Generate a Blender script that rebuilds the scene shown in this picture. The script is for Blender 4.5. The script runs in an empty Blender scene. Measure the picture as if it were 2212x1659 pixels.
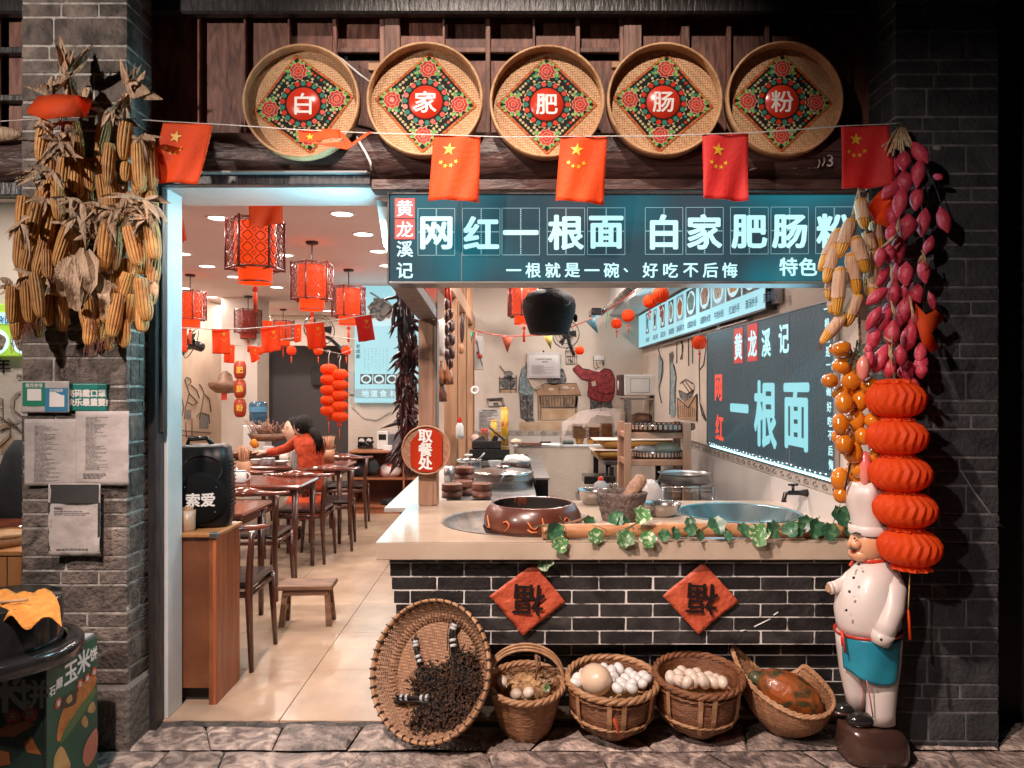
import bpy, math, random
from mathutils import Vector, Matrix, Euler, noise
random.seed(7)
R = math.radians
S = bpy.context.scene
C = S.collection
# ---------------------------------------------------------------- camera
F, CU, HV, HZ = 1597.0, 1106.0, 838.0, 1.5      # focal length, centre, horizon in 2212-px photo units, eye height
cam = bpy.data.cameras.new('camera'); co = bpy.data.objects.new('camera', cam); C.objects.link(co)
co.location = (0, 0, HZ); co.rotation_euler = (R(90), 0, 0)
cam.lens = 36*F/2212; cam.sensor_width = 36; cam.shift_y = (HV-829.5)/2212; cam.clip_start = .05; cam.clip_end = 200
S.camera = co
# ---------------------------------------------------------------- world: night
W = bpy.data.worlds.new('World'); S.world = W; W.use_nodes = True
nt = W.node_tree; sky = nt.nodes.new('ShaderNodeTexSky'); sky.sky_type = 'NISHITA'; sky.sun_disc = False
sky.sun_elevation = R(-4); sky.sun_rotation = R(200)
nt.links.new(sky.outputs[0], nt.nodes['Background'].inputs[0]); nt.nodes['Background'].inputs[1].default_value = .05
S.view_settings.view_transform = 'Standard'; S.view_settings.look = 'None'; S.view_settings.gamma = 1
S.view_settings.exposure = 0
S.cycles.use_denoising = True; S.cycles.max_bounces = 6; S.cycles.diffuse_bounces = 3; S.cycles.glossy_bounces = 3
S.cycles.transmission_bounces = 6; S.cycles.transparent_max_bounces = 8
S.cycles.caustics_reflective = False; S.cycles.caustics_refractive = False; S.cycles.sample_clamp_indirect = 4

def light(kind, name, loc, target, power, col, size=.1, cone=60, blend=.5, sy=None):
    l = bpy.data.lights.new(name, kind); l.energy = power; l.color = col
    if kind == 'AREA':
        l.size = size
        if sy: l.shape = 'RECTANGLE'; l.size_y = sy
        else: l.shape = 'DISK'
    else: l.shadow_soft_size = size
    if kind == 'SPOT': l.spot_size = R(cone); l.spot_blend = blend
    o = bpy.data.objects.new(name, l); C.objects.link(o); o.location = loc
    d = Vector(target)-Vector(loc); o.rotation_euler = d.to_track_quat('-Z', 'Y').to_euler()
    return o
WARM = (1, .80, .70)
# the floodlight under the eaves over the signboard, and the street lamps left and right of the camera
light('SPOT', 'eaves_floodlight', (-.22, 1.3, 4.55), (.05, 3.35, 2.72), 420, (1, .82, .70), .05, 54, .75)
light('SPOT', 'street_lamp_light', (-1.15, .7, 3.9), (.12, 3.25, .25), 1000, (1, .78, .69), .05, 66, .8)
light('SPOT', 'side_lamp_light', (-2.9, .6, 3.1), (-1.8, 3.1, 1.75), 300, (1, .86, .77), .04, 78, .6)
light('SPOT', 'side_lamp_light', (-1.15, .0, 2.75), (1.60, 3.1, 1.35), 215, (1, .84, .77), .04, 46, .8)
CYAN = (.35, .85, 1.0)
# ---------------------------------------------------------------- materials
MATS = {}
def M(name, col=(.5, .5, .5), rough=.5, metal=0, col2=None, vs=8, mixlo=.35, mixhi=.65, stretch=(1, 1, 1), bump=0, bs=None, rnd=0,
      emit=None, es=1, coat=0, trans=0, alpha=1, spec=.5, detail=4, obj=False, wave=None, sss=0, dist=.4, tl=0):
    if name in MATS: return MATS[name]
    m = bpy.data.materials.new(name); m.use_nodes = True; MATS[name] = m
    n = m.node_tree.nodes; L = m.node_tree.links; b = n['Principled BSDF']
    b.inputs['Base Color'].default_value = (*col, 1); b.inputs['Roughness'].default_value = rough
    b.inputs['Metallic'].default_value = metal; b.inputs['Specular IOR Level'].default_value = spec
    b.inputs['Coat Weight'].default_value = coat; b.inputs['Coat Roughness'].default_value = .12
    b.inputs['Transmission Weight'].default_value = trans; b.inputs['Alpha'].default_value = alpha
    if emit: b.inputs['Emission Color'].default_value = (*emit, 1); b.inputs['Emission Strength'].default_value = es
    if sss: b.inputs['Subsurface Weight'].default_value = sss; b.inputs['Subsurface Radius'].default_value = (.01, .006, .004)
    def vec(st):
        g = n.new('ShaderNodeTexCoord').outputs['Object'] if obj else n.new('ShaderNodeNewGeometry').outputs['Position']
        mp = n.new('ShaderNodeMapping'); mp.inputs['Scale'].default_value = st; L.new(g, mp.inputs[0]); return mp.outputs[0]
    if tl:
        tb = n.new('ShaderNodeBsdfTranslucent'); tb.inputs[0].default_value = (*[min(1, c*1.25) for c in col], 1); mxs = n.new('ShaderNodeMixShader'); mxs.inputs[0].default_value = tl
        L.new(b.outputs[0], mxs.inputs[1]); L.new(tb.outputs[0], mxs.inputs[2]); L.new(mxs.outputs[0], n['Material Output'].inputs[0])
    last = None
    if col2 or bump:
        v = vec(stretch)
        nz = n.new('ShaderNodeTexNoise'); nz.inputs['Scale'].default_value = vs; nz.inputs['Detail'].default_value = detail
        nz.inputs['Distortion'].default_value = dist; L.new(v, nz.inputs['Vector'])
    if col2:
        mr = n.new('ShaderNodeMapRange'); mr.inputs[1].default_value = mixlo; mr.inputs[2].default_value = mixhi
        L.new(nz.outputs[0], mr.inputs[0])
        mx = n.new('ShaderNodeMix'); mx.data_type = 'RGBA'; mx.inputs[6].default_value = (*col, 1); mx.inputs[7].default_value = (*col2, 1)
        L.new(mr.outputs[0], mx.inputs[0]); last = mx.outputs[2]
    if rnd:
        oi = n.new('ShaderNodeObjectInfo'); mr = n.new('ShaderNodeMapRange'); mr.inputs[3].default_value = 1-rnd; mr.inputs[4].default_value = 1+rnd
        L.new(oi.outputs['Random'], mr.inputs[0])
        mu = n.new('ShaderNodeVectorMath'); mu.operation = 'SCALE'; mu.inputs[0].default_value = col
        if last: L.new(last, mu.inputs[0])
        L.new(mr.outputs[0], mu.inputs['Scale']); last = mu.outputs[0]
    if last: L.new(last, b.inputs['Base Color'])
    if bump:
        nb = nz
        if bs:
            nb = n.new('ShaderNodeTexNoise'); nb.inputs['Scale'].default_value = bs; nb.inputs['Detail'].default_value = 5
            L.new(v, nb.inputs['Vector'])
        bp = n.new('ShaderNodeBump'); bp.inputs['Strength'].default_value = min(1, bump); bp.inputs['Distance'].default_value = .01*max(1, bump)
        L.new(nb.outputs[0], bp.inputs['Height']); L.new(bp.outputs[0], b.inputs['Normal'])
    return m

def weave(name, c1, c2, pitch=.012, plane='XZ', rough=.55, tw=4, bump=.6):
    """twill basket weave: strands crossing in object space"""
    if name in MATS: return MATS[name]
    m = bpy.data.materials.new(name); m.use_nodes = True; MATS[name] = m
    n = m.node_tree.nodes; L = m.node_tree.links; b = n['Principled BSDF']; b.inputs['Roughness'].default_value = rough
    tc = n.new('ShaderNodeTexCoord'); sx = n.new('ShaderNodeSeparateXYZ'); L.new(tc.outputs['Object'], sx.inputs[0])
    def mth(op, a, bb=None):
        q = n.new('ShaderNodeMath'); q.operation = op
        for i, z in enumerate((a, bb)):
            if z is None: continue
            if isinstance(z, (int, float)): q.inputs[i].default_value = z
            else: L.new(z, q.inputs[i])
        return q.outputs[0]
    if plane == 'CYL':
        ang = mth('ARCTAN2', sx.outputs[1], sx.outputs[0]); U = mth('MULTIPLY', ang, 22.0); V = mth('DIVIDE', sx.outputs[2], pitch)
    else:
        U = mth('DIVIDE', sx.outputs['XYZ'.index(plane[0])], pitch); V = mth('DIVIDE', sx.outputs['XYZ'.index(plane[1])], pitch)
    fu = mth('FLOOR', U); fv = mth('FLOOR', V)
    s = mth('FLOORED_MODULO', mth('ADD', fu, fv), tw); over = mth('LESS_THAN', s, tw/2)
    pu = mth('SINE', mth('MULTIPLY', mth('FRACT', U), math.pi)); pv = mth('SINE', mth('MULTIPLY', mth('FRACT', V), math.pi))
    h = mth('ADD', mth('MULTIPLY', over, pv), mth('MULTIPLY', mth('SUBTRACT', 1, over), mth('MULTIPLY', pu, .75)))
    wn = n.new('ShaderNodeTexWhiteNoise'); cx = n.new('ShaderNodeCombineXYZ')
    L.new(mth('MULTIPLY', fu, mth('SUBTRACT', 1, over)), cx.inputs[0]); L.new(mth('MULTIPLY', fv, over), cx.inputs[1]); L.new(over, cx.inputs[2])
    L.new(cx.outputs[0], wn.inputs['Vector'])
    nz = n.new('ShaderNodeTexNoise'); nz.inputs['Scale'].default_value = 9; L.new(tc.outputs['Object'], nz.inputs['Vector'])
    f = mth('ADD', mth('MULTIPLY', h, .55), mth('ADD', mth('MULTIPLY', wn.outputs[0], .3), mth('MULTIPLY', mth('SUBTRACT', nz.outputs[0], .35), .4)))
    f = mth('ADD', f, mth('MULTIPLY', over, .1))
    mx = n.new('ShaderNodeMix'); mx.data_type = 'RGBA'; mx.inputs[6].default_value = (*c2, 1); mx.inputs[7].default_value = (*c1, 1)
    L.new(f, mx.inputs[0]); L.new(mx.outputs[2], b.inputs['Base Color'])
    bp = n.new('ShaderNodeBump'); bp.inputs['Strength'].default_value = bump; bp.inputs['Distance'].default_value = .004
    L.new(h, bp.inputs['Height']); L.new(bp.outputs[0], b.inputs['Normal'])
    return m

# ---------------------------------------------------------------- geometry helpers
def P(u, v, Y): return Vector(((u-CU)/F*Y, Y, HZ-(v-HV)/F*Y))
def XX(u, Y): return (u-CU)/F*Y
def ZZ(v, Y): return HZ-(v-HV)/F*Y
class MB:
    def __init__(s): s.v = []; s.f = []; s.sm = []
    def add(s, vs, fs, smooth=False, mat=None):
        k = len(s.v)
        s.v += [Vector(mat @ Vector(q)) if mat else Vector(q) for q in vs]
        s.f += [tuple(i+k for i in f) for f in fs]; s.sm += [smooth]*len(fs); return s
    def box(s, x0, x1, y0, y1, z0, z1, mat=None):
        vs = [(x, y, z) for x in (x0, x1) for y in (y0, y1) for z in (z0, z1)]
        return s.add(vs, [(0, 1, 3, 2), (4, 6, 7, 5), (0, 4, 5, 1), (2, 3, 7, 6), (0, 2, 6, 4), (1, 5, 7, 3)], False, mat)
    def bbox(s, x0, x1, y0, y1, z0, z1, b=.004, mat=None):
        """box with chamfered edges"""
        b = min(b, abs(x1-x0)*.45, abs(y1-y0)*.45, abs(z1-z0)*.45)
        vs = []; 
        for x, sx in ((x0, 1), (x1, -1)):
            for y, sy in ((y0, 1), (y1, -1)):
                for z, sz in ((z0, 1), (z1, -1)):
                    vs += [(x, y+sy*b, z+sz*b), (x+sx*b, y, z+sz*b), (x+sx*b, y+sy*b, z)]
        I = lambda i, j, k, a: (i*4+j*2+k)*3+a
        fs = [(I(0,0,0,0),I(0,0,1,0),I(0,1,1,0),I(0,1,0,0)), (I(1,0,0,0),I(1,1,0,0),I(1,1,1,0),I(1,0,1,0)),
              (I(0,0,0,1),I(1,0,0,1),I(1,0,1,1),I(0,0,1,1)), (I(0,1,0,1),I(0,1,1,1),I(1,1,1,1),I(1,1,0,1)),
              (I(0,0,0,2),I(0,1,0,2),I(1,1,0,2),I(1,0,0,2)), (I(0,0,1,2),I(1,0,1,2),I(1,1,1,2),I(0,1,1,2))]
        for k in (0, 1):
            for j in (0, 1): fs += [(I(0,j,k,1),I(0,j,k,2),I(1,j,k,2),I(1,j,k,1))]
        for i in (0, 1):
            for k in (0, 1): fs += [(I(i,0,k,0),I(i,1,k,0),I(i,1,k,2),I(i,0,k,2))]
            for j in (0, 1): fs += [(I(i,j,0,0),I(i,j,1,0),I(i,j,1,1),I(i,j,0,1))]
            for j in (0, 1):
                for k in (0, 1): fs += [(I(i,j,k,0),I(i,j,k,1),I(i,j,k,2))]
        return s.add(vs, fs, False, mat)
    def poly(s, pts, smooth=False): return s.add(pts, [tuple(range(len(pts)))], smooth)
    def prism(s, pts, d):
        n = len(pts); d = Vector(d); a = [Vector(p) for p in pts]; b = [p+d for p in a]
        return s.add(a+b, [tuple(range(n)), tuple(reversed(range(n, 2*n)))]+[(i, (i+1) % n, n+(i+1) % n, n+i) for i in range(n)])
    def tube(s, pts, r, n=8, cap=True, closed=False, flat=1.0):
        pts = [Vector(p) for p in pts]; m = len(pts)
        rs = r if isinstance(r, (list, tuple)) else [r]*m
        up = None; k = len(s.v)
        for i, p in enumerate(pts):
            a = pts[i-1] if (i or closed) else p; b = pts[(i+1) % m] if (i < m-1 or closed) else p
            t = (b-a).normalized() if (b-a).length > 1e-9 else Vector((0, 0, 1))
            if up is None: up = t.orthogonal().normalized()
            up = (up-t*up.dot(t)); up = up.normalized() if up.length > 1e-6 else t.orthogonal().normalized()
            w = t.cross(up)
            for j in range(n):
                q = 2*math.pi*j/n; s.v.append(p+(up*math.cos(q)+w*math.sin(q)*flat)*rs[i])
        for i in range(m if closed else m-1):
            i2 = (i+1) % m
            for j in range(n):
                j2 = (j+1) % n; s.f.append((k+i*n+j, k+i*n+j2, k+i2*n+j2, k+i2*n+j)); s.sm.append(True)
        if cap and not closed:
            s.f.append(tuple(k+j for j in reversed(range(n)))); s.f.append(tuple(k+(m-1)*n+j for j in range(n))); s.sm += [False, False]
        return s
    def lathe(s, prof, n=24, c=(0, 0, 0), smooth=True, mat=None, sx=1, sy=1, wob=None, capb=False, capt=False):
        vs = []; fs = []; c = Vector(c); m = len(prof)
        for i, (r, z) in enumerate(prof):
            for j in range(n):
                q = 2*math.pi*j/n; k = wob(q, i, z) if wob else 1
                vs.append(c+Vector((r*k*math.cos(q)*sx, r*k*math.sin(q)*sy, z)))
        for i in range(m-1):
            for j in range(n): fs.append((i*n+j, i*n+(j+1) % n, (i+1)*n+(j+1) % n, (i+1)*n+j))
        if capb: fs.append(tuple(reversed(range(n))))
        if capt: fs.append(tuple((m-1)*n+j for j in range(n)))
        return s.add(vs, fs, smooth, mat)
    def ball(s, c, r, n=12, m=8, mat=None, fn=None):
        c = Vector(c); r = r if hasattr(r, '__len__') else (r, r, r); vs = []; fs = []
        for i in range(m+1):
            t = math.pi*i/m
            for j in range(n):
                q = 2*math.pi*j/n; d = Vector((math.sin(t)*math.cos(q), math.sin(t)*math.sin(q), math.cos(t)))
                k = fn(d) if fn else 1
                vs.append(c+Vector((d.x*r[0], d.y*r[1], d.z*r[2]))*k if not mat else Vector((d.x*r[0], d.y*r[1], d.z*r[2]))*k)
        for i in range(m):
            for j in range(n): fs.append((i*n+j, (i+1)*n+j, (i+1)*n+(j+1) % n, i*n+(j+1) % n))
        return s.add(vs, fs, True, (Matrix.Translation(c) @ mat) if mat else None)
    def loft(s, secs, n=20, p=2.0):
        """secs: (cx, cy, z, rx, ry): superellipse sections"""
        vs = []; fs = []
        for (cx, cy, z, rx, ry) in secs:
            for j in range(n):
                q = 2*math.pi*j/n; a, b = math.cos(q), math.sin(q)
                vs.append((cx+rx*math.copysign(abs(a)**(2/p), a), cy+ry*math.copysign(abs(b)**(2/p), b), z))
        for i in range(len(secs)-1):
            for j in range(n): fs.append((i*n+j, i*n+(j+1) % n, (i+1)*n+(j+1) % n, (i+1)*n+j))
        fs += [tuple(reversed(range(n))), tuple((len(secs)-1)*n+j for j in range(n))]
        return s.add(vs, fs, True)
    def grid(s, fn, nu, nv, smooth=True):
        vs = [fn(i/nu, j/nv) for j in range(nv+1) for i in range(nu+1)]
        fs = [(j*(nu+1)+i, j*(nu+1)+i+1, (j+1)*(nu+1)+i+1, (j+1)*(nu+1)+i) for j in range(nv) for i in range(nu)]
        return s.add(vs, fs, smooth)
    def mesh(s, name='mesh', off=None):
        me = bpy.data.meshes.new(name); o = off or Vector((0, 0, 0))
        me.from_pydata([tuple(v-o) for v in s.v], [], s.f)
        if any(s.sm): me.polygons.foreach_set('use_smooth', s.sm)
        me.update(); return me

ROOT = {}
def tag(o, label=None, cat=None, group=None, kind=None):
    if label: o['label'] = label
    if cat: o['category'] = cat
    if group: o['group'] = group
    if kind: o['kind'] = kind
    return o
def thing(name, label, cat, loc=(0, 0, 0), rz=0, group=None):
    o = bpy.data.objects.new(name, None); C.objects.link(o); o.location = loc; o.rotation_euler = (0, 0, rz)
    o.empty_display_size = .05; ROOT[o] = Vector(loc); return tag(o, label, cat, group)
def ob(name, mb, mat, parent=None, local=False, kind=None, label=None, cat=None, group=None, loc=None, rot=None, thick=0):
    """link one mesh object; geometry given in world coordinates unless local"""
    off = Vector((0, 0, 0))
    if parent is not None:
        r = parent
        while r.parent: r = r.parent
        if not local: off = ROOT.get(r, Vector((0, 0, 0)))
    me = mb.mesh(name, off) if isinstance(mb, MB) else mb
    if not me.materials and mat: me.materials.append(mat)
    o = bpy.data.objects.new(name, me); C.objects.link(o); o.parent = parent
    if loc is not None: o.location = loc
    if rot is not None: o.rotation_euler = rot
    if thick:
        md = o.modifiers.new('thickness', 'SOLIDIFY'); md.thickness = thick; md.offset = 0
    return tag(o, label, cat, group, kind)
def one(name, label, cat, mb, mat, group=None, c=None, **k):
    """thing that is one mesh, with its origin at its base"""
    if c is None:
        xs = [v.x for v in mb.v]; ys = [v.y for v in mb.v]; zs = [v.z for v in mb.v]
        c = Vector(((min(xs)+max(xs))/2, (min(ys)+max(ys))/2, min(zs)))
    c = Vector(c); o = ob(name, mb.mesh(name, c), mat, **k); o.location = c
    return tag(o, label, cat, group)
def dup(root, loc=None, rz=None, label=None, group=None, scale=None):
    def rec(o, par):
        c = o.copy(); C.objects.link(c); c.parent = par
        for ch in o.children: rec(ch, c)
        return c
    r = rec(root, None)
    if loc is not None: r.location = loc; ROOT[r] = Vector(loc)
    if rz is not None: r.rotation_euler = (0, 0, rz)
    if scale is not None: r.scale = scale if hasattr(scale, '__len__') else (scale,)*3
    return tag(r, label, None, group)
def jit(a): return random.uniform(-a, a)
# ---------------------------------------------------------------- lettering
_G = {}
def glyphs(txt, bold=.0, res=2):
    """flat outline mesh data of a text, centred, height of a CJK body = 1"""
    k = (txt, bold, res)
    if k in _G: return _G[k]
    cu = bpy.data.curves.new('text', 'FONT'); cu.body = txt; cu.size = 1; cu.resolution_u = res
    o = bpy.data.objects.new('text', cu); C.objects.link(o); bpy.context.view_layer.update()
    me = bpy.data.meshes.new_from_object(o.evaluated_get(bpy.context.evaluated_depsgraph_get()))
    vs = [v.co.copy() for v in me.vertices]; fs = [tuple(p.vertices) for p in me.polygons]
    bpy.data.objects.remove(o); bpy.data.curves.remove(cu); bpy.data.meshes.remove(me)
    if vs:
        xs = [v.x for v in vs]; ys = [v.y for v in vs]
        c = Vector(((min(xs)+max(xs))/2, (min(ys)+max(ys))/2, 0)) if len(txt) > 1 else Vector(((min(xs)+max(xs))/2, (min(ys)+max(ys))/2, 0))
        vs = [v-c for v in vs]
    out = [(vs, fs, (0, 0), 0)]
    if bold:
        for i in range(8):
            q = math.pi*i/4; out.append((vs, fs, (math.cos(q)*bold, math.sin(q)*bold*.8), (i+1)))
    _G[k] = out; return out
def text(mb, txt, o, ax, ay, size, bold=0, sx=1, lift=.0004, res=2):
    """lay text into mb: o centre, ax / ay unit directions of reading and up"""
    o, ax, ay = Vector(o), Vector(ax).normalized(), Vector(ay).normalized(); nrm = ax.cross(ay)
    for vs, fs, (dx, dy), k in glyphs(txt, bold, res):
        mb.add([o+ax*((v.x+dx)*size*sx)+ay*((v.y+dy)*size)+nrm*(lift*k/8) for v in vs], fs)
    return mb
def cr(pts, n=4):
    """closed smooth curve through 2-D points"""
    m = len(pts); out = []
    for i in range(m):
        p = [pts[(i+k) % m] for k in (-1, 0, 1, 2)]
        for j in range(n):
            t = j/n; out.append(tuple(.5*(2*p[1][a]+(p[2][a]-p[0][a])*t+(2*p[0][a]-5*p[1][a]+4*p[2][a]-p[3][a])*t*t+(3*p[1][a]-p[0][a]-3*p[2][a]+p[3][a])*t**3) for a in (0, 1)))
    return out
X_, Z_ = Vector((1, 0, 0)), Vector((0, 0, 1))
# ================================================================ SETTING
m_stone = M('paving_stone', (.60, .47, .40), .45, col2=(.15, .115, .105), vs=9, mixlo=.34, mixhi=.62, bump=2, bs=38, rnd=.3, dist=1.6, detail=9)
m_grout = M('street_mortar', (.24, .20, .17), .9, col2=(.05, .045, .04), vs=20, bump=1)
m_mortar = M('mortar', (.50, .46, .42), .9, col2=(.26, .24, .22), vs=25, bump=1.5)
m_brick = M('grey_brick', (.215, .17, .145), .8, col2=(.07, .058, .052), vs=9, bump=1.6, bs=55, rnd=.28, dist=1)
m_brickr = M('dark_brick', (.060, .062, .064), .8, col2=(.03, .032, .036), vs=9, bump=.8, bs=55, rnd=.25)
m_tileb = M('black_brick_tile', (.016, .015, .016), .36, col2=(.050, .044, .043), vs=7, mixlo=.42, mixhi=.72, bump=1, bs=30, rnd=.45, detail=8)
m_joint = M('white_pointing', (.72, .68, .64), .85, col2=(.16, .14, .13), vs=11, mixlo=.50, mixhi=.66, detail=7)
m_wall = M('interior_plaster', (.66, .57, .49), .7, col2=(.58, .49, .41), vs=2.2, bump=.4, bs=40)
m_ceil = M('ceiling_paint', (.82, .73, .73), .8, col2=(.77, .68, .68), vs=1.2)
m_white = M('white_paint', (.74, .76, .76), .45, col2=(.66, .67, .67), vs=5)
m_floor = M('floor_tile', (.52, .37, .26), .24, col2=(.42, .29, .20), vs=4.5, rnd=.07, mixlo=.35, mixhi=.65, detail=9, bump=.15, bs=14)
m_dark = M('dark_frame', (.022, .021, .022), .42, col2=(.04, .036, .036), vs=14, stretch=(3, 3, .6), bump=.6)
m_void = M('dark_recess', (.035, .03, .032), .8)
m_boardA = M('old_wood_board', (.24, .105, .075), .6, col2=(.095, .04, .03), vs=9, stretch=(1.6, 1, .4), bump=.8, bs=24, rnd=.35, dist=2)
m_boardB = M('old_wood_rail', (.27, .15, .115), .6, col2=(.12, .06, .048), vs=9, stretch=(3, 1, .35), bump=.8, bs=26, rnd=.2)
m_log = M('dark_log', (.11, .06, .05), .45, col2=(.035, .02, .02), vs=7, stretch=(.6, 2, 2), bump=1, bs=20)
m_logscar = M('peeled_wood', (.34, .20, .15), .7, col2=(.10, .05, .04), vs=25)

g = MB(); g.box(-30, 30, -20, 3.6, -.30, -.085); ob('ground', g, m_grout, kind='structure')
street = ob('street', MB().box(-6, 6, .6, 3.38, -.20, -.036), m_grout, kind='structure')
rows = [3.36, 3.10, 2.86, 2.55, 2.2, 1.8]
cuts0 = [None]
for r in range(5):
    ya, yb = rows[r], rows[r+1]; x = -3.2+jit(.2)
    if r < 2: xs = [[-2.75, -2.1, -1.72, -1.33, -1.02, -.68, -.30, .14, .55, 1.02, 1.55, 2.1, 2.7], [-2.9, -2.3, -1.85, -1.44, -1.18, -.66, -.08, .38, .88, 1.26, 1.8, 2.4, 3.0]][r]
    else:
        xs = []
        while x < 3.1: xs.append(x); x += random.uniform(.35, .6)
    if r == 0: sk = [jit(.05) for _ in xs]
    sk = [jit(.07) for _ in xs]; e0 = [jit(.02) for _ in xs]
    for i in range(len(xs)-1):
        mb = MB(); hz = jit(.005); sd = random.random()*50
        def fn(a, b, i=i):
            xa, xb = xs[i]+sk[i]*(b-.5)*2, xs[i+1]+sk[i+1]*(b-.5)*2
            gx = .004+.002*noise.noise((b*5, i, sd))
            x = (xa+gx)+(xb-xa-2*gx)*a; y = (ya-.006)+(yb-ya+.012)*b+.010*noise.noise((x*6, r+b*.5, sd))
            ed = min(a, 1-a, b, 1-b)
            z = -.014+hz*.6+.004*noise.noise((x*5, y*5, sd))+.002*noise.noise((x*19, y*19, sd))+.001*noise.noise((x*41, y*41, sd))-(.010 if ed < .01 else 0)
            return (x, y, z)
        mb.grid(fn, 26, 14, True); ob('paving_slab', mb, m_stone, street, local=True)

# inside floor with its tiles; the doorstep edge
floor = ob('floor', MB().box(-8, 1.75, 3.345, 14, -.3, -.006), M('tile_joint', (.20, .15, .12), .8), kind='structure')
tm = None
for i in range(6):
    for j in range(10):
        x0 = -3.45+i*.6; y0 = 3.335+j*.6+.0
        if tm is None: tm = MB().bbox(.0015, .5985, .0015, .5985, -.02, 0, .0015).mesh('floor_tile')
        ob('floor_tile', tm, m_floor, floor, loc=(x0, y0, 0))
ob('floor_tile_field', MB().box(-8, -3.452, 3.335, 14, -.02, 0).box(-3.45, 1.74, 9.337, 14, -.02, 0).box(.152, 1.74, 3.46, 9.335, -.02, 0), m_floor, floor)
one('doorstep', 'worn dark stone doorstep edge under the open shop doorway', 'doorstep',
    MB().grid(lambda a, b: (-1.63+2.25*a, 3.335+.02*noise.noise((a*14, 1, 2))-.03*math.sin(b*math.pi/2)*1.0, -.004-.012*b+.006*noise.noise((a*20, b, 4))), 60, 3), M('step_stone', (.09, .075, .065), .6, col2=(.03, .026, .024), vs=20, bump=2))
one('step', 'low cream stone step running under the brick counter', 'step', MB().bbox(-.50, 1.62, 3.36, 3.50, -.07, .012, .004), M('cream_step', (.52, .42, .33), .5, col2=(.40, .32, .25), vs=6))

# rooms
ob('wall', MB().box(-8.2, -7.9, 3.5, 14, 0, 2.9), m_wall, kind='structure')
m_lwall = M('mural_plaster', (.66, .50, .38), .75, col2=(.50, .36, .27), vs=2)
ob('wall', MB().box(-4.5, -4.4, 8.6, 12.9, 0, 2.77), m_lwall, kind='structure')
ob('wall', MB().box(-7.9, -4.4, 8.5, 8.6, 0, 2.77), m_wall, kind='structure')
ob('wall', MB().box(-4.4, -2.05, 12.9, 13.0, 2.24, 2.77).box(-4.4, -4.35, 12.9, 13, 0, 2.24), m_wall, kind='structure')
ob('wall', MB().box(-5, 0, 13.6, 13.7, 0, 2.9), M('grey_back_wall', (.085, .075, .08), .7), kind='structure')
ob('pillar', MB().box(-4.05, -3.55, 10.3, 10.8, 0, 2.77), M('column_plaster', (.66, .58, .52), .7, col2=(.6, .52, .46), vs=2), kind='structure')
ob('wall', MB().box(-2.02, -.50, 9.3, 9.4, 0, 2.77).box(-2.06, -2.02, 9.3, 13.6, 0, 2.77), m_wall, kind='structure')
ob('wall', MB().box(-.50, 1.72, 9.0, 9.1, 0, 2.95), m_wall, kind='structure')
ob('wall', MB().box(1.6, 1.72, 3.62, 9.0, 0, 2.95).box(1.6, 1.72, 3.40, 3.619, 0, 2.40), m_wall, kind='structure')
ob('ceiling', MB().box(-8, -.57, 3.70, 13.6, 2.77, 2.85), m_ceil, kind='structure')
ob('ceiling', MB().box(-.57, 1.72, 3.70, 9.1, 2.95, 3.0), m_ceil, kind='structure')
ob('ceiling_soffit', MB().box(1.18, 1.6, 3.75, 8.99, 2.39, 2.94), m_white, kind='structure')
# door surround: pale jamb, header soffit, black post
t = thing('doorway_frame', 'pale painted doorway frame with black post at the open shop entrance', 'door frame', (-1.6, 3.35, 0))
ob('jamb', MB().bbox(-1.62, -1.561, 3.352, 3.50, .0, 2.405, .003), m_white, t)
ob('header', MB().box(-1.62, -.57, 3.352, 3.68, 2.407, 2.58).box(-1.62, -.57, 3.61, 3.70, 2.581, 2.77), m_white, t)
ob('header', MB().box(-.57, 1.62, 3.37, 3.70, 2.40, 2.58).box(-.57, 1.62, 3.61, 3.70, 2.581, 2.95), m_white, t)
ob('post', MB().bbox(-1.612, -1.575, 3.27, 3.35, -.03, 2.40, .004).bbox(-1.575, -1.560, 3.30, 3.345, 1.30, 2.40, .003), m_dark, t)
ob('header_bracket', MB().prism([P(813, 432, 3.5), P(838, 436, 3.5), P(838, 545, 3.5), P(828, 530, 3.5)], (0, .05, 0)), m_white, t)

# ---------------------------------------------------------------- upper facade
fac = thing('timber_facade', 'old dark timber wall of boards and rails above the shop sign', 'timber wall', (0, 3.45, 2.6))
ob('backing', MB().box(-7, 7, 3.52, 3.60, 2.42, 4.6), m_void, fac)
def fbox(u0, u1, v0, v1, Y, d=.03, b=.003): return MB().bbox(XX(u0, Y), XX(u1, Y), Y, Y+d, ZZ(v1, Y), ZZ(v0, Y), b)
boards = [(330, 425), (432, 525), (532, 620), (627, 716), (728, 818), (866, 955), (962, 1048), (1060, 1150), (1157, 1243), (1254, 1338), (1390, 1470), (1492, 1570), (1581, 1652), (1664, 1745), (1756, 1830), (1840, 1880)]
gaps = {4, 6, 7, 9}
for i, (a, b) in enumerate(boards):
    Yb = 3.46+(.012 if i in gaps else 0)
    if i in gaps:
        ob('board', fbox(a-4, b+4, -60, 112, Yb), m_boardA, fac)
        ob('board', fbox(a-4, b+4, 131, 300, Yb+.002), m_boardA, fac)
        ob('rail', fbox(a-2, b+2, 102, 113, 3.44, .02), m_boardB, fac)
    else: ob('board', fbox(a-3, b+3, -60, 300, Yb), m_boardA, fac)
for u0, u1 in [(718, 727), (820, 831), (831, 864), (956, 961), (1049, 1059), (1151, 1156), (1244, 1253), (1339, 1347), (1347, 1386), (1472, 1490), (1571, 1580), (1653, 1663), (1746, 1755), (1831, 1839), (526, 531), (621, 626), (426, 431)]:
    ob('stile', fbox(u0, u1, -60, 300, 3.42 if u1-u0 < 25 else 3.415, .035), m_boardB if 800 < u0 < 1390 else m_boardA, fac)
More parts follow.
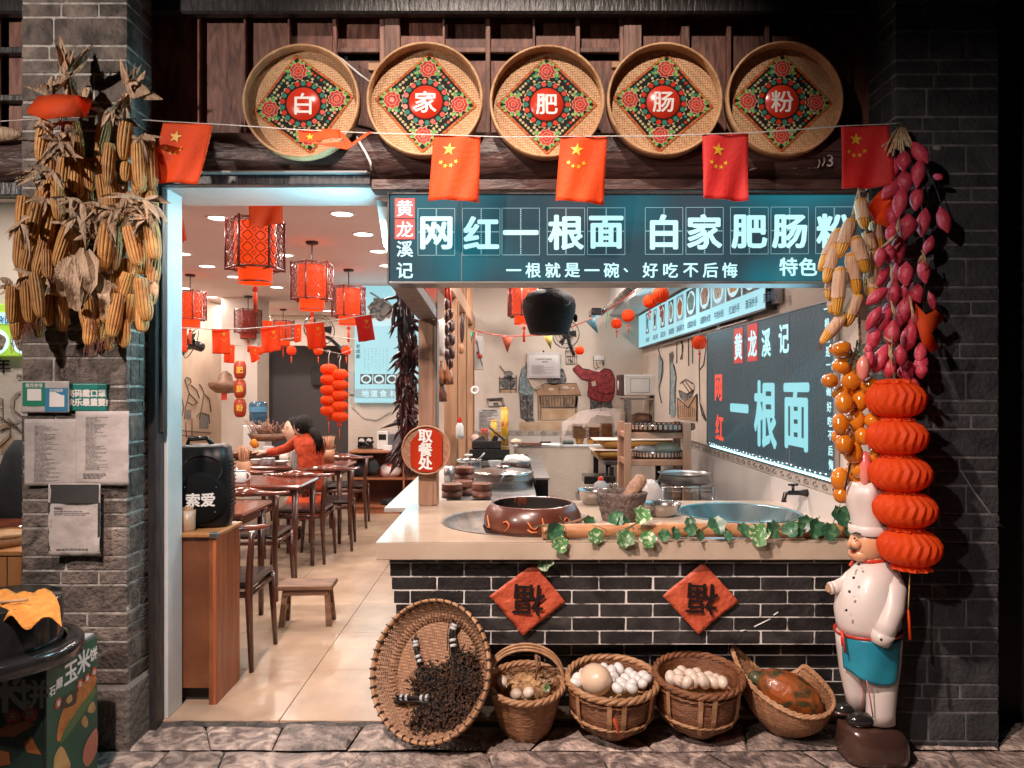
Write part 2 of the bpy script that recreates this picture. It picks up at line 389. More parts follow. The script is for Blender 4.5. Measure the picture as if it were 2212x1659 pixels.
one('wood_block', 'small raw wooden block nailed between the first two bamboo trays', 'wood block', fbox(795, 838, 135, 152, 3.39, .03), M('raw_wood', (.52, .32, .18), .6, col2=(.4, .22, .12), vs=12, stretch=(.4, 2, 2)))
one('wood_block', 'small raw wooden block nailed between the third and fourth trays', 'wood block', fbox(1322, 1346, 132, 146, 3.39, .03), MATS['raw_wood'])
# eaves out of frame above
eav = thing('eaves', 'dark timber eaves overhanging above the shop facade', 'eaves', (0, 2.4, 3.7))
ob('roof_board', MB().prism([(-6, 2.4, 3.95), (6, 2.4, 3.95), (6, 3.6, 4.4), (-6, 3.6, 4.4)], (0, 0, .05)), m_dark, eav)
ob('fascia', MB().box(-6, 6, 2.37, 2.4, 3.88, 4.02), m_dark, eav)
ob('tie_beam', MB().bbox(-6, 6, 3.36, 3.415, 3.205, 3.5, .01), m_dark, eav)
# log lintel
def logfn(x0, x1, zc, Y, r, n=40):
    mb = MB(); mb.grid(lambda a, b: (x0+(x1-x0)*a, Y-math.cos(b*2*math.pi)*r*(1+.05*noise.noise((a*9, b*3, zc))), zc+math.sin(b*2*math.pi)*r*(1+.05*noise.noise((a*9, 5+b*3, zc)))), n, 20)
    return mb
t = thing('log_lintel', 'round dark weathered log lintel running behind the flags above the shop sign', 'log beam', (0, 3.35, 2.5))
ob('log', logfn(-1.62, 1.62, 2.545, 3.385, .118), m_log, t)
ob('lintel_board', MB().bbox(-.63, 1.56, 3.305, 3.40, 2.385, 2.435, .004), m_log, t)
ob('lintel_board', MB().bbox(-1.60, -.632, 3.30, 3.345, 2.408, 2.47, .004), m_dark, t)
ob('metal_strip', MB().bbox(-1.55, -.64, 3.27, 3.30, 2.452, 2.462, .002), M('grey_strip', (.25, .24, .24), .4), t)
s_ = MB()
for k in range(26):
    x = -.44+jit(.07); z = 2.585+jit(.03); s_.ball((x, 3.385-math.sqrt(max(.0001, .121**2-(z-2.545)**2)), z), (random.uniform(.006, .02), .002, random.uniform(.004, .012)), 7, 5)
for k in range(10):
    x = 1.05+jit(.45); z = 2.47+jit(.01); s_.ball((x, 3.385-math.sqrt(.121**2-(z-2.545)**2), z), (random.uniform(.006, .02), .002, .003), 7, 5)
ob('peeled_patch', s_, m_logscar, t, kind='stuff')
one('cable', 'white cable looping down past the right edge of the leftmost tray', 'cable', MB().tube([P(722, 118, 3.36), P(740, 130, 3.30), P(775, 160, 3.28), P(800, 178, 3.3), P(806, 230, 3.38)], .006, 6), M('white_plastic', (.72, .70, .68), .4))
one('cable', 'white cable hanging from the leftmost tray down to the door lintel', 'cable', MB().tube([P(766, 288, 3.33), P(775, 305, 3.26), P(790, 330, 3.25), P(800, 350, 3.25), P(803, 368, 3.27)], .006, 6), MATS['white_plastic'])
nm = MB(); text(nm, '3', P(1793, 347, 3.265), X_, Z_, .075, .010)
nm.tube([P(1769, 345, 3.265), P(1771, 352, 3.265), P(1767, 362, 3.265)], .0035, 5); nm.tube([P(1780, 340, 3.265), P(1781, 350, 3.265), P(1776, 359, 3.265)], .0035, 5)
one('painted_number', 'white hand painted marks and a number 3 on the log lintel', 'painted number', nm, M('chalk_paint', (.5, .47, .43), .8))

# ---------------------------------------------------------------- brick pillars
bv = []
for k in range(4):
    mb = MB(); b = .5; q = [jit(.02) for _ in range(8)]
    mb.bbox(-.5+abs(q[0]), .5-abs(q[1]), -.5+q[2]*.5, .5, -.5+abs(q[3]), .5-abs(q[4]), .035)
    for v in mb.v: v += Vector((jit(.006), jit(.02), jit(.01)))
    bv.append(mb.mesh('brick')); 
def brick(x0, x1, y, z0, z1, mat, parent, dep=.03, side=None):
    base = bv[random.randrange(4)]
    key = (base.name, mat.name)
    if key not in _BM:
        c = base.copy(); c.materials.clear(); c.materials.append(mat); _BM[key] = c
    o = bpy.data.objects.new('brick', _BM[key]); C.objects.link(o); o.parent = parent; rl = ROOT[parent]
    if side is None:
        o.location = Vector(((x0+x1)/2, y+dep/2+jit(.0012), (z0+z1)/2))-rl; o.scale = (x1-x0, dep, z1-z0)
    else:   # face normal along side*x; x0,x1 are y extents; y is the x of the face
        o.location = Vector((y-side*dep/2+jit(.001), (x0+x1)/2, (z0+z1)/2))-rl; o.scale = (x1-x0, dep, z1-z0); o.rotation_euler = (0, 0, R(90)*side)
    return o
_BM = {}
def pillar(name, label, x0, x1, Y, Yback, side, zb, mat, seed, xface, mm=None):
    t = thing(name, label, 'brick pillar', ((x0+x1)/2, Y, zb)); rs = random.Random(seed)
    fx0, fx1 = (x0, xface-.0) if side > 0 else (xface, x1)
    ob('mortar', MB().box(x0+.0035, x1-.0035, Y+.0035, Yback, zb, 3.6), mm or m_mortar, t)
    z = zb; k = 0
    while z < 3.3:
        big = (k % 3 == 1); h = .112 if big else .051
        w = x1-x0; off = [.42, .73, .30, .62, .36, .68][(k*5) % 6]
        xs = [x0, x0+w*(off-.36 if off > .5 else off), x1] if not off > .5 else [x0, x0+w*(off-.36), x0+w*off, x1]
        for a, b in zip(xs, xs[1:]):
            brick(a+.004 if a > x0 else a, b-.004 if b < x1 else b, Y, z+.004, z+h+.004, mat, t)
        ys = [Y+.031, Yback] if k % 2 else [Y+.031, (Y+Yback)/2+rs.uniform(-.02, .03), Yback]
        for a, b in zip(ys, ys[1:]): brick(a+.003, b-.003, (x1 if side > 0 else x0), z+.004, z+h+.004, mat, t, side=side)
        z += h+.0085; k += 1
    return t
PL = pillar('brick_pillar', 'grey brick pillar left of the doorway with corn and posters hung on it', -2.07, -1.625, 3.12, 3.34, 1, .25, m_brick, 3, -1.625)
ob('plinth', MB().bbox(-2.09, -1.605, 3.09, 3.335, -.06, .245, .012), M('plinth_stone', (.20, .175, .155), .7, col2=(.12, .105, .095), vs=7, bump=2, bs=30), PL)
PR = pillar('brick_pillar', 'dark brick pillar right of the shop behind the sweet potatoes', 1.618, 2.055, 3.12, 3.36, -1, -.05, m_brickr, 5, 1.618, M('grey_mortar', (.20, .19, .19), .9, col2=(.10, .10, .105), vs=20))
ob('facade_side_wall', MB().box(2.06, 6, 3.42, 3.55, -.1, 3.6), m_void, kind='structure')
ob('facade_side_wall', MB().box(-6, -3.0, 3.42, 3.5, -.1, 3.6), m_void, kind='structure')
pl = MB()
pl.tube([P(2075, 1015, 3.11), P(2105, 1062, 3.11), P(2140, 1110, 3.11), P(2168, 1140, 3.11)], [.005, .009, .006, .003], 6, flat=.3)
one('plaster_smear', 'pale plaster smear on the dark brick right of the lantern chain', 'plaster smear', pl, M('plaster_dab', (.25, .24, .23), .8))
one('plaster_dab', 'small white plaster dab on the right pillar above the potatoes', 'plaster dab', MB().ball(P(2025, 319, 3.12), (.022, .005, .012), 8, 6), MATS['plaster_dab'])
# ================================================================ BAMBOO TRAYS with the five characters
m_bam = weave('tray_weave', (.64, .40, .21), (.34, .17, .08), .0105, 'XZ')
m_rim = M('bamboo_rim', (.62, .38, .20), .5, col2=(.42, .23, .11), vs=10, bump=.6, bs=40)
m_black = M('black_print', (.010, .011, .009), .75, spec=.2); m_orange = M('orange_print', (.50, .14, .02), .8, col2=(.30, .05, .01), vs=110, mixlo=.45, mixhi=.55)
m_redp = M('red_print', (.55, .035, .015), .25); m_redl = M('peony_red', (.50, .045, .025), .8, col2=(.30, .015, .012), vs=40)
m_pink = M('peony_outline', (.62, .30, .20), .8); m_green = M('leaf_print', (.06, .26, .06), .8, col2=(.25, .45, .12), vs=60)
m_teal = M('teal_print', (.02, .17, .12), .8); m_cream = M('cream_print', (.46, .38, .20), .8); m_wht = M('white_print', (.82, .78, .75), .35)
RX = Matrix.Rotation(R(90), 4, 'X')
def disc(mb, x, z, r, y, n=16, fn=None, rz=1.0, rot=0):
    pts = []
    for j in range(n):
        q = -2*math.pi*j/n; k = fn(q) if fn else 1
        a, b = r*k*math.cos(q), r*k*rz*math.sin(q)
        pts.append((x+a*math.cos(rot)-b*math.sin(rot), y, z+a*math.sin(rot)+b*math.cos(rot)))
    mb.poly(list(reversed(pts)) if False else pts); return mb
def scal(n, a): return lambda q: 1-a+a*abs(math.cos(q*n/2))
def tray_parts(name, r, t, ch, rotd, depth=.046, emblem=True):
    ob('woven_base', MB().lathe([(0.0001, 0), (r*.5, .001), (r*.955, .0)], 48, mat=RX), m_bam, t, local=True)
    pf = [(r*.95, -.004), (r*.955, depth), (r*.975, depth+.003), (r*1.0, depth), (r*1.0, -.006), (r*.95, -.006)]
    ob('rim', MB().lathe(pf, 64, mat=RX, wob=lambda q, i, z: 1+.006*math.sin(2*q+1)), m_rim, t, local=True)
    if not emblem: return
    e = ob('emblem', MB(), m_black, t, local=True); s = r*.635; y = -.0035
    def sq(h, y, mb=None): return (mb or MB()).poly([(-h*1.414, y, 0), (0, y, -h*1.414), (h*1.414, y, 0), (0, y, h*1.414)])
    e.data = sq(s*.93, y-.0006).mesh('emblem'); e.data.materials.append(m_black); e.rotation_euler = (0, R(rotd), 0)
    ob('border', sq(s, y), m_orange, e, local=True)
    rg = MB()
    # beads in diagonal rows
    bc, br, bg = MB(), MB(), MB(); rr = random.Random(5)
    for sx, sz in ((1, 1), (1, -1), (-1, 1), (-1, -1)):
        for row in (0, 1, 2):
            for k in range(9):
                a = (k-4)*.105*s; d = (.83-row*.125)*s
                x = sx*(d/1.414+a/1.414*1); z = sz*(d/1.414-a/1.414)
                if math.hypot(x, z) < s*.72: continue
                w = rr.random(); disc(bc if w < .72 else (br if w < .86 else bg), x, z, s*.042, y-.0024, 8)
    ob('bead', bc, m_cream, e, local=True, kind='stuff'); ob('bead', br, m_redp, e, local=True, kind='stuff'); ob('bead', bg, m_teal, e, local=True, kind='stuff')
    wr, wg, wc = MB(), MB(), MB()
    disc(wc, 0, 0, s*.69, y-.0012, 60, scal(30, .07)); disc(wr, 0, 0, s*.655, y-.0016, 60, scal(20, .06))
    ob('scalloped_ring', wc, m_cream, e, local=True); ob('scalloped_ring', wr, m_black, e, local=True)
    for k in range(22): q = math.pi*k/11; disc(wg if k % 2 else rg, s*.575*math.cos(q), s*.575*math.sin(q), s*.075, y-.0020-.0001*k, 10, scal(6, .12))
    ob('petal_disc', wg, m_teal, e, local=True, kind='stuff'); ob('petal_disc', rg, m_redp, e, local=True, kind='stuff')
    lf = MB()
    for k in range(4):
        q = math.pi/2*k; fx, fz = s*.93*math.cos(q), s*.93*math.sin(q)
        for dq, L in ((-2.0, .30), (-1.4, .27), (-.7, .22), (-.3, .25), (.3, .25), (.7, .22), (1.4, .27), (2.0, .30)):
            ax = q+dq; disc(lf, fx+math.cos(ax)*s*L, fz+math.sin(ax)*s*L*.9, s*.115, y-.0028, 8, None, .42, ax)
        f = MB(); disc(f, fx, fz, s*.255, y-.0034, 30, scal(9, .22)); fo = ob('flower', f, m_pink, e, local=True)
        g = MB(); disc(g, fx, fz, s*.235, y-.0038, 30, scal(9, .24)); 
        h = MB(); disc(h, fx, fz, s*.16, y-.0041, 24, scal(7, .22)); i_ = MB(); disc(i_, fx, fz, s*.142, y-.0044, 24, scal(7, .24))
        j_ = MB(); disc(j_, fx, fz, s*.075, y-.0047, 16, scal(5, .25)); k_ = MB(); disc(k_, fx, fz, s*.06, y-.005, 16, scal(5, .25))
        for mm, bb in ((m_redl, g), (m_pink, h), (m_redl, i_), (m_pink, j_), (m_redp, k_)): 
            for vv in bb.v: pass
            ob('petal_layer', bb, mm, e, local=True)
    ob('leaf', lf, m_green, e, local=True, kind='stuff')
    md = MB().lathe([(0.0001, .009), (s*.45, .009), (s*.465, .006), (s*.465, .003)], 40, mat=RX)
    mo = ob('medallion', md, m_redp, t, local=True)
    tx = MB(); text(tx, ch, (0, -.0100, 0), X_, Z_, r*.40, .018); ob('character', tx, m_wht, mo, local=True)
trays = [(656, 226, 123.5, '白', -9, 3.26), (920, 222, 123.5, '家', 4, 3.24), (1181, 227, 122, '肥', 0, 3.25), (1432, 222, 122.5, '肠', 5, 3.25), (1688, 221, 124, '粉', 1.5, 3.26)]
tl = ['leftmost round bamboo tray with the character 白 on a peony emblem', 'second bamboo tray from the left with the character 家 on a peony emblem',
      'middle round bamboo tray with the character 肥 on a peony emblem', 'fourth bamboo tray from the left with the character 肠 on a peony emblem',
      'rightmost round bamboo tray with the character 粉, half in shadow']
for (u, v, r, ch, ro, Y), lb in zip(trays, tl):
    t = thing('bamboo_tray', lb, 'bamboo tray', P(u, v, Y), 0, 'bamboo trays spelling the shop name over the sign')
    tray_parts('tray', r/F*Y, t, ch, ro); t.rotation_euler = (R(-2), 0, 0)

# ================================================================ SIGNBOARD
m_sign = M('sign_panel', (.010, .020, .024), .2, spec=.3, emit=(.02, .13, .17), es=.95)
_n = m_sign.node_tree; _mp = _n.nodes.new('ShaderNodeTexNoise'); _mp.inputs['Scale'].default_value = 1.8; _mp.inputs['Detail'].default_value = 1
_g = _n.nodes.new('ShaderNodeNewGeometry'); _n.links.new(_g.outputs['Position'], _mp.inputs['Vector'])
_r = _n.nodes.new('ShaderNodeValToRGB'); _r.color_ramp.elements[0].position = .42; _r.color_ramp.elements[0].color = (.028, .058, .078, 1)
_r.color_ramp.elements[1].position = .58; _r.color_ramp.elements[1].color = (.010, .17, .22, 1)
_n.links.new(_mp.outputs[0], _r.inputs[0]); _n.links.new(_r.outputs[0], _n.nodes['Principled BSDF'].inputs['Emission Color'])
m_lit = M('lit_letter', (.1, .14, .15), .4, emit=(.52, .95, 1), es=1.05)
m_litline = M('lit_line', (.1, .15, .16), .4, emit=(.30, .62, .68), es=.8)
m_redsq = M('red_seal', (.50, .04, .03), .4, emit=(.55, .03, .02), es=.45)
m_steel = M('sign_trim', (.42, .42, .42), .3, .9)
SY = 3.22
sg = thing('shop_sign', 'long backlit teal signboard with glowing white Chinese characters over the counter', 'shop sign', P(1340, 608, SY))
x0, x1, z0, z1 = XX(842, SY), XX(1862, SY), ZZ(607, SY), ZZ(421, SY)
ob('panel', MB().bbox(x0, x1, SY, SY+.13, z0, z1, .003), m_sign, sg)
ob('trim', MB().bbox(x0-.006, x1, SY-.006, SY+.14, z0-.012, z0-.001, .002), m_steel, sg)
ob('trim', MB().bbox(x0-.006, x1, SY-.006, SY+.14, z1+.001, z1+.010, .002), m_dark, sg)
ob('trim', MB().bbox(x0-.010, x0-.001, SY-.006, SY+.14, z0-.012, z1+.010, .002), m_dark, sg)
ob('panel_seam', MB().box(XX(997, SY)-.002, XX(997, SY)+.002, SY-.002, SY, z0, z1), M('seam', (.12, .11, .10), .5), sg)
def schar(ch, cx, cy, size, bold, mat=None, name='character', par=sg, y=SY-.003):
    u, v = 810+.4882*cx, 399.6+.4882*cy; mb = MB(); text(mb, ch, P(u, v, y), X_, Z_, size*.4882/F*y, bold)
    return ob(name, mb, mat or m_lit, par)
bx = [(190, 353), (387, 553), (562, 728), (762, 928), (940, 1106), (1196, 1362), (1376, 1541), (1573, 1740), (1752, 1918), (1950, 2115)]
for (a, b), ch in zip(bx, '网红一根面白家肥肠粉'):
    k = (a-190)/1925; cyc = 208-8*k; y0, y1 = cyc-104, cyc+103
    schar(ch, (a+b)/2, cyc+4, 160, .034)
    fr = MB(); lw = .9
    def ln(xa, ya, xb, yb, mb=fr):
        A = P(810+.4882*(xa-lw), 399.6+.4882*(ya-lw), SY-.0015); B = P(810+.4882*(xb+lw), 399.6+.4882*(yb+lw), SY-.0015)
        mb.poly([A, (A.x, A.y, B.z), B, (B.x, A.y, A.z)])
    ln(a, y0, b, y0); ln(a, y1, b, y1); ln(a, y0+3, a, y1-3); ln(b, y0+3, b, y1-3)
    ob('guide_frame', fr, m_litline, sg)
    dt = MB(); lw = 2.0
    m_ = (a+b)/2
    for q in range(0, 24):
        yy = y0+6+q*8.4
        ln(m_-.5, yy, m_+.5, yy+1.2, dt)
    for q in range(0, 19):
        xx = a+6+q*8.4
        ln(xx, cyc-.5, xx+1.2, cyc+.5, dt)
    ob('dotted_guide', dt, m_litline, sg, kind='stuff')
for ch, cx in zip('一根就是一碗、好吃不后悔', [614, 700, 787, 873, 960, 1046, 1110, 1218, 1308, 1397, 1484, 1570]): schar(ch, cx, 377, 70 if ch != '、' else 60, .022)
for ch, cx in zip('特色', [1830, 1916]): schar(ch, cx, 362, 84, .03)
for ch, cy in zip('黄龙', (103, 196)):
    u, v = 810+.4882*132, 399.6+.4882*cy; c = P(u, v, SY-.002); h = 21.5/F*SY
    ob('red_square', MB().bbox(c.x-h, c.x+h, SY-.003, SY-.001, c.z-h, c.z+h, .0008), m_redsq, sg); schar(ch, 132, cy, 76, .022, y=SY-.005)
for ch, cy in zip('溪记', (283, 378)): schar(ch, 132, cy, 76, .022)
# bracing beam running back from the sign's left corner to the wooden post
bm = thing('steel_beam', 'grey steel beam running back from the sign corner to the wooden post', 'steel beam', (-.5, 3.4, 1.93))
ob('beam', MB().prism([(-.545, 3.37, 1.955), (-.435, 3.37, 1.955), (-.435, 4.30, 1.90), (-.545, 4.30, 1.90)], (0, 0, .05)), M('galvanised', (.34, .30, .29), .45, .5, col2=(.24, .2, .2), vs=20), bm)
ob('flag_reflection', MB().box(-.437, -.432, 3.37, 4.3, 1.99, 2.39), M('painted_reflection', (.45, .05, .03), .15), bm)  # red sheet painting the flags' reflection onto the beam's inner side

# ================================================================ FLAGS
m_flag = M('flag_red', (.80, .10, .012), .7, col2=(.72, .08, .01), vs=6, bump=.3, bs=60, tl=.4)
m_flagr = M('flag_crimson', (.70, .04, .035), .65, col2=(.62, .03, .03), vs=6, bump=.3, bs=60, tl=.3)
m_star = M('star_yellow', (.72, .42, .03), .5)
def flag(q, Y, label, group, star=(.50, .22), mirror=False, mat=None, dy=.012, seed=0, nostar=False, ss=1.0):
    a, b, c, d = [P(u, v, Y) for u, v in q]      # tl, tr, br, bl
    ce = (a+b)/2; t = thing('flag', label, 'flag', ce, 0, group)
    def f(x, y, o=0.0):
        w = dy*(.35+y)*(math.sin(x*5+seed)+.5*math.sin(x*11+y*4+seed*2))
        p = a*(1-x)*(1-y)+b*x*(1-y)+c*x*y+d*(1-x)*y
        return Vector((p.x, p.y+w-o, p.z))
    ob('cloth', MB().grid(lambda x, y: f(x, 1-y), 14, 14), mat or m_flag, t, thick=.0012)
    if not nostar:
        asp = (b-a).length/(d-a).length
        def st(cx, cy, r, rot):
            pts = []
            for k in range(10):
                q_ = rot+math.pi*k/5; rr = r if k % 2 == 0 else r*.40
                pts.append(f(cx+rr*math.sin(q_)/asp*(-1 if mirror else 1), cy-rr*math.cos(q_), .0030))
            ctr = f(cx, cy, .0030); mb = MB()
            for k in range(10): mb.add([ctr, pts[k], pts[(k+1) % 10]], [(0, 2, 1)])
            ob('star', mb, m_star, t)
        sx = star[0] if not mirror else 1-star[0]
        st(sx, star[1], .105*ss, .1)
        for dx, dyy in ((-.155, .195), (-.055, .255), (.065, .255), (.165, .195)):
            st(sx+dx*ss*1.0*(1 if not mirror else 1), star[1]+dyy*ss, .042*ss, .3)
    return t
FG = 'flags hanging on the outdoor string'
flag([(351, 262), (461, 268), (430, 400), (322, 391)], 2.98, 'leftmost outdoor flag beside the hanging corn, slanting left', FG, (.32, .24), seed=1)
flag([(937, 291), (1038, 294), (1034, 437), (924, 431)], 2.98, 'outdoor flag hanging below the second bamboo tray', FG, (.35, .22), seed=2)
flag([(1211, 294), (1312, 294), (1305, 440), (1200, 434)], 2.98, 'outdoor flag hanging below the middle bamboo tray at the right', FG, (.36, .22), seed=3)
flag([(1517, 290), (1617, 287), (1617, 433), (1517, 430)], 2.98, 'outdoor flag hanging between the fourth and fifth trays', FG, (.34, .25), seed=4, mat=m_flagr)
flag([(1815, 272), (1920, 268), (1929, 400), (1817, 409)], 2.98, 'rightmost outdoor flag beside the brick pillar and potatoes', FG, (.32, .22), seed=5, mat=m_flagr)
# blown up flag in front of the leftmost tray
t = thing('flag', 'crumpled outdoor flag blown up in front of the leftmost tray', 'flag', P(720, 285, 2.98), 0, FG)
def fl2(x, y):
    q = [(643, 279), (735, 281), (742, 304), (652, 312)]; a, b, c, d = [P(u, v, 2.98) for u, v in q]
    p = a*(1-x)*(1-y)+b*x*(1-y)+c*x*y+d*(1-x)*y; return p+Vector((0, -.03*y+.01*math.sin(x*6), 0))
ob('cloth', MB().grid(lambda x, y: fl2(x, 1-y), 10, 6), m_flag, t, thick=.0012)
ob('cloth', MB().add([P(735, 281, 2.979), P(742, 306, 2.94), P(700, 310, 2.93), P(660, 307, 2.93), P(750, 323, 2.925), P(806, 284, 2.97), P(790, 287, 2.96), P(760, 309, 2.94)], [(0, 7, 4, 1), (7, 6, 5, 4), (1, 4, 3, 2)]), m_flag, t, thick=.0012)
st = MB(); pts = [fl2(.25+.10*(1 if k % 2 == 0 else .4)*math.sin(math.pi*k/5), .60-.30*(1 if k % 2 == 0 else .4)*math.cos(math.pi*k/5))+Vector((0, -.004, 0)) for k in range(10)]
for k in range(10): st.add([fl2(.25, .6)+Vector((0, -.004, 0)), pts[k], pts[(k+1) % 10]], [(0, 2, 1)])
ob('star', st, m_star, t)
m_str = M('white_string', (.60, .56, .53), .6, col2=(.4, .36, .33), vs=80)
sp = [(-60, 257), (0, 262), (60, 258), (200, 250), (351, 262), (500, 270), (643, 280), (790, 287), (937, 291), (1090, 296), (1211, 295), (1312, 294), (1420, 294), (1517, 290), (1617, 287), (1720, 280), (1815, 272), (1920, 268), (1950, 264)]
one('flag_string', 'white plastic string stretched across the shop front holding flags', 'string', MB().tube([P(u, v, 2.975) for u, v in sp], .0034, 6, flat=.5), m_str)
# two plain red cloth scraps
def scrap(name, label, pts, faces, mat=m_flag): 
    return one(name, label, 'red cloth', MB().add([P(*p) for p in pts], faces, True), mat, thick=.0012)
scrap('red_cloth', 'crumpled red cloth draped over the top of the left corn string', [(82, 208, 2.95), (125, 203, 2.90), (165, 206, 2.88), (202, 214, 2.92), (57, 238, 2.92), (105, 226, 2.86), (128, 222, 2.84), (160, 212, 2.84), (60, 246, 2.91), (100, 258, 2.86), (135, 252, 2.83), (185, 254, 2.86), (197, 228, 2.90)],
      [(0, 4, 5, 1), (1, 5, 6, 2), (2, 7, 12, 3), (4, 8, 9, 5), (5, 9, 10, 6), (6, 10, 7), (7, 10, 11, 12), (2, 6, 7)])
scrap('red_cloth', 'red paper triangle tucked in the potatoes at the sign corner', [(1918, 395, 3.03), (1930, 430, 3.0), (1938, 505, 3.0), (1890, 478, 2.99), (1873, 449, 3.0), (1890, 425, 3.02)], [(0, 1, 3, 4, 5), (1, 2, 3)])
scrap('red_cloth', 'folded red paper hanging at the right of the potatoes', [(1977, 655, 2.95), (2000, 680, 2.90), (2022, 669, 2.91), (2040, 688, 2.93), (2012, 720, 2.90), (2029, 752, 2.92), (2010, 762, 2.93), (1992, 742, 2.89), (1980, 700, 2.91)],
      [(0, 1, 8), (1, 2, 3, 4), (1, 4, 7, 8), (4, 5, 6, 7)])
# ================================================================ HANGING CORN (left)
m_corn = M('dry_corn', (.60, .30, .085), .5, col2=(.38, .15, .038), vs=22, rnd=.25, mixlo=.4, mixhi=.7)
m_corny = M('bright_corn', (.66, .31, .03), .4, col2=(.56, .24, .02), vs=30, rnd=.1)
m_husk = M('dry_husk', (.52, .36, .23), .65, col2=(.30, .17, .10), vs=30, stretch=(2, 2, .4), bump=1, bs=60, rnd=.25)
m_huskp = M('pale_husk', (.58, .42, .29), .6, col2=(.42, .28, .18), vs=40, stretch=(3, 3, .3), bump=1, rnd=.12)
m_silk = M('corn_silk', (.20, .07, .045), .7)
def corn_mesh(rows, ker, seed, tip=.35):
    rs = random.Random(seed); K = 3; mb = MB(); GP = (0, .08, .5, .92)
    def f(a, b):
        t = b; r = (.82+.18*math.sin(min(1, t*3)*math.pi/2))*(1 if t < 1-tip else math.sqrt(max(0, 1-((t-1+tip)/tip)**2))*.9+.1)
        if t > .999: r = .02
        if t < .001: r = .3
        ai = round(a*rows*4); a = (ai//4+GP[ai % 4])/rows; k1 = (0, 1, 1.1, 1)[ai % 4]; k2 = abs(math.sin((b*ker+.5*0)*math.pi))
        d = 1-.20*(1-k1)-.07*(1-k2**.7)
        q = a*2*math.pi+.18*math.sin(b*2+seed); return (math.cos(q)*r*d, math.sin(q)*r*d, -t)
    mb.grid(f, rows*4, ker*K); me = mb.mesh('corn_ear'); me['nu'] = rows*4; return me
cm = [corn_mesh(12, 24, 1), corn_mesh(14, 26, 2), corn_mesh(11, 22, 3, .5)]
m_chaff = M('corn_chaff', (.24, .08, .04), .8)
def groove(m_):
    m_.materials.append(m_chaff); nu = m_['nu']
    for p in m_.polygons:
        if (p.index % nu) % 4 in (0, 3): p.material_index = 1
for m_ in cm: m_.materials.append(m_corn); groove(m_)
cy = [corn_mesh(12, 18, 5, .45), corn_mesh(13, 18, 6, .5)]
for m_ in cy: m_.materials.append(m_corny)
def orient(o, a, b, r, par, spin=None):
    a, b = Vector(a), Vector(b); d = b-a
    q = (-d).to_track_quat('Z', 'Y'); m = Matrix.Rotation(random.uniform(0, 6.28) if spin is None else spin, 4, 'Z')
    o.location = a-ROOT.get(par, Vector((0, 0, 0))); o.rotation_euler = (q.to_matrix().to_4x4() @ m).to_euler(); o.scale = (r, r, d.length)
    o.parent = par; return o
def ear(par, u0, v0, u1, v1, Y, w=26, meshes=cm, Y2=None):
    o = bpy.data.objects.new('corn_ear', random.choice(meshes)); C.objects.link(o)
    return orient(o, P(u0, v0, Y), P(u1, v1, Y2 or Y+jit(.02)), w/2/F*Y, par)
def ribbon(mb, pts, ws, cup=.3, twist=0, n=4):
    pts = [Vector(p) for p in pts]; m = len(pts); rows = []
    for i, p in enumerate(pts):
        t = (pts[min(i+1, m-1)]-pts[max(i-1, 0)]).normalized()
        s = t.cross(Vector((math.sin(twist*i), -math.cos(twist*i), .2))).normalized(); nn = s.cross(t)
        rows.append([p+s*ws[i]*(j/n*2-1)+nn*ws[i]*cup*((j/n*2-1)**2-.5) for j in range(n+1)])
    k = [q for r_ in rows for q in r_]
    mb.add(k, [(i*(n+1)+j, i*(n+1)+j+1, (i+1)*(n+1)+j+1, (i+1)*(n+1)+j) for i in range(m-1) for j in range(n)], True); return mb
def tuft(par, u, v, Y, n, L, w, spread=1.0, up=1, mat=m_husk, name='husk', bias=0, droop=.3):
    for k in range(n):
        mb = MB(); q = jit(spread)+bias; l = L*random.uniform(.55, 1.1); d = Vector((math.sin(q), jit(.5)-.2, up*math.cos(q))).normalized()
        p = P(u, v, Y)+Vector((jit(.006), jit(.01), jit(.006))); pts = []
        dr = Vector((jit(.6), jit(.4)-.1, -droop))
        for i in range(7): s = i/6; pts.append(p+d*l*s+dr*l*s*s*.6)
        ww = w*random.uniform(.6, 1.3); ribbon(mb, pts, [ww*x for x in (.35, .75, 1, .95, .75, .45, .06)], random.uniform(.2, .8)*random.choice((-1, 1)), jit(.35))
        ob(name, mb, mat, par)
CG = 'dried corn strings on the left pillar'
A_ = thing('corn_string', 'left string of dried corn topped with a tall husk leaf and red cloth', 'corn string', P(140, 95, 3.02), 0, CG)
B_ = thing('corn_string', 'right string of dried corn on the pillar, beside the leftmost flag', 'corn string', P(300, 210, 3.02), 0, CG)
left = [(97, 260, 85, 350, 2.93, 27), (160, 263, 172, 353, 2.98, 27), (145, 265, 150, 340, 3.04, 26), (123, 393, 128, 477, 2.93, 27), (80, 437, 63, 533, 2.92, 31), (110, 440, 98, 530, 2.97, 30), (147, 490, 122, 580, 2.94, 29),
        (95, 520, 80, 600, 2.95, 28), (32, 625, 36, 735, 2.96, 26), (26, 618, 27, 700, 2.92, 26), (55, 605, 65, 700, 2.91, 27), (75, 592, 88, 687, 2.90, 27), (101, 540, 106, 604, 2.94, 26), (130, 540, 124, 575, 2.98, 24), (118, 575, 122, 640, 3.0, 26), (60, 540, 52, 610, 2.98, 27),
        (165, 345, 172, 430, 3.02, 28), (140, 340, 135, 420, 3.05, 28), (185, 400, 195, 490, 3.05, 28), (170, 480, 165, 560, 3.05, 28), (75, 500, 60, 580, 3.02, 28), (195, 690, 192, 748, 2.94, 27), (182, 670, 200, 735, 2.98, 27), (150, 430, 160, 500, 3.0, 28), (45, 640, 50, 720, 3.0, 27)]
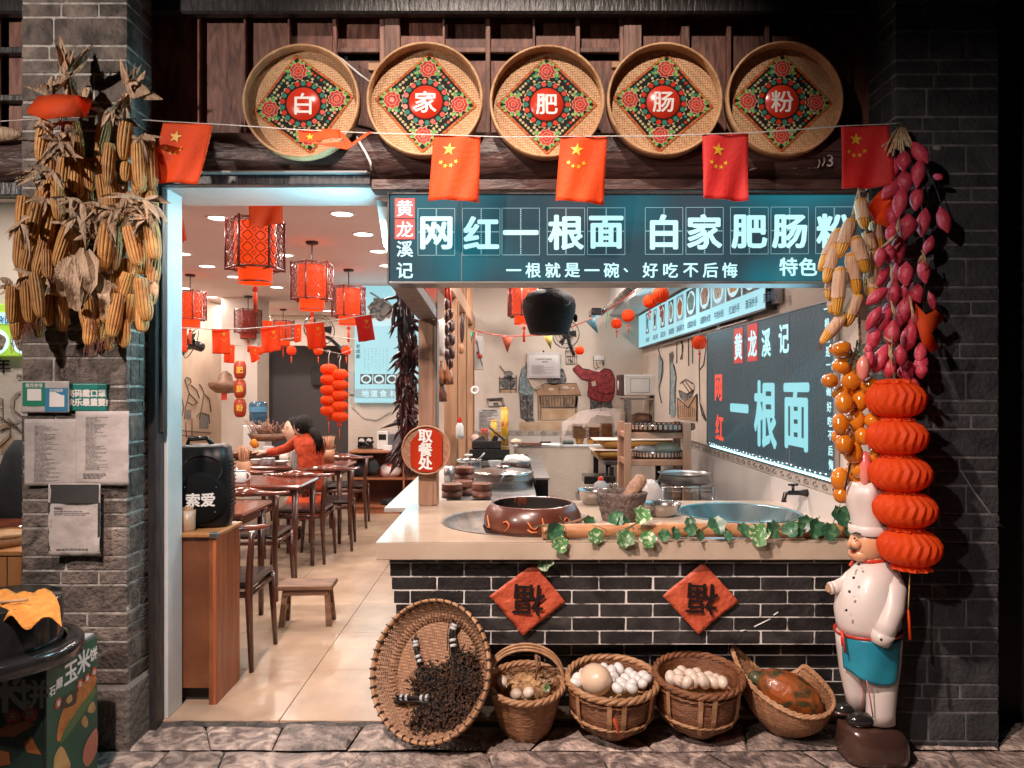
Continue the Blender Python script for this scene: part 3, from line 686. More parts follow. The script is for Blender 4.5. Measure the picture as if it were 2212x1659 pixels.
right = [(273, 263, 267, 347, 2.92, 32), (227, 263, 217, 323, 3.03, 28), (237, 310, 233, 400, 2.98, 26), (297, 312, 305, 412, 2.93, 30), (323, 305, 330, 412, 2.97, 28), (273, 353, 272, 392, 3.0, 24), (233, 473, 225, 585, 2.92, 33), (277, 490, 300, 575, 2.91, 31), (323, 480, 337, 562, 2.94, 30),
         (228, 530, 224, 582, 2.96, 30), (250, 500, 246, 585, 2.97, 28), (300, 520, 306, 594, 2.95, 30), (322, 540, 325, 600, 2.97, 28), (335, 560, 330, 622, 2.98, 27), (277, 589, 264, 646, 2.93, 28), (283, 634, 277, 702, 2.95, 29), (303, 600, 319, 695, 2.90, 33), (306, 660, 308, 718, 2.95, 28),
         (255, 635, 241, 730, 2.91, 31), (238, 620, 228, 700, 2.95, 28), (267, 690, 269, 752, 2.95, 27), (330, 600, 326, 660, 3.0, 27), (215, 440, 205, 520, 3.02, 28), (250, 400, 255, 480, 3.04, 28), (300, 410, 290, 480, 3.02, 28), (325, 400, 332, 470, 3.04, 26), (225, 660, 215, 740, 3.0, 28), (260, 560, 262, 620, 3.03, 28), (205, 560, 200, 630, 3.03, 27)]
for e in left: ear(A_, *e[:4], e[4], e[5])
for e in right: ear(B_, *e[:4], e[4], e[5])
rr_ = random.Random(12)
for par, cx_, hw, va, vb, n in ((A_, 150, 45, 330, 560, 20), (A_, 90, 55, 400, 650, 18), (B_, 275, 60, 300, 640, 26), (B_, 225, 40, 520, 690, 10)):
    for _ in range(n):
        u = cx_+rr_.uniform(-hw, hw); v = rr_.uniform(va, vb); ear(par, u, v, u+rr_.uniform(-14, 14), v+rr_.uniform(70, 95), 3.0+rr_.random()*.06, 27)
# tops and husks
mb = MB(); ribbon(mb, [P(140, 160, 3.0), P(138, 140, 3.0), P(135, 118, 2.99), P(133, 98, 2.99), P(128, 76, 2.98)], [.012, .02, .021, .014, .002], .5); ob('husk', mb, m_husk, A_)
tuft(A_, 145, 160, 3.0, 7, .14, .020, .55, 1, bias=.35, droop=.05)
tuft(A_, 143, 162, 2.98, 8, .13, .020, .8, -1); tuft(A_, 110, 205, 2.95, 6, .09, .012, .6, 1, bias=-.6); tuft(A_, 185, 190, 2.96, 5, .10, .022, .5, -1, bias=.3, mat=m_huskp)
tuft(B_, 278, 200, 2.98, 7, .13, .013, .45, 1, bias=.15, droop=.0); tuft(B_, 280, 198, 2.96, 7, .13, .026, .7, 1, bias=1.15, droop=.5); tuft(B_, 272, 205, 2.95, 8, .13, .014, .9, -1)
for (par, u, v, k, L) in ((A_, 95, 262, 5, .07), (A_, 125, 265, 6, .08), (A_, 155, 268, 5, .07), (B_, 240, 235, 6, .07), (B_, 225, 245, 5, .06), (B_, 272, 262, 4, .06), (B_, 305, 300, 7, .09), (B_, 312, 290, 4, .05),
                       (A_, 120, 330, 8, .11), (A_, 130, 300, 7, .10), (A_, 115, 372, 8, .10), (A_, 80, 372, 7, .10), (A_, 95, 430, 7, .09), (A_, 160, 430, 7, .09), (A_, 135, 480, 6, .09),
                       (A_, 45, 480, 7, .12), (A_, 60, 590, 6, .08), (A_, 30, 615, 8, .08), (A_, 90, 600, 5, .07), (B_, 180, 440, 7, .09), (B_, 210, 440, 8, .09), (B_, 240, 455, 8, .10), (B_, 275, 470, 8, .09), (B_, 300, 450, 8, .11), (B_, 318, 470, 7, .08),
                       (B_, 270, 420, 7, .12), (B_, 310, 430, 7, .12), (B_, 190, 470, 7, .10), (B_, 215, 500, 6, .09), (B_, 330, 610, 5, .08), (B_, 265, 640, 4, .05), (B_, 240, 615, 5, .07), (A_, 165, 470, 7, .10)):
    tuft(par, u, v, 2.92+jit(.03), k, L, .0115, 2.2, -1, mat=random.choice((m_husk, m_huskp, m_husk)), droop=.5)
# the big pale husk sheet
for k, (u0, v0, u1, v1, w, Y) in enumerate([(165, 548, 155, 668, .050, 2.89), (150, 556, 140, 640, .030, 2.875), (190, 540, 175, 655, .036, 2.87), (175, 535, 208, 645, .022, 2.86), (212, 590, 222, 690, .022, 2.90), (170, 545, 168, 672, .028, 2.862)]):
    pts = [P(u0+(u1-u0)*s/7+jit(3)+10*math.sin(s/7*3.1)*(-1)**k, v0+(v1-v0)*s/7, Y+.03*math.cos(s*.9)) for s in range(8)]
    ob('husk', ribbon(MB(), pts, [w*x for x in (.35, .8, 1, 1.02, .95, .9, .62, .25)], .55, .05, 8), m_huskp, A_)
for (par, u, v) in ((A_, 34, 738), (A_, 62, 705), (A_, 88, 692), (A_, 60, 720), (A_, 192, 752), (A_, 100, 610), (A_, 195, 700), (B_, 240, 735), (B_, 215, 742)):
    mb = MB()
    for _ in range(16):
        p = P(u+jit(9), v-14+jit(8), 2.93+jit(.02)); d = Vector((jit(.02), jit(.02), -.045+jit(.02)))
        mb.tube([p, p+d*.5+Vector((jit(.008), 0, 0)), p+d], .0009, 3, cap=False)
    ob('corn_silk', mb, m_silk, par, kind='stuff')
ob('rope', MB().tube([P(143, 160, 3.03), P(140, 250, 3.06), P(120, 400, 3.06), P(110, 600, 3.06), P(150, 700, 3.05)], .008, 6), m_husk, A_)
ob('rope', MB().tube([P(278, 200, 3.03), P(275, 320, 3.06), P(270, 480, 3.06), P(275, 700, 3.05)], .008, 6), m_husk, B_)

# ================================================================ right: husked corn, potatoes, persimmons
m_huskt = M('smooth_husk', (.60, .36, .22), .6, col2=(.50, .28, .16), vs=40, stretch=(3, 3, .3), bump=.7, rnd=.08)
hs = []
for k in range(2):
    mb = MB(); mb.grid(lambda a, b: ((lambda r, q: (math.cos(q)*r, math.sin(q)*r, .02-.66*b-.02*math.sin(q*3+k)*b))(1.07*(min(1, .25+b*3.2)**.7)*(1+.03*math.sin(a*2*math.pi*9)), a*2*math.pi)), 30, 10)
    m_ = mb.mesh('husk'); m_.materials.append(m_huskt); hs.append(m_)
CR = thing('corn_bunch', 'bunch of half husked corn cobs hanging at the right end of the sign', 'corn bunch', P(1855, 409, 3.06))
tmp_rope = m_husk
for (u0, v0, u1, v1, w, Y) in [(1858, 430, 1869, 495, 26, 2.94), (1840, 474, 1811, 558, 28, 2.93), (1814, 496, 1770, 586, 25, 2.97), (1806, 530, 1783, 612, 26, 2.95), (1848, 511, 1871, 590, 27, 2.90), (1816, 578, 1807, 682, 27, 2.90), (1837, 547, 1852, 637, 27, 2.92),
                        (1884, 545, 1876, 640, 26, 2.97), (1872, 500, 1886, 560, 26, 3.0), (1888, 478, 1900, 540, 24, 3.02), (1800, 590, 1790, 648, 24, 2.98), (1855, 636, 1826, 706, 27, 2.93), (1822, 682, 1773, 742, 24, 2.92), (1800, 632, 1796, 678, 20, 3.0), (1884, 575, 1886, 650, 25, 2.96)]:
    o = ear(CR, u0, v0, u1, v1, Y, w, cy, Y); h = bpy.data.objects.new('husk', random.choice(hs)); C.objects.link(h); h.parent = o
mb = MB()
for a, b in (((1855, 405), (1858, 430)), ((1855, 412), (1840, 475)), ((1842, 470), (1820, 500)), ((1856, 425), (1846, 512)), ((1860, 430), (1880, 545)), ((1846, 520), (1830, 580)), ((1850, 560), (1848, 640)), ((1853, 630), (1858, 735)), ((1858, 735), (1860, 760))):
    p, q = P(*a, 3.0), P(*b, 2.98)
    for s in (0, 1, 2): mb.tube([p+(q-p)*i/8+Vector((.005*math.sin(i*2.4+s*2), .004*math.cos(i*2.4+s*2), 0)) for i in range(9)], .0032, 5)
ob('rope', mb, M('straw_rope', (.50, .33, .20), .8, col2=(.3, .18, .1), vs=60), CR)
mb = MB()
for (u, v) in ((1772, 744), (1788, 614), (1809, 684), (1800, 685)):
    for _ in range(9): p = P(u+jit(3), v-5, 2.93); mb.tube([p, p+Vector((jit(.01), 0, -.015)), p+Vector((jit(.02), jit(.01), -.035))], .0008, 3, cap=False)
ob('corn_silk', mb, m_silk, CR, kind='stuff')

m_pot = M('sweet_potato_skin', (.58, .055, .095), .42, col2=(.50, .04, .07), vs=10, bump=.7, bs=45, rnd=.1, sss=0)
pm = []
for k in range(4):
    mb = MB(); mb.ball((0, 0, 0), (1, 1, 1), 14, 12, fn=lambda d, k=k: 1+.10*noise.noise((d.x*1.6+k*7, d.y*1.6, d.z*1.6))+.03*noise.noise((d.x*5, d.y*5+k, d.z*5)))
    for v in mb.v: s = 1-.38*abs(v.z)**3; v.x *= s; v.y *= s; v.z *= 1.0+.10*abs(v.z)**6
    m_ = mb.mesh('sweet_potato'); m_.materials.append(m_pot); pm.append(m_)
def potato(par, u, v, w, h, tilt, Y, meshes=pm, name='sweet_potato', asp=1.0):
    o = bpy.data.objects.new(name, random.choice(meshes)); C.objects.link(o); o.parent = par
    o.location = P(u, v, Y)-ROOT[par]; o.scale = (w/2/F*Y, w/2/F*Y*asp, h/2/F*Y)
    o.rotation_euler = (jit(.25), R(tilt), 0); o.rotation_euler.rotate_axis('Z', random.uniform(0, 6)); return o
p1 = thing('sweet_potato_string', 'long string of pink sweet potatoes hanging in front of the right pillar', 'sweet potato string', P(1949, 268, 3.05))
p2 = thing('sweet_potato_string', 'sparse string of pink sweet potatoes hanging at the right, off the thick string', 'sweet potato string', P(1985, 300, 3.05))
c4 = lambda x, y: (1659+x/3, y/3); c3 = lambda x, y: (1728+.2603*x, 378+.2603*y)
L1 = [(c4, 985, 990, 85, 150, -28), (c4, 880, 1042, 85, 122, 0), (c4, 822, 1085, 62, 115, 5), (c4, 975, 1120, 82, 155, 5), (c4, 885, 1175, 92, 130, -5), (c4, 800, 1222, 90, 150, 40), (c4, 857, 1310, 88, 165, 5), (c4, 965, 1285, 80, 145, 12), (c4, 805, 1397, 75, 125, 0), (c4, 908, 1460, 108, 125, 0), (c4, 1007, 1440, 80, 158, 8),
      (c3, 815, 620, 105, 245, 2), (c3, 670, 680, 92, 155, 0), (c3, 740, 650, 82, 145, 0), (c3, 800, 810, 66, 150, 0), (c3, 880, 820, 112, 185, 5), (c3, 665, 860, 104, 225, 35), (c3, 775, 970, 112, 195, 0), (c3, 640, 1005, 100, 195, 52), (c3, 965, 975, 108, 160, -10), (c3, 880, 950, 80, 120, 20), (c3, 610, 1190, 92, 195, 25), (c3, 700, 1180, 108, 250, 25), (c3, 860, 1130, 122, 250, 14),
      (c3, 765, 1320, 122, 200, 5), (c3, 610, 1350, 108, 200, 12), (c3, 905, 1345, 118, 235, 8), (c3, 575, 1530, 82, 165, 0), (c3, 670, 1525, 108, 235, 25), (c3, 1000, 1480, 90, 175, 12), (c3, 835, 1500, 100, 160, -10), (c3, 740, 1600, 110, 150, 0), (c3, 840, 1640, 60, 90, 0), (c3, 572, 1445, 66, 90, 0), (c3, 1010, 1625, 95, 120, 0), (c3, 900, 1600, 90, 130, -20), (c3, 760, 470, 90, 140, 20), (c3, 870, 480, 90, 100, 0), (c3, 940, 1200, 80, 130, 0)]
for k, (f, x, y, w, h, t_) in enumerate(L1):
    s = 1/3 if f is c4 else .2603; u, v = f(x, y); potato(p1, u, v, w*s*1.06, h*s*1.06, t_, 2.92+(k % 3)*.035)
for (f, x, y, w, h, t_) in [(c4, 1140, 1425, 86, 160, -14), (c4, 1102, 1147, 68, 38, 25), (c4, 1042, 1590, 66, 115, 20), (c3, 1028, 790, 100, 205, -6), (c3, 1095, 1045, 66, 150, -22), (c3, 1005, 1570, 110, 150, 30)]:
    s = 1/3 if f is c4 else .2603; u, v = f(x, y); potato(p2, u, v, w*s, h*s, t_, 2.99)
potato(p2, 1975, 830, 20, 32, -20, 2.98); potato(p2, 1958, 812, 18, 34, -20, 2.98)
mb = MB(); m_straw = M('straw', (.62, .42, .25), .75, col2=(.42, .26, .14), vs=50)
for k in range(14): mb.tube([P(1948+jit(1.5), 266, 3.03), P(1945+(k-7)*3.2, 300+jit(8), 2.97), P(1935+(k-5)*6.0, 325+jit(12), 2.95)], .0035, 5)
for a, b in (((1942, 470), (1938, 510)), ((1938, 505), (1915, 530)), ((1940, 508), (1905, 535)), ((1925, 570), (1930, 620)), ((1925, 650), (1932, 690)), ((1966, 640), (1973, 700)), ((1910, 728), (1935, 745)), ((1920, 745), (1930, 790)), ((1992, 540), (1998, 575)), ((1995, 545), (1985, 570))):
    for s in range(3): mb.tube([P(a[0]+jit(3), a[1], 2.90), P((a[0]+b[0])/2+jit(4), (a[1]+b[1])/2, 2.885), P(b[0]+jit(3), b[1], 2.90)], [.002, .0065, .002], 5, flat=.5)
ob('straw_rope', mb, m_straw, p1, kind='stuff')
ob('cord', MB().tube([P(1955, 290, 3.06), P(1990, 420, 3.02), P(2000, 560, 3.01), P(1995, 700, 3.01)], .003, 5).tube([P(1958, 290, 3.06), P(2020, 400, 3.05), P(2038, 455, 3.0)], .002, 5), M('black_cord', (.02, .02, .02), .6), p2)

m_per = M('glazed_persimmon', (.60, .19, .012), .10, col2=(.50, .13, .008), vs=9, coat=.8, rnd=.08)
fm = []
for k in range(3):
    mb = MB(); mb.ball((0, 0, 0), (1, 1, 1), 16, 12, fn=lambda d, k=k: 1+.09*noise.noise((d.x*2.2+k*5, d.y*2.2, d.z*2.2))-.10*max(0, 1-((d.x-.3)**2+(d.y+.9)**2+(d.z+.2)**2)*14)-.08*max(0, 1-((d.x+.3)**2+(d.y+.9)**2+(d.z-.2)**2)*16))
    m_ = mb.mesh('persimmon'); m_.materials.append(m_per); fm.append(m_)
pf_ = thing('persimmon_string', 'string of glossy orange persimmons hanging left of the red lantern chain', 'persimmon string', P(1850, 740, 3.03))
c5 = lambda x, y: (1728+.358*x, 756+.358*y)
for k, (x, y, w, h) in enumerate([(240, -8, 122, 88), (255, 92, 112, 100), (180, 185, 90, 84), (310, 180, 108, 124), (420, 215, 100, 100), (243, 262, 92, 92), (266, 317, 98, 120), (362, 308, 98, 122), (242, 445, 86, 120), (335, 422, 102, 126), (440, 428, 95, 90), (232, 525, 75, 90), (265, 570, 92, 116), (318, 617, 106, 132), (238, 780, 94, 134), (325, 745, 102, 122), (250, 870, 88, 104), (460, 640, 90, 100), (380, 520, 80, 100)]):
    u, v = c5(x, y); o = potato(pf_, u, v, w*.39, h*.385, jit(20), (2.95 if v < 990 else 3.05)+(.04 if k % 2 else 0), fm, 'persimmon'); o.rotation_euler = (jit(.3), R(jit(20)), jit(.4))
for _ in range(16): s_ = random.random(); o = potato(pf_, 1838+jit(24)+10*s_, 775+270*s_, 34, 38, jit(20), 3.0+random.random()*.04, fm, 'persimmon')
gl = MB()
for _ in range(26):
    u, v = 1850+jit(16), 755+random.random()*30; p = P(u, v, 2.96); d = Vector((jit(.05), -.02, jit(.05))); ribbon(gl, [p, p+d*.5, p+d], [.002, .006, .001], .3)
ob('leaf', gl, M('dull_leaf', (.10, .13, .08), .6), pf_, kind='stuff')
ob('cord', MB().tube([P(1852, 735, 3.02), P(1840, 840, 3.02), P(1845, 960, 3.02), P(1825, 1060, 3.0)], .004, 5), MATS['black_cord'], pf_)
m_on = M('onion_skin', (.75, .30, .22), .3, col2=(.62, .06, .08), vs=3, mixlo=.35, mixhi=.6, coat=.4)
def onion(u, v, w, h, lb, Y=2.9): one('onion', lb, 'onion', MB().ball(P(u, v, Y), (w/2/F*Y, w/2/F*Y, h/2/F*Y), 14, 10, fn=lambda d: 1+.25*max(0, -d.z)**4+.1*max(0, d.z)**6), m_on)
onion(1864, 794, 27, 46, 'pink and white onion hanging above the red lantern chain'); onion(1868, 1010, 27, 66, 'red pink onion hanging low beside the middle of the lantern chain', 2.98)

# ================================================================ honeycomb lantern chain
m_hl = M('red_tissue', (.82, .095, .012), .6, col2=(.74, .075, .01), vs=14, spec=.3, tl=.4)
def honey(par, u, v, rx, rz, Y, nm='paper_ball', n=30, mat=m_hl, local=None):
    R_, H = rx/F*Y, rz/F*Y; mb = MB(); rows = 20; pr = []
    for i in range(rows+1): q = math.pi*(i/rows-.5); pr.append((R_*(.14+.86*max(0, math.cos(q))**.80), H*math.sin(q)))
    K = 20
    mb.lathe(pr, K*8, P(u, v, Y) if local is None else local, False, wob=lambda q, i, z: 1-.08*abs(((q*K/(2*math.pi)+.42*abs((i/4 % 2)-1)) % 1)*2-1))
    return ob(nm, mb, mat, par, local=local is not None)
lc = thing('paper_lantern_chain', 'chain of five red honeycomb paper lanterns hanging in front of the right pillar', 'lantern chain', P(1930, 800, 2.88))
for (u, v, rx, rz) in ((1934, 863, 61, 39), (1936, 944, 63, 38), (1943, 1023, 64, 38), (1954, 1100, 65, 38), (1964, 1182, 65, 39)): honey(lc, u, v, rx, rz, 2.88)
for (u, v, w) in ((1932, 825, 38), (1937, 905, 34), (1940, 984, 34), (1948, 1062, 34), (1958, 1141, 36), (1968, 1225, 40)):
    mb = MB(); mb.lathe([(.5*w/F*2.88, .012), (w/F*2.88*.95, .004), (w/F*2.88, -.006), (.6*w/F*2.88, -.014)], 44, P(u, v, 2.88), False, wob=lambda q, i, z: 1+.10*math.sin(q*11+i*2)+.05*math.sin(q*23)); ob('ruffle', mb, m_hl, lc)
ob('cord', MB().tube([P(1928, 700, 2.9), P(1925, 780, 2.88), P(1932, 822, 2.88)], .0015, 5).tube([P(1966, 1235, 2.88), P(1963, 1290, 2.88), P(1962, 1322, 2.88)], .0022, 5), M('yellow_cord', (.5, .3, .1), .6), lc)
ob('tassel', MB().tube([P(1962, 1318, 2.88), P(1964, 1345, 2.88), P(1966, 1382, 2.88)], [.004, .005, .006], 6), m_hl, lc)

# ================================================================ papers on the left pillar
m_paper = M('paper', (.52, .46, .44), .75, col2=(.42, .37, .35), vs=9, bump=1, bs=14)
m_ink = M('grey_ink', (.14, .13, .13), .8); m_pg = M('green_print', (.03, .23, .14), .3); m_pb = M('blue_print', (.05, .22, .38), .3)
m_tealc = M('teal_card', (.02, .20, .17), .35)
def sheet(name, label, u0, v0, u1, v1, Y, mat, cat='paper notice', curl=.008, seed=1, parts=None):
    t = thing(name, label, cat, P((u0+u1)/2, v1, Y))
    def f(x, y, o=0): p = P(u0+(u1-u0)*x, v0+(v1-v0)*y, Y); return Vector((p.x, p.y-abs(curl*noise.noise((x*3+seed, y*3, 0)))-.002-curl*(x**6+(1-x)**6)*.8-o, p.z))
    ob('sheet', MB().grid(lambda x, y: f(x, 1-y), 14, 16), mat, t, thick=.0008)
    if parts: parts(t, f)
    return t
def lines(mb, f, x0, x1, y0, y1, n, seed=0, h=.35, gap=.0):
    rs = random.Random(seed)
    for k in range(n):
        y = y0+(y1-y0)*k/n; dy = (y1-y0)/n*h; xe = x0+(x1-x0)*rs.uniform(.35, 1); x = x0
        while x < xe:
            w = rs.uniform(.02, .09); x2 = min(x+w, xe); mb.poly([f(x, y+dy, .0016), f(x2, y+dy, .0016), f(x2, y, .0016), f(x, y, .0016)]); x = x2+.012
def pp1(t, f): mb = MB(); lines(mb, f, .18, .68, .10, .95, 46, 1); ob('printing', mb, m_ink, t, kind='stuff')
def pp2(t, f): mb = MB(); lines(mb, f, .18, .60, .08, .80, 46, 2); lines(mb, f, .14, .95, .84, .92, 4, 3, .6); ob('printing', mb, m_ink, t, kind='stuff')
sheet('notice_paper', 'large creased white printed price list at the left on the left pillar', 56, 905, 170, 1049, 3.108, m_paper, seed=4, parts=pp1)
sheet('notice_paper', 'large creased white printed price list at the right on the left pillar', 166, 888, 281, 1048, 3.103, m_paper, seed=8, parts=pp2)
def pp3(t, f):
    def q(x0, y0, x1, y1, m, o=.0012, nm='printed_field'): ob(nm, MB().poly([f(x0, y1, o), f(x1, y1, o), f(x1, y0, o), f(x0, y0, o)]), m, t)
    q(0.03, .05, .49, .80, m_pg); q(.49, .22, .97, .97, m_pb); q(.13, .25, .42, .62, m_wht, .0022); q(.59, .34, .90, .82, m_wht, .0022)
    mb = MB(); text(mb, '推荐使用', f(.27, .14, .003), X_, Z_, .018, .02); text(mb, '支付就用', f(.73, .30, .003), X_, Z_, .014, .02); ob('lettering', mb, m_wht, t, kind='stuff')
sheet('payment_card', 'laminated green and blue payment card on the left pillar', 47, 823, 151, 891, 3.10, m_paper, 'payment card', .002, 3, pp3)
def pp4(t, f):
    mb = MB(); text(mb, '亮码戴口罩', f(.46, .36, .002), X_, Z_, .033, .05); text(mb, '快乐最重要!', f(.48, .68, .002), X_, Z_, .033, .05); ob('lettering', mb, m_wht, t)
t = sheet('health_sticker', 'teal rounded sticker reading 快乐最重要 right of the payment card', 150, 828, 232, 888, 3.114, m_tealc, 'sticker', .001, 3, pp4)
def pp5(t, f):
    ob('header_band', MB().poly([f(.03, .27, .001), f(.97, .27, .001), f(.97, .01, .001), f(.03, .01, .001)]), M('charcoal_print', (.045, .045, .045), .5), t)
    ob('header_band', MB().poly([f(.0, .93, .001), f(.05, .93, .001), f(.05, .26, .001), f(.0, .26, .001)]).poly([f(.95, .93, .001), f(1, .93, .001), f(1, .26, .001), f(.95, .26, .001)]), MATS['charcoal_print'], t)
    mb = MB(); text(mb, '四川天府健康通', f(.5, .04, .002), X_, Z_, .016, .02); ob('lettering', mb, m_wht, t, kind='stuff')
    mb = MB(); text(mb, '肥肠粉', f(.18, .34, .002), X_, Z_, .011, .03); lines(mb, f, .1, .8, .38, .45, 3, 5, .5); lines(mb, f, .15, .85, .90, .93, 1, 6, .9); ob('printing', mb, m_ink, t, kind='stuff')
sheet('notice_paper', 'small black and white notice hung low in the middle of the left pillar', 109, 1044, 221, 1200, 3.09, m_paper, seed=12, curl=.014, parts=pp5)
# ================================================================ SERVICE COUNTER
from mathutils.geometry import tessellate_polygon
CZ = .814; SF, SB = 3.28, 4.50; SL, SR = -.604, 1.598
m_slab = M('cream_counter_stone', (.50, .40, .31), .16, col2=(.43, .33, .25), vs=5, spec=.35)
ct = thing('service_counter', 'cream topped service counter faced with black brick tiles at the shop front', 'counter', (.5, 3.35, 0))
WL, WR = (.035, 3.83, .40), (1.250, 4.07, .332)
outer = [(SL, SF), (SR, SF), (SR, SB), (SL, SB)]
loops = [[Vector((x, y, 0)) for x, y in outer]]+[[Vector((c[0]+c[2]*math.cos(-2*math.pi*k/56), c[1]+c[2]*math.sin(-2*math.pi*k/56), 0)) for k in range(56)] for c in (WL, WR)]
tri = tessellate_polygon(loops); fl = [v for l in loops for v in l]
mb = MB(); mb.add([(v.x, v.y, CZ) for v in fl], [t if (fl[t[1]]-fl[t[0]]).cross(fl[t[2]]-fl[t[0]]).z > 0 else tuple(reversed(t)) for t in tri])
mb.bbox(SL, SR, SF, SF+.03, .736, CZ-.0005, .003); mb.box(SL, SL+.03, SF+.031, SB, .736, CZ-.0006); mb.box(SL+.031, SR, SB-.03, SB, .736, CZ-.0006)
ob('countertop', mb, m_slab, ct)
core = MB(); CF = 3.352
def slab_x(z): return -.563+(.736-z)*.13
core.prism([(slab_x(.736)+.004, CF+.003, .736), (slab_x(.336)+.004, CF+.003, .336), (1.60, CF+.003, .336), (1.60, CF+.003, .736)], (0, .12, 0))
core.box(-.50, 1.60, 3.458, 3.60, 0, .317)
ob('pointing', core, m_joint, ct)
ob('side_panel', MB().box(-.56, -.54, 3.6, 4.48, 0, .735).box(-.538, 1.59, 4.46, 4.48, 0, .735), m_tileb, ct)
pt_ = .0614; zt = .736; rows_ = [(.706, .736)]+[(.706-pt_*(k+1)+.0, .706-pt_*k) for k in range(6)]
for k, (za, zb) in enumerate(rows_):
    off = (-.462 if k % 2 else -.462-.1222)+(.0 if k else 0)
    x = off-.2445
    while x < 1.6:
        a, b = max(x, slab_x((za+zb)/2)), min(x+.2445, 1.60)
        if b-a > .02: brick(a+(.0024), b-(.0024), CF, za+.0026, zb-.0026, m_tileb, ct, .02)
        x += .2445
for k in range(5):
    zb = .312-pt_*k; za = zb-pt_; x = -.7+(.12 if k % 2 else 0)
    while x < 1.6:
        a, b = max(x, -.50), min(x+.2445, 1.60)
        if b-a > .02: brick(a+.0022, b-.0022, 3.455, max(za, .012)+.0024, zb-.0024, m_tileb, ct, .02)
        x += .2445
for (x, y), q in (((0, 0), 0),): pass
# sunk woks
m_iron = M('wok_iron', (.07, .065, .065), .32, .8, col2=(.14, .12, .11), vs=25)
m_tin = M('steel', (.55, .53, .51), .22, 1.0, col2=(.42, .40, .39), vs=6)
m_brush = M('brushed_steel', (.45, .44, .43), .35, 1.0, col2=(.32, .30, .30), vs=14, stretch=(.3, .3, 4))
mb = MB(); mb.lathe([(.400, .002), (.394, .004), (.385, -.006), (.37, -.035), (.355, -.04), (.345, -.055), (.33, -.058), (.32, -.075), (.30, -.078), (.0002, -.082)], 56, (WL[0], WL[1], CZ))
one('sunken_stove_ring', 'dark stepped stove ring sunk in the counter round the brown pot', 'stove ring', mb, M('stove_ring', (.12, .11, .11), .45, .3, col2=(.26, .20, .16), vs=12, bump=.6))
mb = MB(); mb.lathe([(.334, .003), (.326, .006), (.318, -.004), (.29, -.07), (.22, -.13), (.12, -.165), (.0002, -.175)], 56, (WR[0], WR[1], CZ))
one('wok', 'large empty wok sunk in the right end of the counter', 'wok', mb, M('wok_cyan_reflection', (.10, .20, .23), .25, .7, col2=(.20, .26, .27), vs=8))  # cyan reflection painted into the dark metal's colour
# brown pot ring
bp = thing('clay_pot', 'wide brown glazed pot with orange painted marks standing on the stove ring', 'pot', (.10, 3.63, .79))
m_clay = M('brown_glaze', (.12, .032, .016), .3, col2=(.07, .02, .013), vs=7, coat=.25)
pr = [(.215, 0), (.232, .012), (.242, .05), (.238, .09), (.222, .122), (.206, .145), (.198, .150), (.190, .146), (.196, .12), (.21, .08), (.21, .02), (.0002, .012)]
ob('body', MB().lathe(pr, 48, (.10, 3.63, .79), wob=lambda q, i, z: 1+.012*math.sin(q*3)+.008*math.sin(q*5+1)), m_clay, bp)
ob('inside', MB().lathe([(.188, .146), (.194, .12), (.206, .08), (.206, .03), (.0002, .02)], 40, (.10, 3.63, .79)), M('dark_lining', (.02, .014, .012), .7), bp)  # inner lining coloured darker than the glaze
ob('base_band', MB().lathe([(.2185, -.002), (.2355, .011), (.2425, .036)], 48, (.10, 3.63, .79)), M('pot_base', (.05, .022, .016), .4), bp)
mk = MB()
def onpot(q, z): 
    r = .2455-.02*max(0, (z-.07)/.05)**2; return Vector((.10+r*math.sin(q), 3.63-r*math.cos(q), .79+z))
for pts in ([(-1.15, .10), (-1.1, .09), (-1.02, .06), (-.98, .05), (-1.08, .05)], [(-.62, .085), (-.55, .092), (-.48, .08), (-.5, .06), (-.58, .045)], [(-.12, .095), (-.05, .07), (.02, .062), (.08, .075)], [(-.12, .06), (-.04, .048), (.06, .05)], [(.17, .11), (.19, .08), (.18, .06)], [(.62, .09), (.7, .105), (.78, .095), (.68, .06), (.62, .05), (.75, .045), (.88, .05)]):
    mk.tube([onpot(*p) for p in pts], .0045, 5, flat=.4)
ob('painted_mark', mk, M('orange_paint', (.62, .16, .04), .5), bp, kind='stuff')
mb = MB()
for s in range(3): mb.tube([P(1205+k*6, 1133-((k/9)**2)*12, 3.41)+Vector((0, .004*math.cos(k*1.3+s*2.1), .004*math.sin(k*1.3+s*2.1))) for k in range(10)], .005, 6)
one('rope', 'short brown twisted rope lying against the clay pot', 'rope', mb, M('brown_rope', (.20, .10, .06), .8))
# mortar and pestle, bowls
mt = thing('stone_mortar', 'rough grey stone mortar standing behind the bamboo pole', 'mortar', P(1342, 1129, 3.83))
m_rough = M('rough_stone', (.17, .12, .10), .85, col2=(.07, .05, .045), vs=40, bump=2, bs=70)
c = Vector(P(1342, 1129, 3.83)); c.z = CZ
mb = MB(); n_ = 40
def mw(q, i, z): return (1+.13*abs(math.cos(2*q))**3)*(1+(.05*noise.noise((math.cos(q)*9, math.sin(q)*9, z*90)) if 0 < i < 12 else 0))
mb.lathe([(.085+.035*k/10+.002*math.sin(k*2), .142*k/10) for k in range(11)]+[(.117, .148), (.100, .149), (.092, .135), (.06, .06), (.0002, .05)], n_, c, wob=mw); ob('bowl', mb, m_rough, mt)
ps = MB(); ps.tube([P(1346, 1090, 3.83), P(1354, 1078, 3.83), P(1372, 1052, 3.83), P(1386, 1034, 3.83), P(1391, 1028, 3.83)], [.018, .030, .038, .034, .016], 12)
one('pestle', 'speckled brown stone pestle leaning in the mortar', 'pestle', ps, M('speckled_stone', (.36, .20, .12), .7, col2=(.20, .13, .10), vs=60, bump=1))
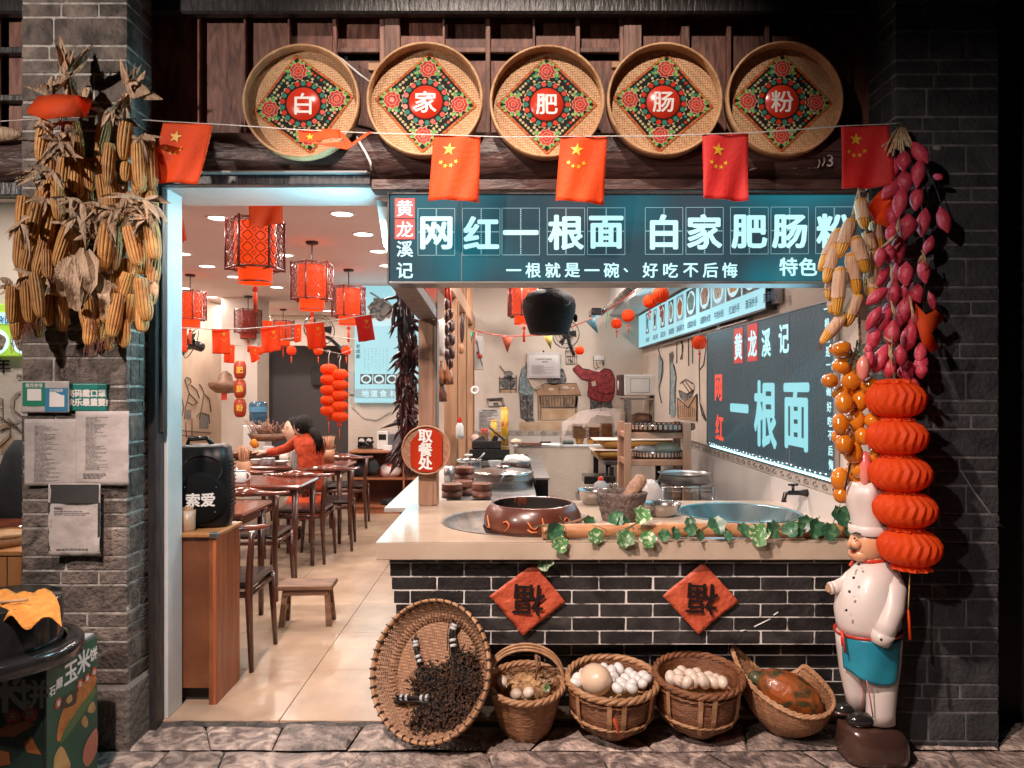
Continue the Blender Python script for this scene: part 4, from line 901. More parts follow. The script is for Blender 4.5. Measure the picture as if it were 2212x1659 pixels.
def bowl(lb, u, v, r, h, Y, mat=None, z=CZ, cat='bowl', nm='steel_bowl', rb=.62):
    c = P(u, v, Y); c.z = z
    mb = MB(); mb.lathe([(.0002, .003), (r*rb, .002), (r*(rb+.12), h*.2), (r*.93, h*.75), (r*.97, h*.97), (r*1.03, h), (r*.96, h*.96), (r*.90, h*.7), (r*(rb+.05), h*.2), (.0002, .012)], 32, c)
    return one(nm, lb, cat, mb, mat or m_tin, c=c)
bowl('small steel bowl on the counter left of the stone mortar', 1282, 1085, .098, .085, 4.38)
bowl('wide steel bowl on the counter right of the stone mortar', 1430, 1115, .104, .07, 3.97)
m_film = M('clear_plastic', (.75, .73, .72), .12, trans=0, alpha=.42)
def bag(name, lb, pts, r, mat, seed=0, cat='plastic bag', parts=None):
    c = Vector(pts); mb = MB(); mb.ball(c, r, 22, 14, fn=lambda d: 1+.22*noise.noise((d.x*2.3+seed, d.y*2.3, d.z*2.3))+.08*noise.noise((d.x*7, d.y*7+seed, d.z*7)))
    for v in mb.v: v.z = max(v.z, c.z-r[2]*.75)
    return one(name, lb, cat, mb, mat)
bag('plastic_bag', 'clear plastic bag slumped on the counter behind the pestle', P(1402, 1070, 4.15), (.075, .06, .085), m_film, 3)
bag('meat_packet', 'pinkish packet of meat lying behind the stone mortar', P(1382, 1078, 4.2), (.06, .05, .03), M('meat', (.45, .18, .14), .4, col2=(.6, .4, .33), vs=30), 9, 'meat packet')
for u, lb in ((1318, 'left wire whisk loop standing behind the small steel bowl'), (1330, 'right wire whisk loop standing beside the mortar')):
    p = P(u, 1062, 4.25); mb = MB()
    for q in (0, .8, 1.6, 2.4): mb.tube([p+Vector((math.sin(a)*.020*math.cos(q), math.sin(a)*.020*math.sin(q), -math.cos(a)*.042+.01)) for a in [k*math.pi/6 for k in range(12)]], .0013, 4, closed=True)
    mb.tube([p+Vector((0, 0, -.03)), p+Vector((-.006, 0, -.075))], .006, 6)
    one('whisk', lb, 'whisk', mb, m_tin)
# bamboo pole and ivy
bpz = thing('bamboo_pole', 'thick bamboo pole lying along the front of the counter', 'bamboo pole', (.9, 3.36, CZ))
m_pole = M('pole_bamboo', (.50, .25, .12), .38, col2=(.32, .14, .06), vs=12, stretch=(.5, 3, 3), bump=.4)
A0, A1 = Vector((.136, 3.345, CZ+.036)), Vector((1.585, 3.40, CZ+.036)); pts = []; rs = []
for k in range(121):
    s = k/120; pts.append(A0+(A1-A0)*s+Vector((0, 0, .004*math.sin(s*5)))); d = min(abs(s-q) for q in (.012, .375, .72, .99)); rs.append(.0325+.0035*math.exp(-(d/.006)**2)-.001*math.exp(-(d/.02)**2))
ob('pole', MB().tube(pts, rs, 20), m_pole, bpz)
lm = []
for k in range(3):
    mb = MB(); g = []
    def lf(x, y, k=k):
        t = y; w = math.sin(min(1, t*1.25+.12)*math.pi*.86)**.7*(.55 if t < .98 else .05)*(1+.05*math.cos((t*5+.2)*math.pi))
        X = (x*2-1)*w; return (X, -abs(X)*.35*(1 if k else .6)+.12*math.sin(t*3+k), -t+(.10*abs(x*2-1) if t < .05 else 0))
    mb.grid(lambda a, b: lf(a, 1-b), 8, 10); lm.append(mb.mesh('ivy_leaf'))
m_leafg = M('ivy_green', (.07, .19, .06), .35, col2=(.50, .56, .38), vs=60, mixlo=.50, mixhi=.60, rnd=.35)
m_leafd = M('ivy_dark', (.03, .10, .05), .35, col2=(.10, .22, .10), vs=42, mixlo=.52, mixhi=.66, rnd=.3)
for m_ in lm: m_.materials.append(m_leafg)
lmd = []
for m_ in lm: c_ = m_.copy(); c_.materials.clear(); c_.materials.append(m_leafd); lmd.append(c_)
iv = thing('ivy_garland', 'trailing ivy garland of white veined green leaves wound round the bamboo pole', 'ivy', (.9, 3.30, CZ))
c6 = lambda x, y: (783+.5005*x, 1026+.5005*y)
for x, y, s, Y in [(850, 235, 46, 3.28), (845, 290, 42, 3.25), (795, 360, 46, 3.31), (992, 260, 40, 3.255), (1152, 265, 46, 3.25), (1230, 265, 42, 3.25), (1218, 165, 46, 3.33), (1080, 185, 38, 3.36), (1518, 205, 46, 3.30), (1635, 230, 36, 3.28), (1705, 235, 56, 3.25), (1760, 225, 44, 3.26), (1832, 228, 40, 3.29), (1975, 220, 48, 3.28), (2020, 232, 44, 3.28), (2062, 160, 52, 3.30), (1412, 232, 32, 3.29), (1305, 258, 30, 3.28), (1355, 250, 34, 3.28), (1930, 205, 40, 3.31), (1570, 262, 28, 3.27), (1460, 262, 30, 3.27), (1120, 205, 34, 3.35), (985, 200, 30, 3.38), (1870, 232, 36, 3.28), (1410, 205, 26, 3.36), (2090, 250, 26, 3.27)]:
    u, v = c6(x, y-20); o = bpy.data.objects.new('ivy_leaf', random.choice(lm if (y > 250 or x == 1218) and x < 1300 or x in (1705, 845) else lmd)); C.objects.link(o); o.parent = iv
    sc = s*2*.5005/F*Y*.84; o.location = P(u, v, Y)-ROOT[iv]; o.scale = (sc, sc, sc); o.rotation_euler = (R(-8)+jit(.35), jit(.7), jit(.5))
mb = MB(); pts = []
for k in range(90): s = k/89; q = s*26; pts.append(A0+(A1-A0)*(s*1.0)+Vector((jit(.004), -.038*math.cos(q)-.004, .036*math.sin(q)+.002)))
mb.tube(pts, .0022, 5)
mb.tube([P(1150, 1140, 3.33), P(1180, 1133, 3.32), P(1200, 1136, 3.32)], .003, 5)
for x, y in ((850, 200), (795, 330), (992, 240), (1152, 245), (1230, 245), (1518, 190), (1705, 210), (1760, 205), (1832, 208), (1975, 200), (2062, 150), (1412, 215)):
    u, v = c6(x, y-22); u2, v2 = c6(x+jit(60), 236); mb.tube([P(u2, v2, 3.318), P((u+u2)/2+jit(8), (v+v2)/2, 3.29), P(u, v, 3.285)], .0018, 4)
ob('stem', mb, M('ivy_stem', (.06, .09, .04), .6), iv)
# 福 papers
m_fu = M('red_fu_paper', (.56, .105, .045), .5, col2=(.46, .07, .03), vs=12, bump=1.5, bs=22)
m_inkb = M('black_ink', (.012, .008, .008), .4)
for corners, lb in (([(1153, 1216), (1222, 1300), (1130, 1371), (1057, 1286)], 'left red diamond paper with an upside down 福 on the counter front'), ([(1518, 1214), (1596, 1299), (1507, 1368), (1430, 1285)], 'right red diamond paper with an upside down 福 on the counter front')):
    a, b, c, d = [P(u, v, 3.343) for u, v in corners]; t = thing('fu_paper', lb, 'paper diamond', c, 0, 'red paper diamonds on the counter front')
    def f(x, y): p = a*(1-x)*(1-y)+b*x*(1-y)+c*x*y+d*(1-x)*y; return Vector((p.x, p.y-.004-.010*abs(noise.noise((x*3, y*3, lb[0] == 'l')))-.012*(x*y)**6-.012*((1-x)*(y))**8, p.z))
    ob('sheet', MB().grid(lambda x, y: f(x, 1-y), 14, 14), m_fu, t, thick=.0006)
    cc = (a+b+c+d)/4; mb = MB(); gx = Vector((-1, 0, .06)); gz = Vector((-.08, 0, -1)); text(mb, '福', (cc.x+.005, 3.323, cc.z), gx, gz, .150, .013); ob('character', mb, m_inkb, t)
mb = MB()
for a, b in (((1598, 1363), (1612, 1361)), ((1629, 1354), (1664, 1337)), ((1671, 1329), (1681, 1322))): mb.tube([P(*a, 3.350), P(*b, 3.350)], .003, 5, flat=.5)
one('chalk_mark', 'broken white chalk stroke on the black brick counter front', 'chalk mark', mb, M('chalk', (.7, .68, .65), .9))

# ================================================================ BASKETS in front
ST = -.012
m_wick = M('wicker', (.46, .24, .12), .45, col2=(.26, .11, .05), vs=22, stretch=(1, 1, 5), bump=.8, bs=60)
m_wickd = M('dark_wicker', (.30, .125, .055), .42, col2=(.15, .055, .025), vs=22, stretch=(1, 1, 5), bump=.8, bs=60)
m_wickl = M('light_wicker', (.50, .28, .15), .5, col2=(.33, .17, .08), vs=24, bump=.6)
def basket_body(c, prof, rows, cols, mat, par, sq=0, amp=.018, tilt=0, name='woven_body'):
    """weave made of real ridges: every other stake over / under"""
    mb = MB(); pr = []
    for i in range(rows+1):
        s = i/rows*(len(prof)-1); k = min(int(s), len(prof)-2); f = s-k; pr.append((prof[k][0]*(1-f)+prof[k+1][0]*f, prof[k][1]*(1-f)+prof[k+1][1]*f))
    rr = []
    for (r, z) in pr: rr += [(r, z), (r, z+.0001)]
    def wob(q, i, z):
        row = i; k = q*cols/(2*math.pi); s = math.sin(k*math.pi)*(1 if row % 2 else -1)
        zz = (z-pr[0][1])/(pr[-1][1]-pr[0][1]); return (1+amp*s)*(1+sq*(1-zz)**1.5*(abs(math.cos(2*q))**1.5*.28))
    mb.lathe(pr, cols*4, (0, 0, 0), True, wob=wob, capb=True)
    inner = [(r*.955, z) for r, z in pr]; mb.lathe(list(reversed(inner)), cols*4, (0, 0, .004), True, wob=lambda q, i, z: wob(q, rows-i, z), capt=True)
    o = ob(name, mb, mat, par, local=True); return o
def twist_rim(par, r, z, th, mat, n=60, name='rim', sx=1, sy=1):
    mb = MB()
    for s in range(3): mb.tube([((r+th*.5*math.cos(k*.55+s*2.09))*math.cos(2*math.pi*k/120)*sx, (r+th*.5*math.cos(k*.55+s*2.09))*math.sin(2*math.pi*k/120)*sy, z+th*.5*math.sin(k*.55+s*2.09)) for k in range(120)], th*.62, 6, closed=True)
    return ob(name, mb, mat, par, local=True)
# handled basket
hb = thing('handled_basket', 'wicker basket with an arched handle holding straw and three eggs', 'basket', (.060, 3.255, ST))
hb.rotation_euler = (R(9), 0, 0)
basket_body(None, [(.088, .0), (.105, .04), (.140, .15), (.158, .222)], 34, 22, m_wick, hb, sq=.5)
twist_rim(hb, .162, .232, .014, m_wickl); twist_rim(hb, .156, .216, .008, m_wick, name='hoop')
for s in (-.012, 0, .012): ob('handle', MB().tube([(.165*math.cos(q)*(1 if q != 0 else 1), s*1.3+.03*math.sin(q), .232+.150*math.sin(q)**.85+s*.5) for q in [math.pi*k/24 for k in range(25)]], .0062, 7), m_wickl, hb, local=True)
mb = MB(); mb.tube([(.045, .02, .35), (.050, .0, .30), (.042, -.01, .25)], [.008, .006, .003], 6); mb.tube([(.040, .02, .355), (.060, .01, .345), (.062, 0, .31)], .004, 5); ob('twig_tie', mb, MATS['brown_rope'], hb, local=True)
m_strw = M('nest_straw', (.66, .42, .20), .75, col2=(.32, .17, .08), vs=30)
mb = MB(); rs_ = random.Random(3)
mb.ball((.060, 3.30, .150), (.115, .085, .085), 20, 12, fn=lambda d: 1+.12*noise.noise((d.x*4, d.y*4, d.z*4)))
for _ in range(420):
    d = Vector((rs_.gauss(0, 1), rs_.gauss(0, 1), abs(rs_.gauss(0, 1)))).normalized(); p = Vector((.060+d.x*.115, 3.30+d.y*.085, .150+d.z*.088)); e = Vector((rs_.gauss(0, 1), rs_.gauss(0, 1), rs_.gauss(0, .5)))*.012
    mb.tube([p, p+e*.5+d*.006, p+e], .0011, 3, cap=False)
one('straw_nest', 'heap of golden straw filling the handled basket', 'straw', mb, m_strw, kind='stuff')
m_egg = M('egg_shell', (.72, .60, .50), .35, col2=(.60, .47, .38), vs=14); m_eggw = M('pale_egg', (.74, .72, .70), .32, rnd=.08); m_eggb = M('speckled_egg', (.72, .60, .50), .4, col2=(.45, .32, .24), vs=30, mixlo=.56, mixhi=.7)
eggm = {}
def egg(u, v, Y, w, mat, lb, grp, tilt=None, name='egg'):
    if mat.name not in eggm: 
        m_ = MB().ball((0, 0, 0), (1, 1, 1.28), 16, 12, fn=lambda d: 1-.06*d.z).mesh('egg'); m_.materials.append(mat); eggm[mat.name] = m_
    o = bpy.data.objects.new(name, eggm[mat.name]); C.objects.link(o); r = w/2/F*Y; o.scale = (r, r, r); o.location = P(u, v, Y); o.rotation_euler = (jit(1.3), jit(1.3), 0) if tilt is None else tilt
    tag(o, lb, 'egg', grp); return o
c7 = lambda x, y: (783+.2929*x, 1269+.2929*y); c8 = lambda x, y: (1377+.2929*x, 1323+.2929*y)
for x, y, lb in ((1135, 790, 'left white egg at the front of the handled basket'), (1228, 778, 'right speckled egg at the front of the handled basket')):
    u, v = c7(x, y); egg(u, v, 3.16, 26, m_eggb if 'right' in lb else m_egg, lb, None, (R(60), R(30), 0))
u, v = c7(1035, 700); egg(u, v, 3.20, 24, m_egg, 'pale egg at the left side of the handled basket straw', None, (R(80), R(60), 0))
mb = MB()
for _ in range(60):
    s = random.choice((-1, 1)); p = Vector((.060+s*(.10+jit(.025)), 3.22+jit(.06), .225+jit(.012))); e = Vector((jit(.03), jit(.03), .010+jit(.016))); ribbon(mb, [p, p+e*.5+Vector((0, 0, .006)), p+e], [.002, .005, .001], .4, n=2)
one('dry_leaves', 'curled dry leaves tucked around the straw in the handled basket', 'dry leaves', mb, MATS['dry_husk'], kind='stuff')
mb = MB(); p = P(1180, 1495, 3.13)
for d in ((0, .035), (.5, .03), (-.5, .03), (.15, .045)): e = Vector((math.sin(d[0]), -.1, math.cos(d[0])))*d[1]; ribbon(mb, [p, p+e*.5, p+e], [.003, .010, .001], .3)
one('green_sprig', 'small green leaf sprig in the handled basket', 'sprig', mb, m_leafg)
# two round egg baskets
def rbasket(lb, u, zr, r, Yc, seed, mat):
    x = XX(u, Yc); t = thing('egg_basket', lb, 'basket', (x, Yc, ST), 0, 'round wicker baskets of eggs')
    t.rotation_euler = (R(7), 0, 0)
    zr -= ST
    basket_body(None, [(r*.22, .0), (r*.50, .03), (r*.80, .085), (r*.92, .15), (r*.965, zr)], 40, 26, mat, t, sq=.55, amp=.012)
    twist_rim(t, r*.985, zr+.008, .015, m_wickl if seed == 1 else mat); twist_rim(t, r*.975, zr-.022, .007, mat, name='hoop'); twist_rim(t, r*.90, .115, .007, m_wickl, name='hoop')
    for q in (-2.5, -1.75, -1.45, -.75):
        mb = MB(); rib = [(r*.55, .035), (r*.83, .085), (r*.95, .15), (r*.995, zr)]
        for s in range(3):
            (ra, za), (rb, zb) = rib[s], rib[s+1]
            a = [Vector((ra*1.03*math.cos(q+d), ra*1.03*math.sin(q+d), za)) for d in (-.05, .05)]; b = [Vector((rb*1.03*math.cos(q+d), rb*1.03*math.sin(q+d), zb)) for d in (-.05, .05)]
            mb.add([a[0], a[1], b[1], b[0]], [(0, 1, 2, 3)])
        ob('stake', mb, m_wickl, t, local=True, thick=.003)
    return t
b3 = rbasket('middle round basket with one very big egg among many small pale eggs', 1320, .232, .197, 3.245, 1, m_wickd)
b4 = rbasket('right round basket of brownish small eggs', 1504, .245, .189, 3.255, 2, m_wickd)
mb = MB(); mb.tube([P(1322, 1540, 3.05), P(1330, 1560, 3.04), P(1336, 1580, 3.05), P(1338, 1596, 3.06)], [.0135, .013, .008, .002], 8, flat=.6)
cp = thing('red_pepper', 'red plastic pepper hanging on the front of the middle egg basket', 'pepper', P(1325, 1545, 3.05)); ob('body', mb, M('pepper_red', (.60, .10, .04), .3), cp)
ob('stem', MB().tube([P(1315, 1540, 3.05), P(1331, 1537, 3.045)], [.006, .010], 8).tube([P(1320, 1505, 3.055), P(1319, 1540, 3.05)], .009, 6, flat=.3), M('pepper_stem', (.55, .45, .35), .6), cp)
g1 = 'small pale eggs in the middle basket'
u, v = c7(1720, 680); o = egg(u, v, 3.185, 68, M('ostrich_egg', (.74, .56, .40), .3), 'single very large cream egg in the middle basket', None, (R(75), 0, R(20)), 'large_egg')
for x, y, Y in [(1780, 598, 3.33), (1890, 597, 3.33), (1838, 615, 3.30), (1968, 628, 3.30), (1850, 655, 3.25), (1632, 640, 3.25), (1583, 668, 3.20), (1570, 705, 3.17), (1835, 690, 3.20), (1940, 672, 3.24), (2000, 655, 3.27), (2068, 650, 3.27), (2030, 680, 3.23), (2100, 672, 3.23), (1910, 700, 3.17), (1990, 715, 3.16), (1880, 742, 3.12), (2065, 710, 3.17), (1985, 742, 3.13), (1640, 700, 3.25), (1920, 735, 3.16)]:
    u, v = c7(x, y); egg(u, v, Y, 22, m_eggw, 'small pale egg in the middle basket beside the giant egg', g1)
g2 = 'small brownish eggs in the right basket'
for x, y, Y in [(245, 478, 3.20), (300, 460, 3.24), (330, 440, 3.29), (395, 460, 3.23), (435, 450, 3.29), (470, 485, 3.20), (525, 475, 3.25), (580, 492, 3.24), (625, 512, 3.18), (365, 515, 3.16), (490, 512, 3.16), (415, 500, 3.18), (560, 515, 3.18), (310, 500, 3.18), (530, 500, 3.22)]:
    u, v = c8(x, y); egg(u, v, Y, 25, m_eggb, 'small brownish egg in the right round basket', g2)
for (x, r, z, lb) in ((XX(1320, 3.245), .165, .165, 'yellow straw padding under the eggs of the middle basket'), (XX(1504, 3.255), .155, .175, 'brown straw padding under the eggs of the right basket')):
    mb = MB(); mb.lathe([(.0002, .01), (r*.6, .008), (r, 0)], 24, (x, 3.245, z)); one('straw_padding', lb, 'straw', mb, m_strw, kind='stuff')
# leaning winnowing basket
wt = thing('winnowing_basket', 'large round winnowing basket leaning on the counter with dried black herbs inside', 'basket', P(926, 1446, 3.16))
Wq = Euler((R(-24), 0, R(-26)), 'XYZ'); wt.rotation_euler = (R(-22), 0, R(-27))
m_win = weave('winnow_weave', (.42, .23, .13), (.16, .075, .04), .0125, 'XZ', .55)
r_ = .292
RXm = Matrix.Rotation(R(90), 4, 'X')
ob('woven_base', MB().lathe([(.0002, -.075), (r_*.70, -.072)], 44, mat=RXm), m_win, wt, local=True)
# side wall of separate crossing strips so the floor shows through
mb = MB(); NS = 84
for k in range(NS):
    q = 2*math.pi*k/NS; dq = .7*math.pi/NS
    for (ra, za, rb, zb) in ((r_*.695, -.072, r_*.86, -.048), (r_*.86, -.048, r_*.975, -.002)):
        vs = [Vector((rr*math.cos(a), rr*math.sin(a), z)) for rr, z, a in ((ra, za, q-dq), (ra, za, q+dq), (rb, zb, q+dq), (rb, zb, q-dq))]
        mb.add([RXm @ v for v in vs], [(0, 1, 2, 3)], True)
ob('side_weave', mb, m_win, wt, local=True, kind='stuff', thick=.0015)
mb = MB()
for k in range(13):
    s = (k+.5)/13; ra = r_*(.70+.28*s); z = -.070+.070*s**1.7; w = .0035
    mb.lathe([(ra-w, z-.002), (ra+w, z+.001)], 72, mat=RXm)
ob('side_weave', mb, m_win, wt, local=True, kind='stuff', thick=.0015)
mb = MB(); mb.lathe([(r_*.955, -.012), (r_*.965, .006), (r_*1.0, .010), (r_*1.012, -.012), (r_*.985, -.022), (r_*.955, -.012)], 72, mat=RXm); ob('rim', mb, m_wickl, wt, local=True)
for k in range(46):
    q = 2*math.pi*k/46; mb = MB(); w = .016
    mb.tube([RXm @ Vector(((r_*.95)*math.cos(q), (r_*.95)*math.sin(q), -.014)), RXm @ Vector((r_*.96*math.cos(q+.01), r_*.96*math.sin(q+.01), .009)), RXm @ Vector((r_*1.005*math.cos(q+.02), r_*1.005*math.sin(q+.02), .0125)), RXm @ Vector((r_*1.012*math.cos(q+.03), r_*1.012*math.sin(q+.03), -.012))], .0026, 5, flat=2.4)
    ob('rim_binding', mb, M('dark_binding', (.045, .03, .025), .5), wt, local=True)
WM = Matrix.Translation(P(926, 1446, 3.16)) @ Euler((R(-22), 0, R(-27)), 'XYZ').to_matrix().to_4x4()
WI = WM.inverted()
def inb(u, v, d):      # point on the plane local y = d under photo position
    o = WI @ Vector((0, 0, HZ)); q = WI @ P(u, v, 3.2); k = (d-o.y)/(q.y-o.y); return WM @ (o+(q-o)*k)
m_herb = M('dried_herb', (.022, .014, .010), .8, col2=(.10, .045, .02), vs=60, rnd=.1); m_stalk = M('black_stalk', (.018, .014, .012), .5); m_tape = M('silver_tape', (.5, .5, .5), .5)
def herb(lb, stem, head, seed):
    t = thing('herb_bundle', lb, 'herb bundle', inb(*stem[0], .06), 0, 'dried herb bundles in the winnowing basket'); rs = random.Random(seed); mb = MB()
    A = [inb(u, v, .045) for u, v in stem]
    for k in range(16):
        o = Vector((rs.gauss(0, .006), rs.gauss(0, .006), rs.gauss(0, .006))); mb.tube([p+o*(1.6 if i in (0, len(A)-1) else 1) for i, p in enumerate(A)], .0028, 4)
    hd = [inb(u, v, .05) for u, v in head]
    for k in range(70): h = rs.choice(hd)+Vector((rs.gauss(0, .02), -.012, rs.gauss(0, .02))); mb.tube([A[-1], (A[-1]+h)/2+Vector((rs.gauss(0, .018), -.016, rs.gauss(0, .018))), h], .0013, 3, cap=False)
    ob('stalks', mb, m_stalk, t, kind='stuff')
    for f in (.18, .32, .72, .86):
        s = f*(len(A)-1); i = int(s); p = A[i]+(A[i+1]-A[i])*(s-i); d = (A[i+1]-A[i]).normalized()*.006; ob('tape', MB().tube([p-d, p+d], .0155, 10), m_tape, t)
    mb = MB()
    for h in hd:
        for _ in range(64):
            p = h+Vector((rs.gauss(0, .021), rs.gauss(-.004, .010), rs.gauss(0, .021))); r = rs.uniform(.0028, .0065)
            mb.ball(p, (r, r, r*rs.uniform(.5, 1)), 5, 3); e = Vector((rs.gauss(0, 1), -abs(rs.gauss(0, 1)), rs.gauss(0, 1))).normalized()*.014; ribbon(mb, [p, p+e*.6, p+e], [.002, .0045, .001], .5, n=2)
    ob('seed_heads', mb, m_herb, t, kind='stuff')
def hp(l): return [c7(x, y) for x, y in l]
herb('left herb bundle with taped stalks standing up in the winnowing basket', hp([(385, 375), (395, 460), (430, 580)]), hp([(430, 680), (480, 640), (540, 700), (470, 740), (600, 650), (560, 780), (640, 720), (520, 620), (420, 740), (610, 800), (680, 640), (700, 780), (640, 600)]), 1)
herb('top right herb bundle with taped stalks in the winnowing basket', hp([(690, 250), (660, 330), (675, 470)]), hp([(700, 540), (760, 520), (820, 600), (740, 620), (850, 680), (780, 720), (690, 660), (860, 760), (810, 800), (720, 760), (760, 580), (800, 540)]), 2)
herb('bottom herb bundle with taped stalks lying sideways in the winnowing basket', hp([(245, 810), (380, 815), (520, 815)]), hp([(480, 940), (560, 900), (640, 950), (420, 1000), (520, 1030), (620, 1020), (700, 960), (760, 900), (800, 860), (560, 980), (700, 880), (430, 930), (740, 980), (640, 870), (380, 1030), (580, 840), (680, 1030)]), 3)
# boat shaped basket with pumpkin
bb = thing('boat_basket', 'long boat shaped wicker basket with raised handle ends holding a pumpkin', 'basket', P(1690, 1600, 3.2))
rim = [(1583, 1398, 3.42), (1590, 1425, 3.36), (1606, 1458, 3.26), (1640, 1497, 3.17), (1688, 1530, 3.09), (1735, 1548, 3.04), (1778, 1546, 3.03), (1799, 1527, 3.06), (1797, 1502, 3.14), (1782, 1480, 3.24), (1762, 1458, 3.34), (1738, 1440, 3.41), (1722, 1450, 3.43), (1690, 1462, 3.435), (1650, 1455, 3.44), (1615, 1425, 3.44)]
rp = [P(*p) for p in rim]; n_ = len(rp)
bot = [P(1600+.0*i, 1, 3.2) for i in range(n_)]
cb = Vector((XX(1702, 3.2), 3.22, ST+.008))
def crv(s):
    s = s*n_; i = int(s) % n_; f = s-int(s); p0, p1, p2, p3 = rp[i-1], rp[i], rp[(i+1) % n_], rp[(i+2) % n_]
    return .5*((2*p1)+(p2-p0)*f+(2*p0-5*p1+4*p2-p3)*f*f+(3*p1-p0-3*p2+p3)*f**3)
def bsk(a, b, amp=.0035):
    top = crv(a % 1); d = top-cb; base = cb+Vector((d.x*.33, d.y*.22, 0)); h = b**1.0
    p = base+(top-base)*h; bul = math.sin(min(1, h)*math.pi)*.16; p += Vector((d.x*bul, d.y*bul*.5, -d.z*bul*.5)); k = a*44
    out = Vector((d.x, d.y, 0)).normalized(); return p+out*amp*math.sin(k*math.pi)*(1 if int(b*22+.5) % 2 else -1)
ob('woven_body', MB().grid(bsk, 132, 22), m_wick, bb, thick=.004)
ob('woven_bottom', MB().add([bsk(k/44, 0, 0) for k in range(44)], [tuple(range(44))]), m_wick, bb)
mb = MB()
for s in range(3): mb.tube([crv(k/140)+Vector((.005*math.cos(k*.8+s*2.1), .005*math.sin(k*.8+s*2.1), .005*math.sin(k*.8+s*2.1+1))) for k in range(140)], .0062, 6, closed=True)
ob('rim', mb, m_wickl, bb)
for k in range(22): 
    a = k/22; mb = MB(); mb.tube([bsk(a+d, h, 0)+(bsk(a+d, h, 0)-cb).normalized()*.004 for h, d in ((1, 0), (.82, .012), (.62, .03), (.4, .05))], .0032, 5); ob('stake', mb, m_wickl, bb)
m_pump = M('pumpkin_skin', (.34, .085, .018), .36, col2=(.055, .05, .022), vs=14, mixlo=.44, mixhi=.60, bump=.8, bs=22, coat=.3, dist=1.5)
pk = thing('pumpkin', 'mottled orange and green oval pumpkin lying in the boat shaped basket', 'pumpkin', P(1706, 1530, 3.18))
mm = Euler((0, R(24), R(-18))).to_matrix().to_4x4()
mb = MB(); mb.ball(P(1706, 1500, 3.19), (.150, .085, .086), 40, 18, mat=mm, fn=lambda d: 1+.035*math.cos(10*math.atan2(d.z, d.y))*(1-d.x*d.x)+.03*noise.noise((d.x*3, d.y*3, d.z*3))-.05*max(0, d.x)); ob('body', mb, m_pump, pk)
ob('green_tip', MB().ball(P(1636, 1466, 3.235), (.040, .035, .030), 14, 10, mat=mm, fn=lambda d: 1+.06*noise.noise((d.x*4, d.y*4, d.z*4))), M('pumpkin_green', (.05, .065, .035), .35, col2=(.12, .11, .05), vs=30), pk)
# ================================================================ CHEF STATUE
m_chw = M('white_glaze', (.66, .58, .54), .4, col2=(.56, .47, .43), vs=5, coat=.08, mixlo=.5, mixhi=.8)
m_skin = M('painted_skin', (.68, .36, .20), .3, col2=(.62, .30, .16), vs=8); m_chr = M('red_trim', (.58, .045, .02), .3); m_apr = M('apron_blue', (.02, .28, .38), .3, col2=(.015, .22, .32), vs=6)
m_hair = M('painted_hair', (.03, .022, .02), .35); m_shoe = M('black_glaze', (.018, .016, .016), .14, coat=.5); m_bas = M('brown_base', (.085, .040, .028), .25, col2=(.05, .025, .02), vs=9, coat=.4)
CY = 3.02
ch = thing('chef_statue', 'glazed statue of a plump moustached chef in white jacket, tall hat and blue apron', 'statue', P(1880, 1628, 3.07))
def sec(u, v, ru, ry=None, dy=0): return (XX(u, CY), CY+dy, ZZ(v, CY), ru/F*CY, ry if ry else ru/F*CY*.9)
ob('base', MB().loft([sec(1883, 1630, 66, .11), sec(1883, 1618, 68, .115), sec(1883, 1590, 67, .11), sec(1878, 1572, 62, .10), sec(1868, 1560, 50, .085)], 28, 3.2), m_bas, ch)
# rear and front shoes
for (u, v, ww, dy) in ((1832, 1532, 27, .035), (1862, 1556, 30, -.04)):
    mb = MB(); mb.ball(P(u, v-2, CY+dy), (ww/F*CY, .034, .030), 16, 10, fn=lambda d: 1+.12*max(0, -d.x)-.12*max(0, d.z)*max(0, -d.x)); ob('shoe', mb, m_shoe, ch)
    mb = MB(); mb.box(XX(u-ww, CY), XX(u+ww, CY), CY+dy-.035, CY+dy+.035, ZZ(v+15, CY), ZZ(v+11, CY)); ob('sole', mb.__class__().loft([(XX(u, CY), CY+dy, ZZ(v+16, CY), ww/F*CY*1.0, .034), (XX(u, CY), CY+dy, ZZ(v+10, CY), ww/F*CY*1.02, .035)], 20), m_bas, ch)
tr = MB(); tr.loft([sec(1861, 1538, 22, .035, .03), sec(1856, 1500, 24, .04, .03), sec(1852, 1455, 30, .055, .03), sec(1856, 1400, 42, .08, .02), sec(1862, 1365, 52, .10, .01)], 22)
tr.loft([sec(1893, 1553, 30, .042, -.035), sec(1893, 1530, 30, .045, -.035), sec(1897, 1480, 31, .055, -.03), sec(1900, 1420, 38, .07, -.02), sec(1893, 1360, 50, .09, -.01)], 22)
ob('trousers', tr, m_chw, ch)
ob('stripe', MB().tube([P(1872, 1470, CY-.105), P(1880, 1510, CY-.093), P(1886, 1550, CY-.083)], .0028, 5).tube([P(1853, 1450, CY-.05), P(1866, 1500, CY-.028), P(1860, 1540, CY-.02)], .0025, 5), M('faded_red', (.45, .14, .14), .5), ch)
ja = MB(); ja.loft([sec(1877, 1368, 62, .105), sec(1875, 1345, 66, .115), sec(1873, 1318, 67, .122), sec(1874, 1290, 64, .12), sec(1879, 1262, 58, .11), sec(1886, 1240, 51, .095), sec(1890, 1224, 42, .075), sec(1888, 1210, 26, .05)], 30)
ob('jacket', ja, m_chw, ch)
